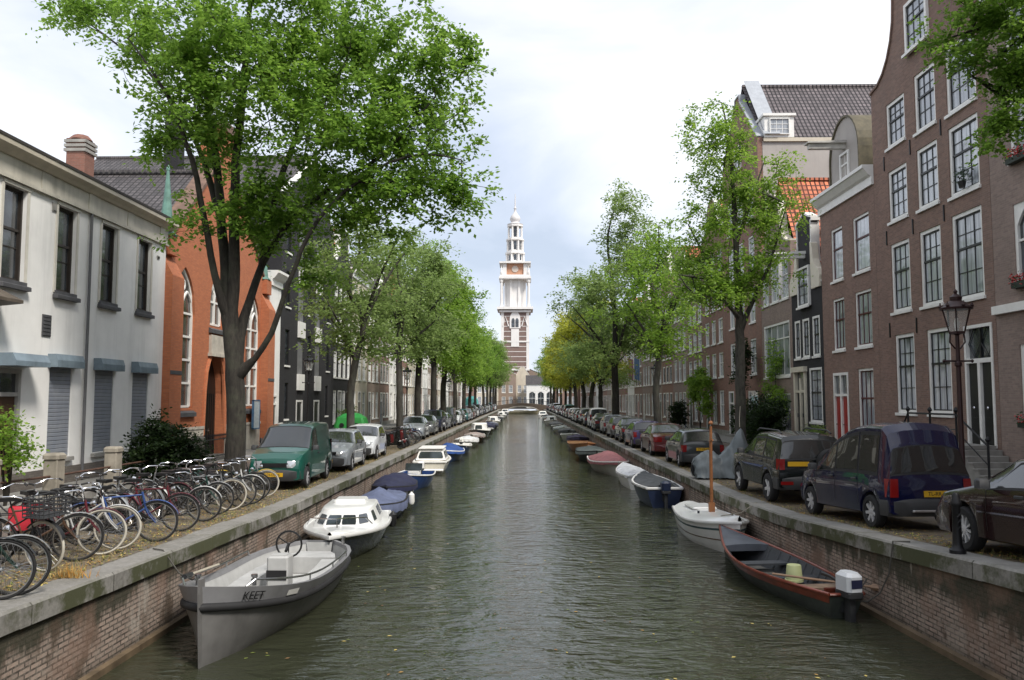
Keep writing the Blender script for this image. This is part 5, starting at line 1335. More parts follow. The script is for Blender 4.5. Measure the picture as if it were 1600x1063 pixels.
rl = [(44.7, pE, 1.12, lf_bright, 'thin tree on the right quay, next beyond the covered motorcycle tree'), (60, pC, 1.12, lf_grey, 'tallest tree on the right quay, with dark straight trunk and thin top'), (71, pC, .85, lf_grey, 'dull green tree just beyond the tallest tree on the right quay'),
      (81, pD, 1.15, lf_yellow, 'yellow green tree nearest the viewer in the right row'), (92, pD, 1.2, lf_yellow, 'second yellow green tree in the right row'), (104, pD, 1.2, lf_yellow, 'third yellow green tree in the right row'), (117, pA, 1.15, lf_yellow, 'fourth yellow green tree in the right row'),
      (131, pD, 1.1, lf_yellow, 'fifth yellow green tree in the right row'), (146, pA, 1.15, lf_elm, 'green tree after the yellow green trees on the right quay'), (162, pB, 1.2, lf_elm, 'second green tree after the yellow green trees on the right quay'), (180, pA, 1.25, lf_elm, 'third green tree after the yellow green trees on the right quay'), (197, pB, 1.3, lf_elm, 'last tree of the right row, beside the far bridge')]
for k, (Y, p, s, lm, lab) in enumerate(rl): put(k + 20, p, 7.5 if Y < 50 else 6.9, Y, lab, GR, s, lm)

# shrubs and creepers
def shrub(name, label, loc, lobes, n, per, size, lm, seed, spread=.3, stems=5, cat='shrub'):
    rng = np.random.default_rng(seed); T = lobe_points(lobes, n, rng, .55)
    limbs = [[(0, 0, 0, .05), (0, 0, .12, .045), (0, 0, .25, .04)]]
    for k in range(stems):
        l = lobes[k % len(lobes)]; a = rng.random() * 6.28
        limbs.append([(0, 0, .25, .03), (l[0] * .4, l[1] * .4, l[2] * .5 + .1, .022), (l[0] + math.cos(a) * l[3] * .3, l[1] + math.sin(a) * l[4] * .3, l[2], .012)])
    P, par, r, tid = skeleton(limbs, T, rng, leafr=.005)
    root = thing(name, label, cat, loc)
    link('stem', branch_mesh('stem', P, par, r, bark), root)
    link('leaves', leaf_mesh('leaves', P[tid], per, spread, size, lm, rng), root)
shrub('dark_shrub', 'large dark evergreen shrub in front of the white house corner', (-10.9, 24.4, zl(24)), [(0, 0, 1.15, 1.05, 1.0, .85), (.45, 0, .75, .85, .8, .7), (-.6, 0, .8, .65, .7, .75), (-.2, 0, 1.75, .5, .5, .45)], 260, 46, .12, lf_dark, 2)
shrub('yellow_sapling', 'small pale green sapling by the fence at the left edge', (-11.15, 17.3, zl(17)), [(0, 0, 1.75, .45, .5, .5), (.15, 0, 1.3, .4, .4, .4), (-.3, 0, 2.1, .4, .4, .3)], 60, 26, .10, lf_bright, 3)
shrub('dark_bush', 'dark bush by the wide window house, left of the narrow black house', (12.9, 43.6, zr(40)), [(0, 0, 1.5, .9, 1.2, 1.5), (-.6, .8, 1.2, .8, 1, 1.2)], 160, 44, .15, lf_dark, 4)
shrub('dark_bush', 'rounded dark bush behind the slender tree trunk on the right', (11.9, 39.8, zr(40)), [(0, 0, 1.2, 1.0, 1.1, 1.3), (.5, .4, 1.9, .7, .7, .8)], 170, 44, .15, lf_dark, 5)
shrub('climbing_plant', 'green creeper climbing over the wide white windows', (13.95, 44.6, zr(40)), [(0, 0, 4.6, .25, 1.3, 1.5), (0, .8, 3.0, .25, .9, 1.2), (0, -1, 2.6, .3, .8, 1)], 90, 30, .14, lf_bright, 6, cat='climber')
shrub('hanging_bush', 'tree-like creeper hanging high on the brick wall beside the wide window house', (13.3, 48.4, zr(40)), [(0, 0, 5.2, .6, .8, 1.1), (-.2, 0, 4.0, .5, .6, .8)], 80, 34, .16, lf_dark, 16, cat='climber')
shrub('climbing_plant', 'bright creeper arching over a doorway on the right bank, behind the dark red car', (13.3, 60.5, zr(40)), [(0, 0, 3.9, .8, 2.6, .6), (0, 2.0, 3.0, .5, .9, 1.0), (0, -2, 2.6, .6, .8, 1.3), (0, 0, 4.5, .5, 1.2, .5)], 150, 44, .18, lf_bright, 7, cat='climber')
shrub('clipped_bush', 'round clipped bush by the houses behind the thin tree on the right quay', (13.0, 67, zr(40)), [(0, 0, 1.4, .9, 1.0, 1.1)], 90, 44, .16, lf_dark, 8)
shrub('potted_bush', 'green bush standing beside the low basement window of the black house', (13.3, 36.6, zr(36)), [(0, 0, .8, .6, .7, .7)], 60, 34, .12, lf_grey, 9)
shrub('quay_bush', 'light green bush between the white hatchback and the grey bicycles on the left bank', (-12.4, 57.5, zl(50)), [(0, 0, 1.2, .8, .9, 1.0)], 60, 40, .16, lf_grey, 10)

# the street goes on behind the camera: houses and trees the car windows reflect
for i, (sd, Ya, Yb, Hh, wl, rf) in enumerate(((-1, -9, 1.9, 12.5, b_red, 'cornice'), (-1, -20, -9.1, 13.5, b_brown, 'bell'), (1, 1, 11.9, 13.5, b_red, 'neck'), (1, -10, .9, 12.8, b_brown, 'cornice'), (1, -22, -10.1, 14, b_grey, 'step'))):
    house('canal_house', ['red brick cornice house before the long white house, beside the viewer', 'brown bell gable house farther behind the viewer on the left', 'red brick neck gable house before the flower box house, beside the viewer', 'brown cornice house behind the viewer on the right', 'grey stepped gable house farthest behind the viewer on the right'][i], sd, Ya, Yb, Hh, wl, even(Yb - Ya, 4, 1.2, 4.2, 6.5, 'curtain') + even(Yb - Ya, 4, 1.2, 7.8, 10, 'curtain') + even(Yb - Ya, 4, 1.2, 1, 3.2, 'curtain'), rf, 3, 11, 3, detail=0)
for i, (X, Y) in enumerate(((-7.8, -10), (7.9, -11), (-7.8, -22), (7.9, -23))):
    put(40 + i, pA if i % 2 else pB, X, Y, ['street tree behind the viewer on the left quay', 'street tree behind the viewer on the right quay', 'second street tree behind the viewer on the left quay', 'second street tree behind the viewer on the right quay'][i], None, 1.1, lf_elm)
# ------------------------------------------------------------------ boats
class Hull:
    def __init__(s, L, B, zs=.6, zb=.9, zst=.65, sw=.75, p=2.4, rake=.25, keel=-.3, tm=.45, srake=0.0, tuck=0.0, rnd=0):
        s.rnd = rnd
        s.L, s.B, s.zs, s.zb, s.zst, s.sw, s.p, s.rake, s.k, s.tm, s.sr, s.tuck = L, B, zs, zb, zst, sw, p, rake, keel, tm, srake, tuck
    def hb(s, t):
        if s.rnd and t < s.tm: v = max(s.sw, (1 - ((s.tm - t) / s.tm) ** s.rnd) ** .5)
        elif t < s.tm: v = s.sw + (1 - s.sw) * math.sin(math.pi / 2 * t / s.tm)
        else: v = 1 - ((t - s.tm) / (1 - s.tm)) ** s.p
        return max(v, 0.012) * s.B / 2
    def sheer(s, t):
        return s.zs + (s.zb - s.zs) * max(0, (t - .4) / .6) ** 2 + (s.zst - s.zs) * max(0, (.4 - t) / .4) ** 2
    def P(s, t, k, side=1, inset=0.0):
        q = 0.32 + .45 * max(0, (t - .5) / .5) + s.tuck * max(0, (.25 - t) / .25)
        zs = s.sheer(t); z = s.k + (zs - s.k) * k
        y = max(s.hb(t) * (k ** q) - inset, 0.004)
        x = (t - .5) * s.L + s.rake * k * max(0, t) ** 8 - s.sr * k * max(0, 1 - t) ** 8
        return Vector((x, side * y, z))
    def kz(s, t, z): return max(0.02, min(1, (z - s.k) / (s.sheer(t) - s.k)))
TS = [0, .04, .1, .18, .27, .36, .45, .54, .62, .7, .77, .83, .88, .92, .955, .98, 1.0]
def hull_meshes(h, parent, m_out, m_in, floor=None, gun=None, gr=.03, band=None, stripe=None, stripek=(.5, .56)):
    o = MB(); ks = [0.01, .06, .15, .28, .42, .56, .70, .84, 1.0]
    if band: ks = sorted(set([k for k in ks if abs(k - band) > .05] + [band]))
    for sd in (1, -1):
        for i in range(len(TS) - 1):
            for j in range(len(ks) - 1):
                mi = 1 if band and ks[j] >= band - 1e-6 else 0
                o.quad(h.P(TS[i], ks[j], sd), h.P(TS[i + 1], ks[j], sd), h.P(TS[i + 1], ks[j + 1], sd), h.P(TS[i], ks[j + 1], sd), mi)
    for j in range(len(ks) - 1):
        o.quad(h.P(0, ks[j], 1), h.P(0, ks[j], -1), h.P(0, ks[j + 1], -1), h.P(0, ks[j + 1], 1), 0)
    ho = o.build('hull', [m_out, band and m_in or m_out], parent, smooth=50)
    if floor is not None:
        n = MB(); kk = 4
        for sd in (1, -1):
            for i in range(len(TS) - 1):
                for j in range(kk):
                    def q(t, j):
                        k0 = h.kz(t, floor); return h.P(min(t, .985), k0 + (1 - k0) * j / kk, sd, .05)
                    n.quad(q(TS[i], j), q(TS[i + 1], j), q(TS[i + 1], j + 1), q(TS[i], j + 1))
                n.quad(h.P(TS[i], 1, sd), h.P(TS[i + 1], 1, sd), h.P(min(TS[i + 1], .985), 1, sd, .05), h.P(min(TS[i], .985), 1, sd, .05))
                a, b_ = [h.P(min(t, .985), h.kz(t, floor), sd, .04) for t in (TS[i], TS[i + 1])]
                n.quad(a, b_, (b_.x, 0, b_.z), (a.x, 0, a.z))
        for j in range(1): 
            k0 = h.kz(.01, floor); n.quad(h.P(.01, k0, 1, .04), h.P(.01, k0, -1, .04), h.P(.01, 1, -1, .04), h.P(.01, 1, 1, .04))
        n.build('inner_hull', m_in, parent, smooth=45)
    if gun:
        g_ = MB()
        pts = [h.P(t, 1, 1) for t in TS] + [h.P(t, 1, -1) for t in reversed(TS[:-1])]
        g_.tube([p + Vector((0, 0, .005)) for p in pts], gr, 6)
        g_.tube([h.P(0, 1, 1), h.P(0, 1, -1)], gr, 6); g_.build('gunwale', gun, parent, smooth=60)
    if stripe:
        st = MB()
        for sd in (1, -1):
            st.grid([[h.P(t, k, sd) + Vector((0, sd * .006, 0)) for k in stripek] for t in TS])
        st.build('stripe', stripe, parent)
    return ho
def bench(parent, h, t0, t1, z, m, name='bench', th=.04):
    b_ = MB(); x0, x1 = (t0 - .5) * h.L, (t1 - .5) * h.L
    y0, y1 = [h.P(t, h.kz(t, z), 1, .05).y for t in (t0, t1)]
    b_.prism([(x0, -y0), (x1, -y1), (x1, y1), (x0, y0)], z - th, z, 'xy'); return b_.build(name, m, parent)
def foredeck(parent, h, t0, m, crown=.06, t1=.985, name='foredeck'):
    d = MB(); ts = [t for t in TS if t0 < t < t1]; ts = [t0] + ts + [t1]; P = []
    for t in ts:
        e = h.P(t, 1, 1); P.append([(e.x, e.y * v, e.z + .012 + crown * (1 - v * v)) for v in (-1, -.6, -.25, 0, .25, .6, 1)])
    d.grid(P); a = P[0]; d.poly(a + [(a[-1][0], a[-1][1], a[-1][2] - .12), (a[0][0], a[0][1], a[0][2] - .12)]); return d.build(name, m, parent, smooth=50)
def cover(parent, h, prof, m, seed=0, t0=0.0, t1=.99, drop=.14, pw=1.6, name='canvas_cover', wr=.02):
    """tarpaulin over the gunwales; prof = ridge heights along the boat"""
    rnd = random.Random(seed); c = MB(); P = []; n = 26
    vs = [-1.0, -.85, -.65, -.42, -.2, 0, .2, .42, .65, .85, 1.0]
    for i in range(n):
        t = t0 + (t1 - t0) * i / (n - 1); e = h.P(t, 1, 1); hz = float(np.interp(t, [p[0] for p in prof], [p[1] for p in prof]))
        r = [(e.x, -e.y - .035, e.z - drop + rnd.uniform(-.03, .02)), (e.x, -e.y - .03, e.z + .01)]
        for v in vs[1:-1]: r.append((e.x + rnd.gauss(0, wr * .6), e.y * v, e.z + .03 + hz * (1 - abs(v) ** pw) + rnd.gauss(0, wr)))
        r += [(e.x, e.y + .03, e.z + .01), (e.x, e.y + .035, e.z - drop + rnd.uniform(-.03, .02))]
        P.append(r)
    c.grid(P); c.poly(P[0]); c.poly(P[-1]); return c.build(name, m, parent, smooth=70)
def superstruct(parent, base, roof, z0, z1, m, wins, name='cabin', gm=None, roofcrown=.06):
    """cabin from a base outline and a smaller roof outline; wins = (edge, a, b, lo, hi)"""
    n = len(base); b_ = MB(); cx = sum(p[0] for p in roof) / n
    r0 = [(x, y, z0) for x, y in base]; r1 = [(x, y, z1) for x, y in roof]
    r2 = [(cx + (x - cx) * .93, y * .93, z1 + roofcrown * .6) for x, y in roof]; r3 = [(cx + (x - cx) * .5, y * .5, z1 + roofcrown) for x, y in roof]
    b_.rings([r0, r1, r2, r3], 0, True); o = b_.build(name, m, parent, smooth=35)
    for e, a, c, lo, hi in wins:
        p, q = Vector(r0[e]), Vector(r0[(e + 1) % n]); u, v = Vector(r1[e]), Vector(r1[(e + 1) % n])
        def F(s, k): return (p + (q - p) * s) * (1 - k) + (u + (v - u) * s) * k
        nr = (q - p).cross(u - p).normalized(); ce = F(.5, .5); 
        if nr.dot(ce - Vector((cx, 0, (z0 + z1) / 2))) < 0: nr = -nr
        w_ = MB(); ps = []
        for s, k in ((a + .04 * (c - a), lo), (c - .04 * (c - a), lo), (c, lo + .12), (c, hi - .12), (c - .04 * (c - a), hi), (a + .04 * (c - a), hi), (a, hi - .12), (a, lo + .12)): ps.append(F(s, k))
        k_ = len(ps); w_.add([x + nr * .012 for x in ps] + [x - nr * .01 for x in ps], [tuple(range(k_))] + [(i, (i + 1) % k_, (i + 1) % k_ + k_, i + k_) for i in range(k_)])
        w_.build('window', gm or pane, o)
    return o
def outboard(parent, loc, rz=0, cowl=None, z=.75, tiller=True):
    r = MB(); r.bbox(-.2, .2, -.15, .15, 0, .30, .06); o = r.build('outboard_motor', cowl or darkplastic, parent, loc=(loc[0], loc[1], z), rot=(0, 0, rz))
    l = MB(); l.bbox(-.19, .19, -.14, .14, -.10, -.005, .02); l.box(-.09, .07, -.05, .05, -.62, -.10); l.prism([(-.14, -.95), (.06, -.95), (.10, -.62), (-.10, -.62)], -.025, .025, 'xz'); l.lathe([(.01, -.16), (.06, -.1), (.06, .16), (.03, .2)], (-.02, 0, -.85), 8, axis='x'); l.box(.08, .22, -.09, .09, -.38, -.02); l.box(-.22, .02, -.12, .12, -.66, -.64)
    l.build('motor_leg', darkplastic, o)
    p = MB()
    for k in range(3):
        a = k * 2.094; p.quad((-.2, .02 * math.cos(a), -.85 + .02 * math.sin(a)), (-.22, .13 * math.cos(a - .4), -.85 + .13 * math.sin(a - .4)), (-.20, .15 * math.cos(a + .1), -.85 + .15 * math.sin(a + .1)), (-.18, .12 * math.cos(a + .5), -.85 + .12 * math.sin(a + .5)))
    p.build('propeller', darkplastic, o)
    if tiller: MB().tube([(.15, 0, .05), (.5, 0, .12), (.72, 0, .12)], [.03, .025, .03], 8).build('tiller', black, o)
    return o
def rope(label, pts, r=.015, m=None):
    o = MB().tube(pts, r, 5).build('mooring_rope', m or plain('rope', (.28, .25, .2), .9, .3, 30)); return tag(o, label, 'rope')
def fender(parent, x, y, z, m=None): MB().lathe([(.02, .42), (.03, .40), (.10, .33), (.11, .1), (.08, .02), (.02, 0)], (x, y, z - .3), 10).build('fender', m or white, parent, smooth=40)
def boat(label, loc, heading, name='moored_boat', cat='boat', group=None): return thing(name, label, cat, (loc[0], loc[1], 0), R(heading), group)
def canvas(name, c): return plain(name, c, .8, .3, 2.5, bump=.4, bscale=7)

# -- the grey steel sloop in front
grey_al = plain('grey_hull_paint', (0.15, 0.146, 0.142), .5, .18, 2.2, stain=.6); grey_lt = plain('light_grey_deck', (0.42, .42, .41), .5, .14, 2.5, stain=.25); grey_band = plain('grey_strake', (.20, .20, .207), .45, .12, stain=.3)
b = boat('grey steel sloop with steering wheel and KEET on its bow, nearest on the left', (-4.36, 14.2), -90.8, 'sloop')
H = Hull(6.1, 2.0, .64, 1.10, .66, .34, 4.2, .08, -.35, .45, rnd=3.6)
o = MB()
ks = [0.01, .1, .22, .36, .5, .64, .78, .80]
for sd in (1, -1):
    o.grid([[H.P(t, k, sd) for k in ks] for t in TS])
o.grid([[H.P(0, k, sd) for k in ks] for sd in (1, -1)]); o.build('hull', grey_al, b, smooth=50)
o = MB()
for sd in (1, -1): o.grid([[H.P(t, .805, sd) + Vector((0, -sd * .01, 0)), H.P(t, 1, sd), H.P(min(t, .985), 1, sd, .075), H.P(min(t, .985), .93, sd, .085)] for t in TS])
o.grid([[H.P(0, k, sd) + Vector((.01, 0, 0)) for k in (.8, 1)] for sd in (1, -1)]); o.build('strake', grey_band, b, smooth=40)
o = MB(); pts = [H.P(t, .80, 1) for t in TS] + [H.P(t, .80, -1) for t in reversed(TS[:-1])]; o.tube(pts, .06, 8); o.tube([H.P(0, .8, 1), H.P(0, .8, -1)], .06, 8); o.build('rub_rail', rubber, b, smooth=60)
n = MB(); fl = .16
for sd in (1, -1):
    n.grid([[H.P(min(t, .975), H.kz(t, fl) + (.93 - H.kz(t, fl)) * j / 3, sd, .08) for j in range(4)] for t in TS])
    n.grid([[H.P(min(t, .975), H.kz(t, fl), sd, .07), (H.P(min(t, .975), .5).x, 0, fl)] for t in TS])
n.grid([[H.P(.012, k, sd, .06) for k in (.3, .6, .97)] for sd in (1, -1)]); n.build('inner_hull', grey_lt, b, smooth=45)
s = MB(); e = H.P(1, 1); s.rings([[(e.x - .10 + q0, -w_, z), (e.x + q1, -w_ * .5, z), (e.x + q1, w_ * .5, z), (e.x - .10 + q0, w_, z)] for q0, q1, w_, z in ((-.12, -.06, .02, H.k), (-.06, -.02, .022, .1), (0, .02, .028, .6), (.02, .05, .032, e.z - .1), (.02, .05, .032, e.z + .10))]); s.build('stem_post', grey_al, b)
for sd in (1, -1):       # side seats
    s = MB(); xs_ = (-2.05, -1.2, -.4, .4, 1.1, 1.7); yo = [H.P(x / H.L + .5, H.kz(x / H.L + .5, .18)).y - .09 for x in xs_]; s.prism([(x, sd * y) for x, y in zip(xs_, yo)] + [(x, sd * max(y - .34, .1)) for x, y in reversed(list(zip(xs_, yo)))], .165, .46, 'xy'); s.build('side_bench', grey_lt, b)
s = MB(); s.prism([(-2.75, -.30), (-2.5, -.45), (-2.1, -.56), (-2.1, .56), (-2.5, .45), (-2.75, .30)], .17, .48, 'xy'); s.build('stern_bench', grey_lt, b)
s = MB(); s.box(1.3, 1.62, -.36, .36, .165, .62); s.box(1.2, 1.3, -.30, .3, .165, .44); s.build('locker', plain('mid_grey_deck', (.22, .22, .22), .6, .15), b)
s = MB(); s.bbox(-.55, -.2, -.20, .18, .17, .86, .03); s.box(-.5, -.26, -.15, .13, .861, .875); co = s.build('console', grey_lt, b)
s = MB(); s.box(-.205, -.19, -.2, .16, .45, .62); s.build('console_panel', black, co)
s = MB(); rr = .235; s.tube([(-.78, .02 + rr * math.cos(k * math.pi / 10), .98 + rr * math.sin(k * math.pi / 10)) for k in range(21)], .018, 6)
for k in range(3): a = k * 2.094 + .5; s.tube([(-.76, .02, .98), (-.78, .02 + rr * math.cos(a), .98 + rr * math.sin(a))], .012, 5)
s.tube([(-.76, .02, .98), (-.6, .02, .88)], .03, 6); s.build('steering_wheel', black, co)
for sd in (1, -1):       # tubular hand rails on the gunwale
    s = MB(); pts = [H.P(t, 1, sd, .04) + Vector((0, 0, .10)) for t in np.linspace(.28, .9, 12)]
    s.tube([H.P(.27, 1, sd, .04)] + pts + [H.P(.92, 1, sd, .04)], .017, 6)
    for i in (3, 7): s.tube([pts[i], pts[i] - Vector((0, 0, .1))], .014, 5)
    s.build('hand_rail', steel, b)
for k, (x, y) in enumerate(((2.2, .42), (2.2, -.42), (-2.6, .6))):
    s = MB(); s.lathe([(.035, 0), (.03, .12), (.05, .13), (.05, .16)], (x, y, H.sheer(x / H.L + .5) + .0), 8); s.tube([(x - .1, y, H.sheer(x / H.L + .5) + .1), (x + .1, y, H.sheer(x / H.L + .5) + .1)], .018, 6); s.build('cleat', steel, b)
def hull_text(body, size, t, k, sd, mt, parent, h, dx=.08):
    p, q = h.P(t + dx / h.L * 2, k, sd), h.P(t - dx / h.L * 2, k, sd); up = h.P(t, k + .08, sd) - h.P(t, k - .08, sd)
    ex = (q - p) if sd > 0 else (p - q); ex.normalize(); up = (up - ex * up.dot(ex)).normalized(); nn = ex.cross(up)
    M = Matrix((ex, up, nn)).transposed().to_4x4(); M.translation = h.P(t, k, sd) + nn * .02
    o = link('lettering', text_mesh(body, size, mt), parent); o.matrix_local = M; return o
hull_text('KEET', .17, .905, .905, 1, black, b, H)
s = MB(); s.quad(*[H.P(t, k, 1) + Vector((0.0, .016, 0)) for t, k in ((.80, .86), (.75, .865), (.75, .94), (.80, .93))]); s.build('registration_sticker', white, b)
rope('grey mooring rope from the grey sloop bow to the quay', [b.matrix_basis @ Vector((2.2, -.42, 1.02)), (-5.0, 12.25, .93), (-5.3, 12.5, .97), (-5.58, 12.75, 1.15), (-5.72, 12.85, zl(12.85) + .012), (-5.95, 13.0, zl(13) + .012)], .012, plain('dark_rope', (.07, .065, .055), .9))
ob = boat('wooden oar with black blade lying along the quay side gunwale of the grey sloop', (0, 0), 0, 'oar', 'oar')
M_ = b.matrix_basis; p0, p1 = M_ @ Vector((.2, -.90, .80)), M_ @ Vector((2.45, -.52, 1.08)); d_ = (p1 - p0)
ob.location = p0; MB().tube([(0, 0, 0), d_ * .8], .022, 6).build('shaft', plain('oar_wood', (.42, .38, .3), .6), ob); MB().tube([d_ * .8, d_ * .83, d_], [.024, .045, .04], 6).build('blade', black, ob)

# -- white cabin cruiser with dark hull
navy = plain('navy_gelcoat', (0.012, 0.015, 0.028), .25, .2, coat=.5); gel = plain('white_gelcoat', (0.72, .72, .70), .3, .06, 1.5, coat=.4, stain=.12)
b = boat('white cabin cruiser with dark hull moored behind the grey sloop', (-4.36, 20.0), -85, 'cabin_cruiser')
H = Hull(5.0, 2.0, .54, .72, .52, .86, 2.3, .40, -.3, .42)
hull_meshes(H, b, navy, gel, None, gel, .05)
foredeck(b, H, .0, gel, .10, name='deck')
base = [(-1.5, -.78), (-.2, -.82), (.7, -.74), (1.25, -.42), (1.25, .42), (.7, .74), (-.2, .82), (-1.5, .78)]; roof = [(-1.55, -.60), (-.25, -.62), (.25, -.56), (.62, -.32), (.62, .32), (.25, .56), (-.25, .62), (-1.55, .60)]
superstruct(b, base, roof, .58, .97, gel, [(3, .04, .48, .34, .80), (3, .52, .96, .34, .80), (2, .25, .9, .34, .80), (4, .1, .75, .34, .80), (1, .3, .75, .3, .85), (5, .25, .7, .3, .85), (0, .2, .7, .3, .85), (6, .3, .8, .3, .85)])
s = MB(); s.bbox(-1.25, -.5, -.40, .40, 0.99, 1.11, .05); s.build('roof_hatch', gel, b)
s = MB(); s.prism([(-2.45, -.62), (-1.6, -.72), (-1.6, .72), (-2.45, .62)], .64, .66, 'xy'); s.build('cockpit_floor', darkplastic, b)
s = MB(); s.tube([(2.4, .1, 1.05), (1.5, .62, .95), (1.2, .74, .76)], .014, 6); s.tube([(2.4, .1, .86), (2.4, .1, 1.05), (2.4, -.1, 1.05), (1.5, -.62, .95), (1.2, -.74, .76)], .014, 6); s.build('pulpit_rail', chrome, b)
fender(b, -1.2, 1.04, .6, black)
outboard(b, (-2.68, 0), 0, darkplastic, .6, False)

blue_tarp = canvas('faded_blue_canvas', (0.10, 0.12, 0.20)); blue_dk = canvas('dark_blue_canvas', (0.012, .014, .045)); blue_hull = plain('blue_hull', (.018, .05, .17), .35, .2, coat=.4)
b = boat('small boat under a faded blue peaked tarpaulin behind the white cabin cruiser', (-4.45, 25.0), -88)
H = Hull(4.2, 1.55, .50, .66, .52, .8, 2.2); hull_meshes(H, b, plain('deep_blue_hull', (.015, .018, .07), .4), grey_lt, None, rubber, .035); cover(b, H, [(0, .06), (.3, .14), (.52, .40), (.7, .18), (1, .03)], blue_tarp, 4, pw=1.05, drop=.25)
fender(b, -1.5, .84, .5)
b = boat('dark navy canvas hooded boat next to the faded blue tarpaulin boat', (-4.7, 29.4), -88)
H = Hull(3.9, 1.55, .52, .68, .5, .8, 2.2); hull_meshes(H, b, navy, grey_lt, None, rubber, .035); cover(b, H, [(0, .15), (.2, .34), (.5, .36), (.75, .2), (1, .03)], blue_dk, 5, pw=2.2)
b = boat('open bright blue boat with white seats ahead of the cream cabin boat', (-4.55, 33.7), -90)
H = Hull(4.0, 1.6, .5, .7, .5, .82, 2.2); hull_meshes(H, b, blue_hull, blue_hull, .1, white, .03); bench(b, H, .2, .3, .4, white); bench(b, H, .5, .58, .4, white); foredeck(b, H, .72, blue_hull); outboard(b, (-2.15, 0), 0, white, .6)
s = MB(); s.bbox(-.3, .2, -.25, .25, .12, .7, .04); s.build('console', white, b); s = MB(); s.prism([(.12, .7), (.2, .7), (.05, .98), (0.0, .98)], -.35, .35, 'xz'); s.build('windscreen', pane, b)

crm = plain('cream_gelcoat', (.55, .52, .44), .35, .1, coat=.4, stain=.3)
b = boat('cream and white cabin boat with broad stern windows in the left row', (-4.62, 41.6), 92, 'cabin_boat')
H = Hull(4.9, 1.75, .58, .78, .60, .9, 2.3); hull_meshes(H, b, crm, white, None, white, .05, stripe=white, stripek=(.78, .86)); foredeck(b, H, 0, crm, .05, name='deck')
base = [(-1.8, -.74), (.4, -.75), (1.1, -.45), (1.1, .45), (.4, .75), (-1.8, .74)]; roof = [(-1.6, -.58), (.2, -.60), (.65, -.36), (.65, .36), (.2, .60), (-1.6, .58)]
superstruct(b, base, roof, .64, 1.14, white, [(5, .06, .94, .18, .82), (0, .04, .46, .2, .82), (0, .54, .96, .2, .82), (4, .04, .46, .2, .82), (4, .54, .96, .2, .82), (2, .08, .92, .2, .8)])
s = MB(); s.bbox(-2.78, -2.46, -.68, .68, .2, .28, .04); s.build('swim_platform', white, b)
s = MB(); s.box(-1.7, .7, -.62, .62, 1.19, 1.225); s.build('roof_board', white, b)

# -- right bank, from near to far
wood_red = plain('varnished_red_wood', (.20, .042, .022), .35, .3, 4, coat=.3, stain=.3); tar = plain('tarred_hull', (.05, .058, .05), .6, .3, stain=.5); tarin = plain('grey_black_interior', (.052, .056, .062), .65, .35, 2)
b = boat('open dark rowing boat with red gunwale and an outboard motor, nearest on the right', (5.03, 16.35), 97, 'rowing_boat')
H = Hull(5.1, 1.42, .37, .66, .42, .42, 2.0, .45, -.2, .5, srake=.2)
hull_meshes(H, b, tar, tarin, .06, wood_red, .032, stripe=wood_red, stripek=(.76, .97))
foredeck(b, H, .76, plain('blue_grey_foredeck', (.075, .085, .105), .5, .25), .03)
bench(b, H, .60, .66, .27, tarin); bench(b, H, .13, .19, .33, plain('bare_thwart', (.22, .15, .10), .7, .3)); bench(b, H, .36, .41, .24, tarin)
for t in np.linspace(.12, .74, 11):
    for sd in (1, -1): MB().tube([H.P(t, H.kz(t, .07) + (1 - H.kz(t, .07)) * q, sd, .06) for q in (0, .33, .66, .97)], .018, 5).build('rib', tarin, b)
s = MB(); s.box(-1.9, 1.4, -.22, .22, .065, .085)
for k in range(8): s.box(-1.9 + k * .45, -1.86 + k * .45, -.35, .35, .086, .10)
s.build('floor_boards', plain('grey_boards', (.10, .095, .085), .8, .3), b)
s = MB(); s.box(-2.52, -2.45, -.24, .24, .05, .47); s.build('transom', wood_red, b)
cw = plain('white_motor_cowl', (.62, .64, .66), .35, .05); om = outboard(b, (-2.78, -.03), R(8), cw, .50)
MB().box(-.206, -.201, -.10, .10, .06, .2).build('cowl_sticker', plain('sticker_navy', (.02, .025, .06), .4), om)
bu = thing('bucket', 'pale yellow plastic bucket upside down in the dark red rowing boat', 'bucket', b.matrix_basis @ Vector((-.95, .05, .245)))
m = MB(); m.lathe([(.17, 0), (.17, .03), (.155, .035), (.13, .29), (.125, .30)], n=18); m.build('shell', plain('pale_yellow_plastic', (.52, .55, .28), .4, .06), bu, smooth=50); m = MB(); m.tube([(.165 * math.cos(a), .165 * math.sin(a), .03) for a in np.linspace(-1.4, 1.5, 9)], .006, 4); m.build('handle', steel, bu)
oa = thing('oar', 'long wooden oar lying across the stern thwart of the dark rowing boat', 'oar', b.matrix_basis @ Vector((-1.6, .15, .44)))
dv = (b.matrix_basis.to_3x3() @ Vector((-.95, -.8, .03))); MB().tube([-dv * .5, dv * .9], .022, 6).build('shaft', plain('oar_wood2', (.30, .19, .12), .6), oa); MB().tube([dv * .9, dv * .95, dv * 1.25], [.02, .06, .05], 6).build('blade', plain('oar_wood2', (.3, .19, .12)), oa)
s = MB()
nt_ = [b.matrix_basis @ Vector((-2.6 - .25 * math.sin(k), -.45 - .07 * k, .55 + .05 * math.cos(2 * k))) for k in range(8)]
rope('dark mooring rope from the rowing boat stern to the right quay', [b.matrix_basis @ Vector((-2.5, -.5, .6)), (5.45, 13.55, .34), (5.62, 13.4, .36), (5.78, 13.3, .52), (5.90, 13.22, .85), (5.96, 13.18, zr(13.2) + .012), (6.2, 13.1, zr(13.1) + .012)], .013, MATS['dark_rope'])
rope('thin rope from the rowing boat bow to the right quay', [b.matrix_basis @ Vector((2.9, 0, .9)), (5.2, 19.4, .95), (5.8, 20.2, zr(20) + .01)], .012)

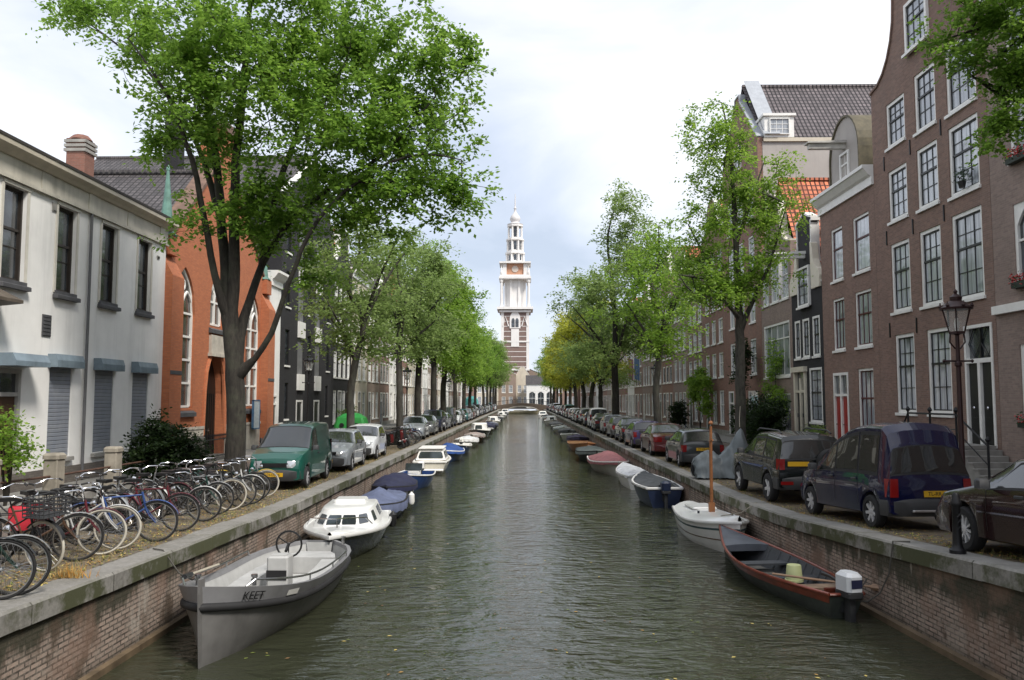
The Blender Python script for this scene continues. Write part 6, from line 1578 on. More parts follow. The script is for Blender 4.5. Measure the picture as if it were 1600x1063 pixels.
b = boat('small white decked sailing boat with a wooden mast behind the dark rowing boat', (4.86, 21.0), -86, 'sailing_boat')
H = Hull(4.2, 1.46, .58, .80, .60, .62, 2.3, .15, -.3, .5); hull_meshes(H, b, gel, gel, None, gel, .04, stripe=plain('teal_stripe', (.05, .09, .10), .5), stripek=(.82, .87)); foredeck(b, H, 0.0, gel, .16, name='deck')
s = MB()
for sd in (1, -1): s.grid([[H.P(t, k, sd) + Vector((0, sd * .006, 0)) for k in (.58, .61)] for t in TS])
s.build('lower_stripe', plain('brown_stripe', (.12, .07, .04), .6), b)
mw = plain('varnished_mast', (.30, .12, .045), .4, .25, 6)
s = MB(); mx_ = .05; s.tube([(mx_, 0, .7), (mx_, 0, 2.2), (mx_ - .02, .02, 2.95)], [.045, .042, .036], 10); s.box(mx_ - .055, mx_ + .055, -.07, .07, .70, 1.0); mo = s.build('mast', mw, b)
s = MB(); s.lathe([(.05, 0), (.06, .04), (.03, .09)], (mx_ - .02, .02, 3.0), 8); s.tube([(mx_ - .1, 0, 2.55), (mx_ + .12, .02, 2.6)], .025, 6); s.build('mast_cap', mw, mo)
s = MB(); s.bbox(-1.4, -.5, -.32, .32, .745, .80, .03); s.build('hatch', gel, b)
for x, y in ((.9, .25), (.3, -.42), (1.3, 0)): MB().lathe([(.03, 0), (.03, .05), (.05, .06)], (x, y, .76), 8).build('deck_fitting', navy, b)

grey_cv = canvas('dark_grey_canvas', (.055, .06, .065)); lg_cv = canvas('light_grey_canvas', (.30, .33, .32)); red_cv = canvas('faded_red_canvas', (.27, .105, .11)); green_cv = canvas('grey_green_canvas', (.15, .17, .155)); wh_cv = canvas('white_canvas', (.66, .66, .67))
orange_h = plain('orange_hull', (.42, .17, .07), .4, .15); dk_blue = plain('dark_blue_hull', (.015, .025, .06), .35)
b = boat('boat with flat dark grey cover, white gunwale and blue outboard motor', (4.72, 29.4), 92)
H = Hull(4.0, 1.45, .62, .82, .64, .82, 2.2); hull_meshes(H, b, dk_blue, white, None, white, .05); cover(b, H, [(0, .08), (.4, .16), (1, .03)], grey_cv, 8, drop=.03, t0=.03, t1=.95); outboard(b, (-2.12, 0), 0, dk_blue, .6, False)

def coverboat(label, X, Y, hd, L_, B_, hullm, cv, prof, seed, gunm=white, group=None, **k):
    X += .22 if 36 < Y and X > 0 else 0; B_ *= .93
    b = boat(label, (X, Y), hd, group=group); B_ *= .88; prof = [(a_, b_ * .75) for a_, b_ in prof]; h = Hull(L_, B_, k.get('zs', .52), k.get('zb', .72), .54, .8, 2.2)
    hull_meshes(h, b, hullm, white, None, gunm, .04); cover(b, h, prof, cv, seed, pw=k.get('pw', 1.5), drop=k.get('drop', .15)); return b
def openboat(label, X, Y, hd, L_, B_, hullm, inm, gunm, group=None, motor=None, deck=None):
    X += .22 if X > 0 else 0; B_ *= .93
    b = boat(label, (X, Y), hd, group=group); B_ *= .88; h = Hull(L_, B_, .48, .72, .5, .78, 2.2)
    hull_meshes(h, b, hullm, inm, .1, gunm, .04); bench(b, h, .25, .33, .38, gunm); bench(b, h, .55, .62, .38, gunm)
    foredeck(b, h, .74, deck or inm)
    if motor: outboard(b, (-L_ / 2 - .15, 0), 0, motor, .62)
    return b
def cabinboat(label, X, Y, hd, L_, B_, hullm, topm, group=None, hgt=.75):
    b = boat(label, (X, Y), hd, 'cabin_boat', group=group); B_ *= .9; hgt *= .75; h = Hull(L_, B_, .65, .86, .66, .88, 2.3)
    hull_meshes(h, b, hullm, topm, None, topm, .05); foredeck(b, h, 0, topm, .05, name='deck'); q = B_ / 2.3; l = L_ / 6
    base = [(-1.6 * l, -.9 * q), (.6 * l, -.92 * q), (1.4 * l, -.5 * q), (1.4 * l, .5 * q), (.6 * l, .92 * q), (-1.6 * l, .9 * q)]; roof = [(x * .85, y * .82) for x, y in base]
    superstruct(b, base, roof, .70, .72 + hgt, topm, [(5, .1, .9, .2, .82), (0, .05, .9, .25, .8), (4, .1, .95, .25, .8), (2, .1, .9, .2, .8)]); return b
BL, BR = 'boats moored along the left quay', 'boats moored along the right quay'
FL = [(0, .12), (.4, .35), (.7, .25), (1, .03)]; PK = [(0, .1), (.45, .65), (.75, .3), (1, .02)]
coverboat('white hulled boat with round white spray cover, second of the pale pair on the right', 4.68, 34.9, 91, 4.4, 1.55, white, wh_cv, [(0, .1), (.5, .18), (1, .02)], 1, group=BR, pw=2.5, drop=.04)
coverboat('pale hulled boat under a faded red peaked tarpaulin', 4.15, 41.0, -88, 6.0, 2.3, plain('pale_grey_hull', (.42, .42, .38), .5, .1, stain=.3), red_cv, PK, 2, group=BR, drop=.12)
coverboat('boat under a rumpled grey green tarpaulin between the red tarpaulin and the orange boat', 3.95, 48.6, -90, 5.8, 2.3, tar, green_cv, FL, 3, rubber, group=BR)
openboat('bright orange open boat moored on the right bank', 4.0, 57.5, -88, 6.4, 2.3, orange_h, plain('pale_orange_interior', (.55, .36, .2), .6), orange_h, group=BR, deck=orange_h)
coverboat('dark violet covered boat just beyond the orange boat', 4.2, 65, -90, 5.2, 2.1, dk_blue, canvas('violet_canvas', (.05, .035, .08)), FL, 4, rubber, group=BR)
openboat('white open boat beyond the violet covered boat on the right', 4.0, 71.5, -90, 5.4, 2.1, white, grey_lt, white, group=BR)
coverboat('grey canvas boat beyond the white open boat on the right', 4.1, 79, -90, 5.6, 2.1, tar, grey_cv, FL, 5, rubber, group=BR)
coverboat('pale grey canvas boat, next beyond the dark grey canvas boat on the right', 4.0, 87, -90, 6, 2.2, white, lg_cv, FL, 6, group=BR)
rb = random.Random(9)
kinds_r = [('navy open boat', 'o', navy, grey_lt, white), ('grey covered boat', 'c', tar, grey_cv, rubber), ('white cabin boat', 'k', white, white, None), ('blue covered boat', 'c', blue_hull, blue_dk, white), ('dark open boat', 'o', tar, tarin, wood_red), ('pale covered boat', 'c', white, lg_cv, white)]
def farrow(X0, Y0, n, step, kinds, bank, g, start):
    Y = Y0
    for k in range(n):
        nm, t, a, c, d = kinds[k % len(kinds)]; X = X0 + rb.uniform(-.15, .15); hd = 90 * rb.choice((1, -1)) + rb.uniform(-2, 2); L_ = rb.uniform(5, 6.2); B_ = rb.uniform(2, 2.3)
        lab = f'{nm}, {ORD[start + k]} boat from the near end of the {bank} row'
        if t == 'o': openboat(lab, X, Y, hd, L_, B_, a, c, d, g)
        elif t == 'c': coverboat(lab, X, Y, hd, L_, B_, a, c, FL if k % 2 else PK, k + 30, d, g)
        else: cabinboat(lab, X, Y, hd, L_, B_, a, c, g)
        Y += step * rb.uniform(.92, 1.1)
farrow(4.05, 95.5, 12, 8.0, kinds_r, 'right', BR, 11)

coverboat('boat with bright blue hull and rumpled blue tarpaulin beyond the cream cabin boat', -4.45, 48.6, -90, 4.9, 2.1, blue_hull, canvas('bright_blue_canvas', (.02, .065, .24)), PK, 12, white, group=BL)
openboat('white and blue open boat, second of the two bright blue boats', -4.4, 55.0, -90, 4.9, 2.1, blue_hull, white, white, BL, white)
coverboat('boat under a white tarpaulin on the left beyond the bright blue boats', -4.35, 62, -90, 5.6, 2.2, white, wh_cv, FL, 13, group=BL)
coverboat('pinkish beige covered boat on the left bank', -4.2, 69.5, -90, 5.4, 2.2, plain('wood_hull', (.18, .10, .05), .5), canvas('beige_canvas', (.42, .34, .31)), FL, 14, group=BL)
cabinboat('white cabin boat beyond the beige covered boat on the left', -4.2, 77.5, -90, 6, 2.3, navy, white, BL, .8)
openboat('dark boat with white stripes of seats beyond the white cabin boat on the left', -4.1, 86, -90, 5.6, 2.2, tar, tarin, white, BL)
coverboat('navy covered boat with curved hood on the left bank', -4.15, 93.5, -90, 5.8, 2.2, navy, blue_dk, PK, 15, rubber, group=BL)
coverboat('grey blue covered boat beyond the navy hooded boat on the left', -4.0, 101, -90, 5.6, 2.2, dk_blue, canvas('grey_blue_canvas', (.09, .10, .14)), FL, 16, rubber, group=BL)
kinds_l = [('white cabin boat', 'k', white, white, None), ('white covered boat', 'c', navy, wh_cv, white), ('pale yellow open boat', 'o', plain('pale_yellow_hull', (.5, .46, .28), .4), grey_lt, white), ('dark covered boat', 'c', tar, grey_cv, rubber), ('navy open boat', 'o', navy, grey_lt, white)]
farrow(-4.2, 109, 11, 8.2, kinds_l, 'left', BL, 14)
tb_ = cabinboat('long cream tour boat lying under the far bridge', -.3, 203.2, 0, 8.4, 2.6, plain('tour_boat_cream', (.70, .62, .42), .4), cream, None, .3)
# ------------------------------------------------------------------ cars
tyre_m = plain('tyre', (.016, .016, .017), .85, .25); alloy = plain('alloy_rim', (.60, .60, .61), .35, .1, metal=.25); capm = plain('silver_hubcap', (.46, .46, .47), .4, .12, metal=.2); trim_d = plain('dark_bumper', (.035, .036, .038), .6, .2)
red_l = plain('red_lens', (.22, .01, .01), .15, .1, coat=.6); amber_l = plain('amber_lens', (.5, .16, .02), .15, .1, coat=.6); clear_l = plain('clear_lens', (.55, .57, .6), .08, .15, metal=.4, coat=1); plate_y = plain('yellow_plate', (.62, .36, .02), .4, .08)
WH = {}
def wheel_meshes(r, w, kind):
    if (r, w, kind) in WH: return WH[(r, w, kind)]
    t = MB(); pr = [(r * .66, -w / 2), (r * .9, -w / 2), (r * .985, -w * .36), (r, -w * .2), (r, w * .2), (r * .985, w * .36), (r * .9, w / 2), (r * .66, w / 2), (r * .64, 0), (r * .66, -w / 2)]
    t.lathe(pr, n=28, axis='y', cap=False)
    m = MB(); n = {'alloy': 10, 'cap': 7, 'steel': 9, 'five': 5}[kind]
    m.lathe([(r * .66, -w * .42), (r * .60, -w * .38), (r * .585, -w * .1), (.01, -w * .05)], n=28, axis='y', cap=False, mi=1)
    m.lathe([(r * .17, -w * .18), (r * .16, -w * .40), (r * .06, -w * .44), (.005, -w * .44)], n=14, axis='y', cap=False)
    wd = {'alloy': .10, 'cap': .20, 'steel': .14, 'five': .22}[kind] * r
    for k in range(n):
        a = 2 * math.pi * k / n; c, s = math.cos(a), math.sin(a)
        def q(rad, off, y): return (rad * c - off * s, y, rad * s + off * c)
        y0, y1 = -w * .40, -w * .40
        m.add([q(r * .12, -wd * .5, -w * .38), q(r * .62, -wd * .42, -w * .43), q(r * .62, wd * .42, -w * .43), q(r * .12, wd * .5, -w * .38), q(r * .12, -wd * .5, -w * .2), q(r * .62, -wd * .5, -w * .25), q(r * .62, wd * .5, -w * .25), q(r * .12, wd * .5, -w * .2)], ((0, 1, 2, 3), (0, 4, 5, 1), (2, 6, 7, 3)))
    res = (t.mesh('tyre', tyre_m, 40), m.mesh('rim', [alloy if kind in ('alloy', 'five') else capm, trim_d], 40)); WH[(r, w, kind)] = res; return res

class Car:
    """body lofted along its length; x from the rear (0) to the front (L)"""
    def __init__(s, **k):
        s.__dict__.update(dict(L=4.2, W=1.7, top=[], belt=[(0, .9), (4.2, .85)], tumble=.24, sill=.22, wb=(.75, 3.3), wr=.31, arch=.37, side=[], rear=None, front=None, nose=.10, tail=.05, wheel='cap', bump=True, roofrails=False, paint_bump=False, crown=.03))
        s.__dict__.update(k)
    def ip(s, pl, x): return float(np.interp(x, [p[0] for p in pl], [p[1] for p in pl]))
    def hw(s, x):
        w = s.W / 2; f = 1.0
        df, dr = s.L - x, x
        if df < .9: f -= s.nose * (1 - df / .9) ** 2.2
        if dr < .6: f -= s.tail * (1 - dr / .6) ** 2.2
        return w * f
    def zb(s, x):
        z = s.sill + .05 * max(0, (x - s.L + .5) / .5) + .06 * max(0, (.4 - x) / .4)
        for c in s.wb:
            d = abs(x - c)
            if d < s.arch: z = max(z, s.wr - .01 + math.sqrt(s.arch ** 2 - d * d))
        return z
    def half(s, x):
        zt, w = s.ip(s.top, x), s.hw(x); zbt = min(s.ip(s.belt, x), zt - .02); zb = min(s.zb(x), zbt - .06)
        g = max(0, zt - zbt); wr = w * (.975 - s.tumble * min(1.05, g / .55)) if g > .03 else w * .95
        z1 = zb + .02; zm = max(zb + .05, min(s.sill + .38, zbt - .05)); er = min(.07, g * .3)
        return [(0, zb), (w * .93, zb), (w * .985, z1 + .01), (w, zm), (w * .992, (zm + zbt) / 2), (w * .972, zbt), (wr, zt - er), (wr * .90, zt - er * .25), (wr * .5, zt + s.crown * .6 * min(1, g * 4 + .3)), (0, zt + s.crown * min(1, g * 4 + .3))]
    def S(s, x, v):
        """v in ring units 0..9, negative v = right hand side"""
        h = s.half(x); a = abs(v); i = min(int(a), 8); t = a - i
        y = h[i][0] * (1 - t) + h[i + 1][0] * t; z = h[i][1] * (1 - t) + h[i + 1][1] * t
        return Vector((x, y if v >= 0 else -y, z))
    def stations(s):
        xs = set(np.linspace(0, s.L, 44)) | {p[0] for p in s.top} | {p[0] for p in s.belt}
        for c in s.wb: xs |= {c + s.arch * math.sin(a) for a in np.linspace(-math.pi / 2, math.pi / 2, 13)} | {c - s.arch - .004, c + s.arch + .004}
        return sorted(x for x in xs if 0 <= x <= s.L)
    def body(s, parent, m):
        b = MB(); rs = []
        for x in s.stations():
            h = s.half(x); rs.append([(x, y, z) for y, z in h] + [(x, -y, z) for y, z in reversed(h[1:-1])])
        n = len(rs[0]); b.rings(rs, 0, cap=True)
        for k, f in enumerate(b.f):
            j = k % n
            if k < n * (len(rs) - 1) and j in (0, n - 1): b.m[k] = 1
        return b.build('body', [m, trim_d], parent, smooth=32)
    def patch(s, parent, name, x0, x1, v0, v1, m, off=.006, n=8, sides=(1, -1), taper=None, nv=3):
        out = []
        for sd in sides:
            P = []
            for i in range(n + 1):
                r = []
                for j in range(nv + 1):
                    t, q = i / n, j / nv
                    xa, xb = x0, x1
                    if taper: xa, xb = x0 + taper[0] * q, x1 + taper[1] * q
                    x = xa + (xb - xa) * t; v = v0 + (v1 - v0) * q
                    p = s.S(x, v * sd)
                    e = .01; du = s.S(min(x + e, s.L), v * sd) - s.S(max(x - e, 0), v * sd); dv = s.S(x, (v + .05) * sd) - s.S(x, (v - .05) * sd)
                    nn = du.cross(dv)
                    if nn.length > 1e-9:
                        nn.normalize(); c = Vector((x, 0, .7)); nn = nn if nn.dot(p - c) > 0 or (abs(nn.z) > .9 and nn.z > 0) else -nn
                        p = p + nn * off
                    r.append(p)
                P.append(r)
            out.append(MB().grid(P).build(name, m, parent, smooth=40))
        return out
    def glassband(s, parent, name, x0, x1, m, v=6.0, vin=5.25, off=.006, n=8):
        """windscreen or rear window across the whole width, between ring v on each side"""
        P = []
        for i in range(n + 1):
            x = x0 + (x1 - x0) * i / n; r = []
            for q in np.linspace(-1, 1, 13):
                vv = 9 - (9 - v) * abs(q); p = s.S(x, math.copysign(vv, q)); e = min(.01, abs(x1 - x0) / 6)
                du = s.S(min(x + e, s.L), vv) - s.S(max(x - e, 0), vv); t = Vector((-du.z, 0, du.x)); t = t if t.z > 0 else -t
                if t.length > 0: p = p + t.normalized() * off
                r.append(p)
            P.append(r)
        return MB().grid(P).build(name, m, parent, smooth=40)

def make_car(label, loc, heading, c, m, cat='car', name='parked_car', group=None, plate=None, low=False):
    """heading: degrees, 90 = facing away down the canal; the origin is the middle of the car on the ground"""
    root = thing(name, label, cat, loc, R(heading), group)
    piv = Matrix.Translation((-c.L / 2, 0, 0))
    n0 = len(bpy.data.objects)
    body = c.body(root, m); parts = [body]
    if not low:
        if c.front: parts.append(c.glassband(root, 'window_seal', c.front[0] - .03, c.front[1] + .03, rubber, v=5.9, off=.003))
        if c.rear: e_ = (c.rear[1] - c.rear[0]) * .09; parts.append(c.glassband(root, 'window_seal', c.rear[0] - e_, c.rear[1] + e_, rubber, v=5.9, off=.003))
        for (x0, x1, t0, t1) in c.side: parts += c.patch(root, 'window_seal', x0 - .025, x1 + .03, 5.04, 5.94, rubber, off=.003, taper=(t0, t1), n=7)
    for (x0, x1, t0, t1) in c.side: parts += c.patch(root, 'side_window', x0, x1, 5.12, 5.86, carglass, taper=(t0, t1), n=7)
    if c.front: parts.append(c.glassband(root, 'windscreen', *c.front, carglass))
    if c.rear: parts.append(c.glassband(root, 'rear_window', *c.rear, carglass))
    # bumpers follow the ends in plan
    for nm, x_in, x_out in (('rear_bumper', .32, -.05), ('front_bumper', c.L - .42, c.L + .05)):
        bm = MB(); P = []
        for q in np.linspace(-1, 1, 15):
            a = abs(q); w = c.hw(min(max(x_out, 0), c.L)) + .015
            if a > .8: x = x_out + (x_in - x_out) * (a - .8) / .2; y = w * (1 + .02 * (a - .8) / .2)
            else: x = x_out + (c.L * .004 if x_out < 0 else -c.L * .004) * (a / .8) ** 3 * 4; y = w * a / .8 * .985
            P.append([(x, math.copysign(y, q), z) for z in (c.sill + .04, c.sill + .1, c.sill + .28, c.sill + .33)])
            ins = -.03 if x_out > 0 else .03
            P[-1][0] = (x + ins, math.copysign(max(y - .02, 0), q), c.sill + .02); P[-1][3] = (x + ins * 1.6, math.copysign(max(y - .03, 0), q), c.sill + .34)
        bm.grid(P); parts.append(bm.build(nm, trim_d if not c.paint_bump else m, root, smooth=40))
    ground = c.sill
    for sx, x in ((0, c.wb[0]), (1, c.wb[1])):
        for sd in (1, -1):
            tm_, rm_ = wheel_meshes(c.wr, .20, c.wheel)
            wo = bpy.data.objects.new('wheel', tm_); COL.objects.link(wo); wo.parent = root; wo.location = (x, sd * (c.W / 2 - .105), c.wr); wo.rotation_euler = (0, .4 * x, math.pi if sd > 0 else 0)
            link('rim', rm_, wo); parts.append(wo)
    zf = c.ip(c.belt, c.L - .35); zlb = c.sill + .36
    for sd in (1, -1):
        y = c.hw(c.L - .05)
        hl = MB(); P = []
        for i, q in enumerate(np.linspace(0, 1, 6)):
            yy = y * (.50 + .47 * q); xx = c.L + .012 - .16 * q ** 2.5 * 1.0
            z1 = min(zf - .04, zlb + .22); P.append([(xx + .01, sd * yy, zlb + .03), (xx + .02, sd * yy, (zlb + z1) / 2), (xx - .04, sd * yy, z1)])
        hl.grid(P); hl.poly([p[0] for p in P] + [(c.L - .25, sd * y * .97, zlb + .03), (c.L - .25, sd * y * .5, zlb + .03)]); parts.append(hl.build('headlight', clear_l, root, smooth=40))
        yt = c.hw(.05)
        z0_, z1_ = getattr(c, 'tl', (c.sill + .42, c.sill + .72)); tw_ = getattr(c, 'tlw', .16)
        tl = MB(); x_ = -.014
        tl.add([(x_, sd * (yt * .975), z0_), (x_, sd * (yt * .975 - tw_), z0_), (x_, sd * (yt * .965 - tw_), z1_), (x_, sd * (yt * .955), z1_), (.13, sd * (c.hw(.13) + .006), z0_), (.13, sd * (c.hw(.13) + .004), z1_)], ((0, 1, 2, 3), (0, 3, 5, 4)))
        tl.poly([(x_, sd * (yt * .955), z1_), (x_, sd * (yt * .965 - tw_), z1_), (.13, sd * (yt * .9 - tw_), z1_), (.13, sd * (c.hw(.13) + .004), z1_)])
        parts.append(tl.build('tail_light', red_l, root))
        if not low:
            xm = c.front[0] - .05 if c.front and c.front[0] < c.front[1] else c.L - 1.3; xm = getattr(c, 'mir', xm); zm = c.ip(c.belt, xm) + .08
            mr = MB(); mr.bbox(xm - .06, xm + .06, min(sd * (c.W / 2 + .0), sd * (c.W / 2 + .19)), max(sd * (c.W / 2), sd * (c.W / 2 + .19)), zm - .05, zm + .09, .03); parts.append(mr.build('mirror', getattr(c, 'mirm', trim_d), root, smooth=40))
    if not low:
        gr = MB(); gr.box(c.L + .008, c.L + .025, -c.W * .24, c.W * .24, zlb + .05, zlb + .16); parts.append(gr.build('grille', black, root))
        lines = []
        for x in getattr(c, 'seams', ()):
            pts = []
            for v in (2.3, 3, 4, 5, 5.9): pts.append((x, v))
            lines.append(pts)
        for pts in lines:
            for sd in (1, -1):
                seams = MB(); q = [c.S(x, v * sd) + Vector((0, sd * .001, 0)) for x, v in pts]
                for a, b_ in zip(q[:-1], q[1:]):
                    seams.quad(a + Vector((-.006, sd * .002, 0)), b_ + Vector((-.006, sd * .002, 0)), b_ + Vector((.006, sd * .002, 0)), a + Vector((.006, sd * .002, 0)))
                parts.append(seams.build('door_seam', black, root))
        for x in getattr(c, 'handles', ()):
            for sd in (1, -1):
                p = c.S(x, 4.6 * sd); hd = MB(); hd.bbox(p.x - .10, p.x + .10, p.y - (.03 if sd < 0 else .0), p.y + (.03 if sd > 0 else 0), p.z - .02, p.z + .02, .01); parts.append(hd.build('door_handle', trim_d, root))
    pz = getattr(c, 'pz', c.sill + .5); px = getattr(c, 'px', 0)
    for x, rz_, nm, z in ((-.016, -90, 'rear_plate', pz), (c.L + .055, 90, 'front_plate', c.sill + .2)):
        y_ = px if x < 0 else 0
        pm = MB(); pm.box(-.26, .26, -.006, .006, -.055, .055); po = pm.build('number_plate', plate_y, root, loc=(x if x > 0 else x + getattr(c, 'pxoff', 0), y_, z), rot=(0, 0, R(rz_))); parts.append(po)
        if plate:
            t = link('lettering', text_mesh(plate, .095, black), po, (0, -.0085, 0), (R(90), 0, 0))
    for o in parts: o.location = o.location + Vector((-c.L / 2, 0, 0))
    return root

van = Car(L=4.11, W=1.60, wb=(.72, 3.41), wr=.31, arch=.38, sill=.24, tumble=.13, nose=.12, tail=.02, wheel='steel',
    top=[(0, 1.02), (.05, 1.72), (.14, 1.80), (1.3, 1.83), (2.25, 1.78), (2.42, 1.73), (3.22, 1.14), (3.35, 1.10), (3.8, 1.0), (4.02, .86), (4.11, .62)], belt=[(0, 1.0), (2.4, 1.02), (3.2, 1.04), (3.8, .92), (4.11, .6)],
    side=[(2.05, 3.08, 0, -.62)], front=(2.46, 3.20), rear=(.006, .044), seams=(1.95, 3.02), handles=(2.1,), tl=(.75, 1.25), tlw=.12, mir=2.95)
hivan = Car(L=4.15, W=1.60, wb=(.72, 3.42), wr=.31, arch=.38, sill=.26, tumble=.14, nose=.13, tail=.03, wheel='cap', crown=.05,
    top=[(0, .96), (.10, 1.50), (.13, 1.58), (.20, 1.79), (.36, 1.92), (.95, 1.95), (1.35, 1.93), (1.75, 1.86), (2.35, 1.66), (3.28, 1.04), (3.8, .93), (4.05, .80), (4.2, .60)], belt=[(0, .94), (2.0, .98), (3.2, .98), (3.8, .88), (4.2, .58)],
    side=[(.42, 1.12, -.02, 0), (1.2, 2.1, 0, 0), (2.18, 3.02, 0, -.6)], front=(2.38, 3.24), rear=(.016, .099), seams=(1.15, 2.14, 3.05), handles=(1.3, 2.3), tl=(.62, .95), tlw=.15, pz=.68, mir=2.95, px=-.12)
suv = Car(L=4.05, W=1.78, wb=(.82, 3.22), wr=.355, arch=.43, sill=.36, tumble=.18, nose=.11, tail=.03, wheel='five',
    top=[(0, 1.06), (.16, 1.56), (.26, 1.66), (1.2, 1.72), (1.95, 1.70), (2.15, 1.64), (2.78, 1.20), (3.0, 1.14), (3.75, 1.04), (3.95, .92), (4.05, .72)], belt=[(0, 1.04), (2.0, 1.06), (2.75, 1.08), (3.75, .98), (4.05, .7)],
    side=[(.45, 1.12, .06, 0), (1.2, 1.9, 0, 0), (1.95, 2.66, 0, -.5)], front=(2.18, 2.75), rear=(.02, .15), seams=(1.15, 1.93, 2.72), handles=(1.3, 2.05), tl=(.86, 1.12), tlw=.13, pz=1.0, px=.38, mir=2.6)
sedan = Car(L=4.55, W=1.76, wb=(.95, 3.62), wr=.325, arch=.385, sill=.22, tumble=.27, nose=.10, tail=.07, wheel='alloy', paint_bump=True,
    top=[(0, .72), (.06, .92), (.2, .98), (.78, 1.03), (1.38, 1.37), (1.62, 1.42), (2.2, 1.43), (2.55, 1.38), (3.28, 1.01), (3.4, .98), (4.2, .84), (4.45, .74), (4.55, .56)], belt=[(0, .7), (.8, .95), (3.2, .91), (4.2, .80), (4.55, .54)],
    side=[(1.0, 1.92, .45, 0), (2.0, 2.95, 0, -.55)], front=(2.60, 3.27), rear=(.82, 1.34), seams=(1.96, 2.98), handles=(1.3, 2.2), tl=(.66, .88), tlw=.32, pz=.6, mir=2.85)
hatch = Car(L=3.85, W=1.66, wb=(.62, 3.06), wr=.29, arch=.35, sill=.2, tumble=.25, nose=.12, tail=.05, wheel='cap',
    top=[(0, .80), (.06, .96), (.32, 1.34), (.5, 1.40), (1.2, 1.42), (1.75, 1.40), (2.0, 1.34), (2.7, .98), (2.85, .94), (3.5, .83), (3.75, .72), (3.85, .55)], belt=[(0, .78), (.3, .93), (2.6, .90), (3.5, .78), (3.85, .53)],
    side=[(.5, 1.22, .12, 0), (1.3, 2.35, 0, -.5)], front=(2.04, 2.68), rear=(.08, .30), seams=(1.26, 2.4), handles=(1.45,), tl=(.6, .86), tlw=.15, mir=2.3)
mini = Car(L=3.43, W=1.62, wb=(.45, 2.8), wr=.28, arch=.34, sill=.22, tumble=.22, nose=.14, tail=.05, wheel='cap', paint_bump=False,
    top=[(0, .86), (.05, 1.0), (.28, 1.36), (.42, 1.42), (1.0, 1.44), (1.6, 1.41), (1.78, 1.36), (2.62, .98), (2.75, .95), (3.15, .84), (3.35, .72), (3.43, .56)], belt=[(0, .84), (.3, .95), (2.4, .92), (3.15, .8), (3.43, .54)],
    side=[(.42, 1.1, .1, 0), (1.18, 2.15, 0, -.55)], front=(1.82, 2.6), rear=(.07, .27), seams=(1.14, 2.25), handles=(1.35,), tl=(.6, .88), tlw=.13, mir=2.15)

P = dict(green=paint('green_paint', (.006, .075, .055)), silver=paint('silver_paint', (.26, .28, .30), .3), white=paint('white_car_paint', (.62, .64, .66)), maroon=paint('maroon_paint', (.016, .004, .005), .25), blue=paint('deep_blue_paint', (.003, .005, .034), .25), black=paint('black_car_paint', (.008, .010, .010), .25), red=paint('red_car_paint', (.10, .012, .013)), navy=paint('navy_car_paint', (.012, .016, .04)), grey=paint('grey_car_paint', (.10, .105, .11)), dgrey=paint('dark_grey_paint', (.03, .034, .036)), violet=paint('violet_car_paint', (.045, .03, .10)), teal=paint('teal_car_paint', (.03, .12, .13)))
def cz(X, Y): return (zl if X < 0 else zr)(Y) - .002
def park(label, X, Y, hd, c, col, name='parked_car', cat='car', **k): return make_car(label, (X, Y, cz(X, Y)), hd, c, P[col], cat, name, **k)
def tilt(o, Y, hd, zf):      # follow the ramp up to the bridge
    s = (zf(Y + 1.3) - zf(Y - 1.3)) / 2.6; o.rotation_euler = (0, -math.atan(s) * (1 if hd > 0 else -1), R(hd))
# left: the green van faces us
park('dark green panel van facing the camera beside the elm trunk', -7.05, 24.6, -88, van, 'green', 'parked_van', 'van', plate='74-DJ-PK')
park('silver grey hatchback facing the camera behind the green van', -6.95, 29.9, -88, hatch, 'silver', plate='LR-31-TD')
park('small white car facing the camera, third in the left row', -7.0, 35.2, -88.5, mini, 'white', plate='SP-GD-28')
# right
o = park('shiny dark maroon saloon car cut off by the right edge', 7.36, 10.7, 90, sedan, 'maroon'); tilt(o, 10.7, 90, zr)
s = MB()
for sd in (1, -1): s = MB(); s.grid([[sedan.S(x, v * sd) + Vector((-sedan.L / 2, sd * .008, 0)) for v in (3.0, 3.14)] for x in np.linspace(.1, 3.2, 14)]); s.build('side_strip', chrome, o)
o = park('dark blue high roofed van with yellow number plate beside the black bollard', 7.24, 16.75, 93.6, hivan, 'blue', 'parked_van', 'van', plate='TL-RR-43'); tilt(o, 16.75, 93.6, zr)
v_o = o
s = MB(); s.bbox(-2.17, -2.05, -.4, .4, .36, .40, .02)
s.tube([(-2.15, -.62, .25), (-2.2, -.62, .25)], .03, 8); s.build('exhaust', steel, o)
so = park('black off-road car with spare wheel on its tailgate behind the blue van', 7.0, 21.75, 92, suv, 'black', plate=None)
tm_, rm_ = wheel_meshes(.355, .20, 'five')
w2 = link('spare_wheel', tm_, so, (-2.16, -.38, 1.02), (0, 0, R(-90))); w2.rotation_euler = (0, 0, R(-90)); link('rim', rm_, w2)
s = MB(); s.box(-2.06, -1.98, -.82, .82, .50, .58); s.build('bumper_reflector', red_l, so)
s = MB()
for sd in (1, -1): s = MB(); s.tube([(-1.6, sd * .62, 1.72), (-1.4, sd * .62, 1.79), (0, sd * .62, 1.80), (.2, sd * .62, 1.73)], .02, 6); s.build('roof_rail', trim_d, so)
park('dark maroon and black hatchback behind the covered motorcycle', 6.75, 32.2, 90, hatch, 'dgrey', plate='ZT-XB-60')
park('dark red saloon car ahead of the dark hatchback on the right quay', 6.7, 38.4, 90, sedan, 'red', plate='FG-18-RN')
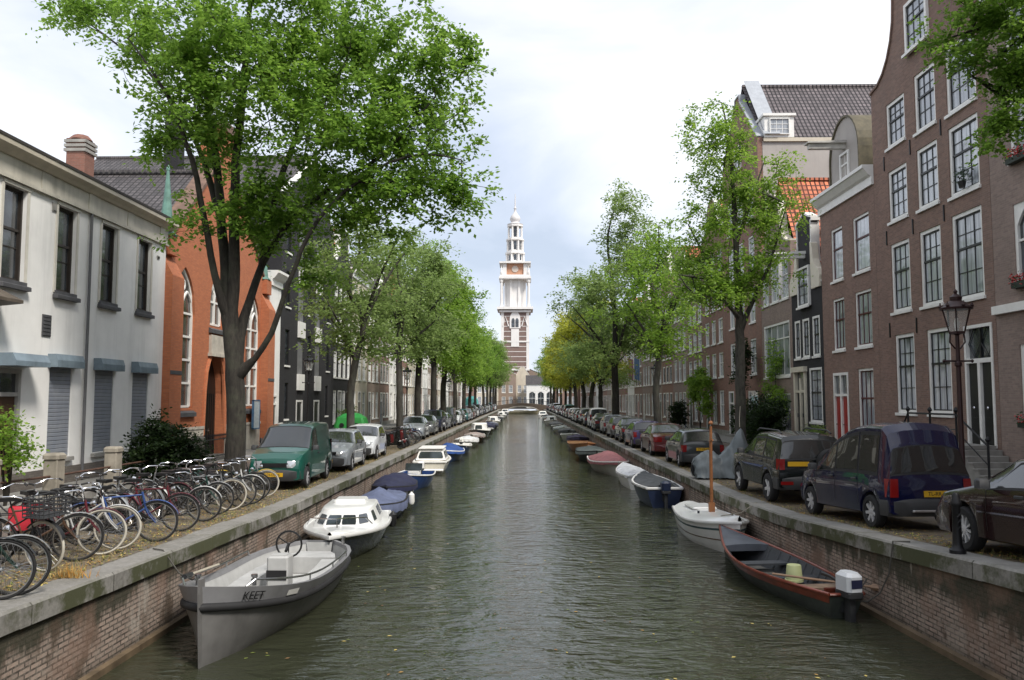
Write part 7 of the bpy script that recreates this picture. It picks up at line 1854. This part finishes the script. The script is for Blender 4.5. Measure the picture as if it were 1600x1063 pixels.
# the rows: low-detail copies of three bodies in other paints
protos = {}
for nm, c in (('hatch', hatch), ('sedan', sedan), ('mini', mini), ('van', van), ('suv', suv)):
    protos[nm] = c
colw = dict(green='dark green', silver='silver', white='white', maroon='maroon', blue='deep blue', black='black', red='dark red', navy='navy', grey='grey', dgrey='dark grey', violet='violet', teal='teal')
kw = dict(hatch='hatchback', sedan='saloon car', mini='small car', van='panel van', suv='off-road car')
made = {}
def rowcar(label, X, Y, hd, kind, col, group):
    if kind not in made: o = park(label, X, Y, hd, protos[kind], col, group=group); made[kind] = o; return
    o = copy_tree(made[kind]); o.location = (X, Y, cz(X, Y)); o.rotation_euler = (0, 0, R(hd)); o['label'] = label; o['group'] = group
    for c in o.children:
        if c.name.startswith('body') or (c.name.startswith(('front_bumper', 'rear_bumper')) and kind == 'sedan'):
            c.material_slots[0].link = 'OBJECT'; c.material_slots[0].material = P[col]
rr_ = random.Random(14)
Y = 44.0; kinds = ['hatch', 'sedan', 'hatch', 'mini', 'sedan', 'van', 'hatch', 'suv']; cols = ['violet', 'black', 'grey', 'silver', 'black', 'white', 'navy', 'silver', 'grey', 'dgrey', 'silver', 'white', 'black', 'green']
bpy.context.view_layer.update()
k = 0
while Y < 198:
    kd = kinds[k % len(kinds)]; cl = cols[k % len(cols)]
    rowcar(f'{colw[cl]} {kw[kd]}, {ORD[k]} car beyond the red saloon in the right row', 6.6 + rr_.uniform(-.08, .08), Y, 90 + rr_.uniform(-1.5, 1.5), kd, cl, 'cars parked along the right quay'); Y += rr_.uniform(5.0, 5.8); k += 1
Y = 52.5; cols = ['silver', 'grey', 'navy', 'silver', 'dgrey', 'white', 'black', 'teal', 'silver', 'red', 'grey', 'white', 'navy']; k = 0
while Y < 198:
    kd = kinds[(k * 3 + 1) % len(kinds)]; cl = cols[k % len(cols)]
    rowcar(f'{colw[cl]} {kw[kd]}, {ORD[k]} car beyond the parked scooters in the left row', -7.1 + rr_.uniform(-.08, .08), Y, -90 + rr_.uniform(-1.5, 1.5), kd, cl, 'cars parked along the left quay'); Y += rr_.uniform(5.0, 6.2); k += 1
# ------------------------------------------------------------------ bicycles
BW = {}
def bike_wheel(r, tyre, rim):
    key = (r, tyre.name, rim.name)
    if key in BW: return BW[key]
    t = MB(); t.lathe([(r + .019 * math.cos(a), .019 * math.sin(a)) for a in np.linspace(0, 2 * math.pi, 9)], n=36, axis='y', cap=False)
    m = MB(); m.lathe([(r - .018, -.011), (r - .030, -.011), (r - .030, .011), (r - .018, .011)], n=36, axis='y', cap=False); m.lathe([(.008, -.05), (.026, -.045), (.022, 0), (.026, .045), (.008, .05)], n=8, axis='y')
    for k in range(28):
        a = 2 * math.pi * k / 28; b_ = a + (.5 if k % 2 else -.5); s = .03 if (k // 2) % 2 else -.03
        m.tube([(.022 * math.cos(b_), s, .022 * math.sin(b_)), ((r - .03) * math.cos(a), 0, (r - .03) * math.sin(a))], .0016, 3, cap=False)
    BW[key] = (t.mesh('tyre', tyre, 60), m.mesh('rim', rim, 40)); return BW[key]
cr_t = plain('cream_tyre', (.50, .47, .40), .8, .15); rust = plain('rusty_rim', (.22, .17, .13), .5, .3, metal=.6)
def bicycle(label, loc, rz, frame, tyre=tyre_m, rim=steel, style='omafiets', basket=None, rack=None, mud=None, steer=0.3, lean=.06, panniers=None, saddle=black, wheel_r=.335):
    root = thing('bicycle', label, 'bicycle', loc, rz, 'bicycles parked along the left quay'); root.rotation_euler = (lean, 0, rz)
    r = wheel_r; xr, xf = -.52, .58; top = 'omafiets' == style
    f = MB(); bb = (-.08, 0, .29); st = (-.26, 0, .82); hd0, hd1 = (.40, 0, .58), (.34, 0, .86)
    f.tube([bb, st], .016, 8); f.tube([hd0, hd1], .019, 8)
    if top: f.tube([bb, (.10, 0, .36), (.30, 0, .55), hd0], .017, 8); f.tube([(-.20, 0, .62), (.0, 0, .56), (.2, 0, .66), (.365, 0, .76)], .013, 8)
    else: f.tube([bb, hd0], .017, 8); f.tube([(-.245, 0, .78), (.35, 0, .81)], .015, 8)
    for s in (.055, -.055):
        f.tube([(-.08, s * .6, .29), (xr, s, r)], .010, 6); f.tube([(-.235, s * .3, .74), (xr, s, r)], .009, 6)
    f.build('frame', frame, root, smooth=50)
    fk = bpy.data.objects.new('front_fork', None)
    m = MB(); m.tube([(.40, 0, .58), (.43, 0, .50)], .02, 6)
    M_ = Matrix.Translation((.40, 0, 0)) @ Matrix.Rotation(steer, 4, 'Z') @ Matrix.Translation((-.40, 0, 0))
    for s in (.05, -.05): m.tube([(.415, s, .56), (.48, s, .45), (xf, s, r)], .011, 6)
    m.xf(M_).build('fork', frame, root)
    h = MB(); h.tube([(.34, 0, .84), (.32, 0, 1.0)], .013, 6)
    if top: h.tube([(.0, -.27, 1.03), (.12, -.29, 1.05), (.27, -.2, 1.05), (.33, -.06, .99), (.33, .06, .99), (.27, .2, 1.05), (.12, .29, 1.05), (.0, .27, 1.03)], .011, 6)
    else: h.tube([(.3, -.28, 1.02), (.33, -.05, 1.0), (.33, .05, 1.0), (.3, .28, 1.02)], .012, 6)
    h.lathe([(.02, 0), (.045, .03), (.05, .07), (.03, .08)], (.42, 0, .80), 8, axis='x')
    ho = h.xf(M_).build('handlebar', chrome, root, smooth=50)
    g = MB()
    for s in (-1, 1): g.tube([(.0 if top else .3, s * .27, 1.03), (.1 if top else .3, s * .29 if top else s * .18, 1.048 if top else 1.015)], .017, 6)
    g.xf(M_).build('grips', rubber, ho)
    s = MB(); s.tube([(-.26, 0, .80), (-.29, 0, .93)], .011, 6); s.prism([(-.43, -.085), (-.43, .085), (-.30, .06), (-.16, .022), (-.13, 0), (-.16, -.022), (-.30, -.06)], .93, .985, 'xy'); s.build('saddle', saddle, root)
    tm_, rm_ = bike_wheel(r, tyre, rim)
    for x, M0 in ((xr, Matrix.Identity(4)), (xf, M_)):
        w_ = link('wheel', tm_, root); w_.matrix_local = M0 @ Matrix.Translation((x, 0, r + .019)); link('rim', rm_, w_)
    mg = mud or frame
    for x, a0, a1, M0 in ((xr, -.2, 2.7, Matrix.Identity(4)), (xf, .35, 2.5, M_)):
        d = MB(); P = []
        for a in np.linspace(a0, a1, 14): P.append([(x + (r + .04) * math.cos(a if x < 0 else a), y, r + .019 + (r + .04) * math.sin(a) - abs(y) * .35) for y in (-.03, 0, .03)])
        if x < 0: P = [[(2 * x - px_, y, z) for px_, y, z in row_] for row_ in P]
        d.grid(P).xf(M0).build('mudguard', mg, root, smooth=60)
    c = MB(); c.prism([(-.58, .27), (-.58, .42), (-.1, .38), (.02, .30), (-.05, .20), (-.3, .24)], -.075, -.045, 'xz'); c.build('chain_guard', black if frame is not black else darkplastic, root)
    p = MB(); p.tube([(-.08, -.08, .29), (-.08, .08, .29)], .012, 6)
    p.tube([(-.08, -.08, .29), (.05, -.09, .20)], .009, 5); p.tube([(-.08, .08, .29), (-.21, .09, .38)], .009, 5); p.box(.0, .1, -.17, -.09, .19, .21); p.box(-.26, -.16, .09, .17, .37, .39); p.build('pedals', darkplastic, root)
    k = MB()
    for y in (-.06, .06): k.tube([(-.24, y, .74), (-.78, y, .745)], .008, 5)
    for x in (-.4, -.55, -.7): k.tube([(x, -.06, .742), (x, .06, .742)], .007, 5)
    for y in (-.065, .065): k.tube([(-.62, y, .74), (xr, y, r)], .006, 5)
    k.build('luggage_rack', black if rack is None else rack, root)
    if basket is not None:
        q = MB(); x0, x1, y0, y1, z0, z1 = .44, .80, -.22, .22, .78, 1.04
        ws = .012
        for z in np.linspace(z0, z1, 6): q.tube([(x0, y0, z), (x1, y0, z), (x1, y1, z), (x0, y1, z), (x0, y0, z)], ws * .8, 4)
        for x in np.linspace(x0, x1, 6): q.tube([(x, y0, z1), (x, y0, z0), (x, y1, z0), (x, y1, z1)], ws * .7, 4)
        for y in np.linspace(y0, y1, 6): q.tube([(x0, y, z1), (x0, y, z0), (x1, y, z0), (x1, y, z1)], ws * .7, 4)
        q.box(x0, x1, y0, y1, z0, z0 + .01); q.xf(M_).build('crate', basket, root)
    if panniers is not None:
        for s in (1, -1): q = MB(); q.bbox(-.80, -.40, min(s * .07, s * .20), max(s * .07, s * .20), .42, .78, .05); q.build('pannier', panniers, root, smooth=40)
    st_ = MB(); st_.tube([(-.16, .05, .27), (-.2, .24, .02)], .009, 5); st_.build('kickstand', steel, root)
    return root
bp = {k: plain('bike_' + k, c, .35, .2, coat=.3) for k, c in dict(black=(.012, .012, .013), green=(.015, .05, .04), blue=(.03, .07, .22), red=(.25, .02, .025), white=(.55, .55, .54), brown=(.09, .05, .03), grey=(.16, .165, .17), teal=(.05, .13, .12), darkred=(.10, .012, .02)).items()}
silver_m = plain('silver_mudguard', (.5, .5, .5), .35, .12, metal=.7); redbag = plain('red_pannier', (.45, .02, .035), .6, .15); yellow_m = plain('yellow_plastic', (.6, .40, .05), .5, .1)
def bk(label, px, y, sz, ang, frame, **k):
    """quay-side wheel bottom seen at pixel (px, y)"""
    Hc = CAMZ - zl(15); Y = 1250 * Hc / (y - 624.0)
    for _ in range(3): Y = 1250 * (CAMZ - zl(Y)) / (y - 624.0)
    X = at(px, y, Y).x; a = R(ang); 
    x0 = X - .60 * math.cos(a); y0 = Y - .60 * math.sin(a)
    return bicycle(label, (x0, y0, zl(Y) - .004), a, frame, **k)
B = [
 ('black bicycle nearest the camera at the left edge', 2, 935, 5, bp['black'], dict(basket=None)),
 ('dark bicycle with black crate on the front, second from the left edge', 28, 928, 12, bp['green'], dict(mud=silver_m)),
 ('bicycle with cream tyres and a black crate above its front wheel', 75, 888, 2, bp['black'], dict(tyre=cr_t, basket=darkplastic, mud=black, steer=-.3)),
 ('brown bicycle with silver rear mudguard right of the black crate bicycle', 122, 874, 22, bp['brown'], dict(mud=silver_m, style='gents', steer=.1)),
 ('dark red bicycle with red panniers', 158, 866, -4, bp['darkred'], dict(panniers=redbag, tyre=cr_t, steer=.5)),
 ('white bicycle with cream tyres right of the red panniers', 184, 857, 2, bp['white'], dict(tyre=cr_t, steer=.3)),
 ('blue bicycle with big silver front wheel seen broadside', 246, 843, 24, bp['blue'], dict(style='gents', mud=None, steer=-.2)),
 ('dark red gents bicycle right of the blue bicycle', 282, 829, -2, bp['darkred'], dict(style='gents')),
 ('black bicycle with a white front mudguard and a chrome handlebar', 318, 814, -12, bp['black'], dict(mud=bp['white'], steer=.4)),
 ('green bicycle with silver mudguards in the thick of the bicycle row', 340, 803, 0, bp['green'], dict(mud=silver_m)),
 ('grey bicycle with cream tyres in the far half of the bicycle row', 362, 796, 14, bp['grey'], dict(tyre=cr_t, style='gents', rim=rust)),
 ('black upright bicycle, fourth from the far end of the row', 378, 792, 2, bp['black'], dict(steer=.5)),
 ('white framed bicycle, third from the far end of the row', 392, 787, -4, bp['white'], dict()),
 ('black bicycle with brown saddle next to the yellow one', 402, 781, 8, bp['black'], dict(saddle=plain('brown_saddle', (.12, .06, .03), .5))),
 ('bicycle with yellow mudguards at the far end of the row by the green van', 416, 775, 10, bp['grey'], dict(mud=yellow_m, tyre=cr_t)),
]
for lab, px, y, ang, fr, k in B: bk(lab, px, y, 1, ang, fr, **k)
# a second rank standing closer to the elm
for i, (X, Y, ang, fr, lab) in enumerate(((-7.95, 12.6, 160, bp['black'], 'black bicycle behind the brown one, facing the house'), (-8.0, 14.9, 165, bp['black'], 'black bicycle behind the blue one, facing the house'), (-8.05, 16.6, 158, bp['grey'], 'grey bicycle in the rear rank, facing the house'), (-8.0, 18.2, 170, bp['grey'], 'grey bicycle, fourth in the rear rank, facing the house'), (-7.9, 19.6, 165, bp['black'], 'black bicycle in the rear rank close to the elm trunk'), (-7.5, 10.4, 150, bp['green'], 'green bicycle behind the crate bicycle at the left edge'), (-8.0, 13.7, 172, bp['black'], 'black bicycle behind the red panniers, facing the house'), (-8.05, 15.7, 150, bp['white'], 'white bicycle in the rear rank, facing the house'), (-7.95, 17.4, 178, bp['darkred'], 'dark red bicycle in the rear rank, facing the house'), (-7.9, 18.9, 152, bp['black'], 'black bicycle, last but one in the rear rank, facing the house'), (-7.85, 20.3, 170, bp['green'], 'green bicycle at the far end of the rear rank by the elm'))):
    bicycle(lab, (X, Y, zl(Y) - .004), R(ang), fr, steer=.4 if i % 2 else -.2, lean=-.05, mud=silver_m if i % 2 else None)
for i, (X, Y, ang) in enumerate(((-6.8, 44.4, -15), (-6.8, 45.2, -25), (-6.8, 46.1, -10), (-6.9, 47.0, -20), (-6.9, 48.0, -15))):
    bicycle(f'dark bicycle, {ORD[i]} of the small group parked beyond the white car', (X, Y, zl(Y) - .004), R(ang), [bp['black'], bp['grey'], bp['darkred'], bp['black'], bp['blue']][i])

# ------------------------------------------------------------------ lamps, bollards, fence
lb_ = NB('lamp_glass'); lb_.col((.75, .78, .76)); lb_.set(rough=.05)
tr_ = lb_.node('ShaderNodeBsdfTransparent'); ms_ = lb_.node('ShaderNodeMixShader'); ms_.inputs[0].default_value = .22
lb_.link(tr_.outputs[0], ms_.inputs[1]); lb_.link(lb_.b.outputs[0], ms_.inputs[2]); lb_.link(ms_.outputs[0], lb_.o.inputs[0]); lampglass = lb_.m; lmr = plain('dark_red_brown_iron', (.03, .010, .010), .45, .25, metal=.2)
def lamp(label, loc, m, group='street lamps', h=4.0):
    r = thing('street_lamp', label, 'street lamp', loc, 0, group)
    p = MB(); p.lathe([(.19, 0), (.19, .25), (.15, .3), (.13, .75), (.15, .8), (.085, .9), (.06, 1.0), (.048, h - .75), (.075, h - .72), (.075, h - .66), (.045, h - .62), (.04, h - .05), (.10, h)], n=14); p.tube([(-.30, 0, h - .62), (.30, 0, h - .62)], .022, 6); 
    for s in (-1, 1): p.lathe([(.01, -.04), (.04, 0), (.01, .04)], (s * .31, 0, h - .62), 8); p.tube([(s * .05, 0, h - .35), (s * .17, 0, h - .2), (s * .15, 0, h - .02)], .018, 6)
    p.build('pole', m, r, smooth=35)
    q = MB(); q.lathe([(.16, 0), (.30, .52)], (0, 0, h), 6, cap=False); lo = q.build('lantern', lampglass, r)
    f = MB()
    for k in range(6):
        a = 2 * math.pi * k / 6; f.tube([(.165 * math.cos(a), .165 * math.sin(a), h), (.305 * math.cos(a), .305 * math.sin(a), h + .52)], .014, 5)
    f.lathe([(.12, -.02), (.18, -.02), (.18, .03), (.12, .03)], (0, 0, h), 6); f.build('lantern_frame', m, lo)
    t = MB(); t.lathe([(.33, h + .52), (.34, h + .56), (.25, h + .62), (.20, h + .68), (.12, h + .72), (.13, h + .80), (.08, h + .84), (.03, h + .88), (.045, h + .93), (.01, h + .98)], n=12)
    for k in range(6): a = 2 * math.pi * (k + .5) / 6; t.lathe([(.02, 0), (.045, .05), (.02, .1), (.01, .14)], (.31 * math.cos(a), .31 * math.sin(a), h + .55), 6)
    t.build('lantern_roof', m, r, smooth=35)
    b_ = MB(); b_.lathe([(.03, .05), (.05, .12), (.05, .25), (.03, .33)], (0, 0, h), 8); b_.build('bulb', plain('lamp_bulb', (.7, .7, .66), .4), lo); return r
lamp('tall ornate street lamp with dark red post in front of the stoop on the right', (9.62, 17.8, zr(17.8) - .01), lmr)
lamp('black street lamp with glass lantern in front of the black warehouse', (-11.5, 42.8, zl(40) + .06), blackm)
for i, (X, Y, lab) in enumerate(((-8.4, 58, 'black street lamp beyond the small white car on the left'), (8.6, 52, 'black street lamp by the creeper covered doorway on the right'), (8.7, 88, 'black street lamp beside the yellow green trees'), (-8.5, 92, 'black street lamp farther along the left quay'))): lamp(lab, (X, Y, cz(X, Y)), blackm)
def bollard(label, X, Y, hgt=.92):
    b_ = thing('bollard', label, 'bollard', (X, Y, cz(X, Y)), 0, 'iron street bollards')
    MB().lathe([(.11, 0), (.11, .05), (.078, .08), (.064, .14), (.055, hgt - .2), (.072, hgt - .17), (.072, hgt - .13), (.056, hgt - .10), (.052, hgt - .04), (.03, hgt)], n=14).build('post', blackm, b_, smooth=35)
    m = MB()
    for k in range(3):
        z = .38 + .085 * k
        for t in (1, -1): m.tube([(-.025, -.072, z - .025 * t), (.025, -.072, z + .025 * t)], .006, 4)
    m.build('cross_emblem', blackm, b_); return b_
bollard('short black iron bollard on the quay edge beside the maroon car', 6.26, 11.8, .86)
for i, (X, Y) in enumerate(((11.6, 26), (11.6, 31), (11.6, 36), (-11.1, 34), (-11.1, 38), (-11.1, 47))):
    bollard(('black bollard on the far kerb of the right street, ' if X > 0 else 'black bollard along the left pavement, ') + ['nearest', 'second', 'third'][i % 3] + ' of three', X, Y)

gp_ = [(-11.1, 16.6), (-11.15, 19.05), (-11.2, 21.9), (-11.2, 24.7), (-11.2, 27.6)]
postm = plain('weathered_post_stone', (.30, .27, .22), .85, .25, 3, bump=.4, bscale=18, stain=.5)
fr = thing('garden_fence', 'low fence of square stone posts and an iron rail in front of the white house', 'fence', (0, 0, 0))
for x, y in gp_:
    m = MB(); z = zl(y); m.bbox(x - .17, x + .17, y - .17, y + .17, z - .1, z + 1.12, .02); m.bbox(x - .20, x + .20, y - .20, y + .20, z + 1.121, z + 1.26, .05); m.build('post', postm, fr)
for (x0, y0), (x1, y1) in zip(gp_[:-1], gp_[1:]):
    MB().tube([(x0, y0 + .165, zl(y0) + .72), (x1, y1 - .165, zl(y1) + .72)], .028, 6).build('rail', plain('rusty_rail', (.09, .045, .03), .7, .35, 8), fr)
    m = MB(); m.bbox(min(x0, x1) - .09, max(x0, x1) + .09, y0 + .172, y1 - .172, zl(y0) - .05, zl(y0) + .2, .02); m.build('kerb_wall', stone, fr)
cf = thing('iron_railing', 'black iron railing in front of the church plinth behind the dark shrub', 'railing', (0, 0, 0)); m = MB()
for k in range(34): y = 30.5 + k * .13; m.tube([(-12.5, y, 1.1), (-12.5, y, 2.15)], .016, 5); m.lathe([(.03, 0), (.01, .1)], (-12.5, y, 2.15), 5)
for z in (1.35, 2.02): m.tube([(-12.5, 30.4, z), (-12.5, 34.9, z)], .02, 5)
m.build('bars', blackm, cf)

# ------------------------------------------------------------------ covered motorcycle
tarp = plain('grey_tarpaulin', (.115, .135, .145), .5, .2, 2.5, bump=.3, bscale=9)
cvm = thing('covered_motorcycle', 'motorcycle under a grey tarpaulin tied up to the slender tree', 'motorcycle', (6.5, 26.4, zr(26) - .004), R(3))
rnd = random.Random(6)
m = MB(); P_ = []
n = 40
prof = [(-1.0, .38, .30), (-.85, .72, .38), (-.55, .92, .42), (-.3, .88, .42), (-.12, .72, .40), (.1, .9, .44), (.3, 1.2, .5), (.5, 1.55, .5), (.62, 1.68, .46), (.75, 1.3, .44), (.9, .7, .40), (.95, .35, .3)]
xs = np.linspace(-.95, .95, n)
for x in xs:
    h = float(np.interp(x, [p[0] for p in prof], [p[1] for p in prof])); w_ = float(np.interp(x, [p[0] for p in prof], [p[2] for p in prof])); ring = []
    for k in range(17):
        t = -1 + k / 8; a = abs(t)
        fold = .035 * math.sin(k * 2.2 + x * 5) * (a ** .5)
        z = .06 + (h - .06) * (1 - a ** (1.3 + .5 * (h < 1.1))) ; y = math.copysign(w_ * (a ** .75) + fold, t) * (1 + .12 * a)
        ring.append((x + rnd.gauss(0, .012) + .04 * math.sin(k * 1.7), y + rnd.gauss(0, .008), max(.04, z + rnd.gauss(0, .012))))
    P_.append(ring)
m.grid(P_); m.poly(P_[0]); m.poly(P_[-1]); m.build('tarpaulin', tarp, cvm, smooth=75)
for x in (-.72, .62):
    t = MB(); t.lathe([(.27 + .055 * math.cos(a), .06 * math.sin(a)) for a in np.linspace(0, 2 * math.pi, 9)], (x, 0, .33), 24, axis='y', cap=False); t.build('wheel', tyre_m, cvm, smooth=60)
rope('rope from the peak of the grey tarpaulin to the slender tree', [(7.1, 26.45, 2.74), (7.3, 27.2, 3.0), (7.55, 28.0, 3.4)], .012)
# scooters and containers farther along the left quay
def scooter(label, X, Y, rz, m_):
    r = thing('motor_scooter', label, 'scooter', (X, Y, cz(X, Y)), R(rz), 'scooters parked beyond the small white car')
    for x in (-.55, .6):
        t = MB(); t.lathe([(.16 + .05 * math.cos(a), .05 * math.sin(a)) for a in np.linspace(0, 2 * math.pi, 9)], (x, 0, .21), 18, axis='y', cap=False); t.lathe([(.13, -.03), (.13, .03)], (x, 0, .21), 14, axis='y'); t.build('wheel', tyre_m, r, smooth=50)
    b_ = MB(); b_.prism([(-.85, .5), (-.75, .72), (-.1, .72), (-.05, .35), (.25, .30), (.38, .9), (.48, .95), (.52, .5), (.45, .22), (-.1, .2), (-.35, .3), (-.6, .42)], -.14, .14, 'xz'); b_.bbox(.48, .74, -.08, .08, .30, .46, .05); b_.build('body', m_, r, smooth=30)
    b_ = MB(); b_.bbox(-.8, -.08, -.14, .14, .72, .82, .04); b_.build('seat', black, r)
    b_ = MB(); b_.tube([(.36, -.32, .98), (.42, 0, .96), (.36, .32, .98)], .02, 6); b_.tube([(.42, 0, .9), (.60, 0, .21)], .03, 6); b_.build('handlebar', blackm, r); return r
for i, (Y, c, nm) in enumerate(((41.2, 'black', 'black scooter nearest the small white car'), (42.2, 'red', 'red scooter beyond the small white car'), (43.3, 'dgrey', 'dark grey scooter, last before the group of bicycles'))): scooter(nm, -6.8, Y, -20, P[c])
def container(label, X, Y, m_, w=1.7, d=1.4, h=1.75):
    r = thing('recycling_container', label, 'container', (X, Y, cz(X, Y) + .05))
    b_ = MB(); b_.rings([[(x * w / 2 * k, y * d / 2 * k, z) for x, y in ((-1, -.85), (-.85, -1), (.85, -1), (1, -.85), (1, .85), (.85, 1), (-.85, 1), (-1, .85))] for z, k in ((.05, .9), (.2, .98), (h * .6, 1.0), (h * .85, .85), (h * .97, .5), (h, .2))]); b_.build('body', m_, r, smooth=30)
    b_ = MB(); 
    for s in (-.4, .4): b_.lathe([(.12, -.03), (.13, .0), (.09, .01)], (s, -d / 2 - .01, h * .62), 10, axis='y')
    b_.build('slot', black, r); b_ = MB(); b_.bbox(-w * .46, w * .46, -d * .46, d * .46, 0, .06, .01); b_.build('skid_base', darkplastic, r); return r
container('bright green recycling container behind the small white car', -9.5, 44.5, plain('bright_green_plastic', (.02, .22, .04), .45, .15))
container('turquoise recycling container far along the left quay', -8.2, 128, plain('turquoise_plastic', (.10, .36, .34), .5, .15), 2.2, 1.8, 3.0)
pl_ = thing('flagpole_banners', 'blue and pink banners hanging from a pole on the right bank house front', 'banner', (13.6, 92, 8.0))
m = MB(); m.tube([(.6, 0, 0), (-1.5, 0, 1.0)], .04, 6); m.build('pole', white, pl_)
for k, (x, c) in enumerate(((-.5, (.12, .20, .34)), (-1.2, (.34, .16, .22)))):
    q = MB(); q.rings([[(x - .3, .03 * math.sin(z * 3), .4 - z), (x + .3, .03 * math.cos(z * 3), .15 - z), (x + .3, .05 + .03 * math.cos(z * 3), .15 - z), (x - .3, .05 + .03 * math.sin(z * 3), .4 - z)] for z in np.linspace(0, 2.4, 7)]); q.build('banner', plain('banner_cloth_%s' % ('blue', 'pink')[k], c, .8), pl_)

# ------------------------------------------------------------------ litter and weeds along the quay edge
rng = np.random.default_rng(3)
def scatter(name, n, fx, Y0, Y1, size, mats, lift=.012, up=False):
    V, F, MI = [], [], []
    Ys = Y0 + (Y1 - Y0) * rng.random(n) ** 1.6
    for i, Y in enumerate(Ys):
        X = fx(Y); z = (zl if X < 0 else zr)(Y) + lift; s = size * rng.uniform(.6, 1.4); a = rng.random() * 6.28; c_, s_ = math.cos(a) * s, math.sin(a) * s; o = len(V)
        if up:
            h = s * rng.uniform(1.5, 3.5); lx, ly = rng.normal(0, s * .9, 2)
            V += [(X - c_ * .12, Y - s_ * .12, z - .02), (X + c_ * .12, Y + s_ * .12, z - .02), (X + lx, Y + ly, z + h)]; F.append((o, o + 1, o + 2))
        else:
            t = rng.normal(0, .3, 2) * s
            V += [(X - c_, Y - s_, z + t[0]), (X + s_ * .5, Y - c_ * .5, z), (X + c_, Y + s_, z + t[1]), (X - s_ * .5, Y + c_ * .5, z)]; F.append((o, o + 1, o + 2, o + 3))
        MI.append(int(rng.integers(len(mats))))
    me = bpy.data.meshes.new(name); me.from_pydata(V, [], F)
    for m_ in mats: me.materials.append(m_)
    me.polygons.foreach_set('material_index', MI); o = link(name, me); o['kind'] = 'stuff'; return o
lfm = [plain('fallen_leaf_ochre', (.34, .20, .06), .8), plain('fallen_leaf_brown', (.17, .095, .04), .85), plain('fallen_leaf_yellow', (.42, .33, .10), .8), plain('fallen_leaf_green', (.12, .15, .03), .8)]
scatter('fallen_leaves', 5200, lambda Y: -6.05 - abs(rng.normal(0, .75)), 7, 34, .028, lfm)
scatter('fallen_leaves', 2600, lambda Y: xqr(Y) + .4 + abs(rng.normal(0, .6)), 9, 34, .026, lfm)
grm = [plain('dry_grass', (.22, .18, .07), .9), plain('weed_green', (.08, .12, .03), .9), plain('straw', (.34, .27, .12), .9)]
scatter('grass', 3600, lambda Y: -6.12 - abs(rng.normal(0, .45)), 7, 48, .032, grm, 0, True)
scatter('grass', 1500, lambda Y: xqr(Y) + .47 + abs(rng.normal(0, .12)), 9, 40, .025, grm, 0, True)
w_ = at(85, 893, 11.3)
def tuft(x0, y0, n, s, r):
    global rng
    return scatter('dry_weeds', n, lambda Y: x0 + rng.normal(0, r), y0 - r, y0 + r, s, [plain('orange_dry_weed', (.42, .21, .04), .9), plain('straw', (.34, .27, .12), .9)], 0, True)
tuft(-6.0, 10.75, 260, .05, .12)
# leaves and bits drifting on the canal
V, F, MI = [], [], []
for i in range(420):
    Y = 9.5 + 55 * rng.random() ** 1.7; X = rng.uniform(-5.2, 5.0); s = rng.uniform(.018, .045); a = rng.random() * 6.28; c_, s_ = math.cos(a) * s, math.sin(a) * s; o = len(V)
    V += [(X - c_, Y - s_, .006), (X + s_ * .6, Y - c_ * .6, .008), (X + c_, Y + s_, .006), (X - s_ * .6, Y + c_ * .6, .008)]; F.append((o, o + 1, o + 2, o + 3)); MI.append(int(rng.integers(4)))
me = bpy.data.meshes.new('floating_leaves'); me.from_pydata(V, [], F)
for m_ in lfm: me.materials.append(m_)
me.polygons.foreach_set('material_index', MI); link('floating_leaves', me)['kind'] = 'stuff'
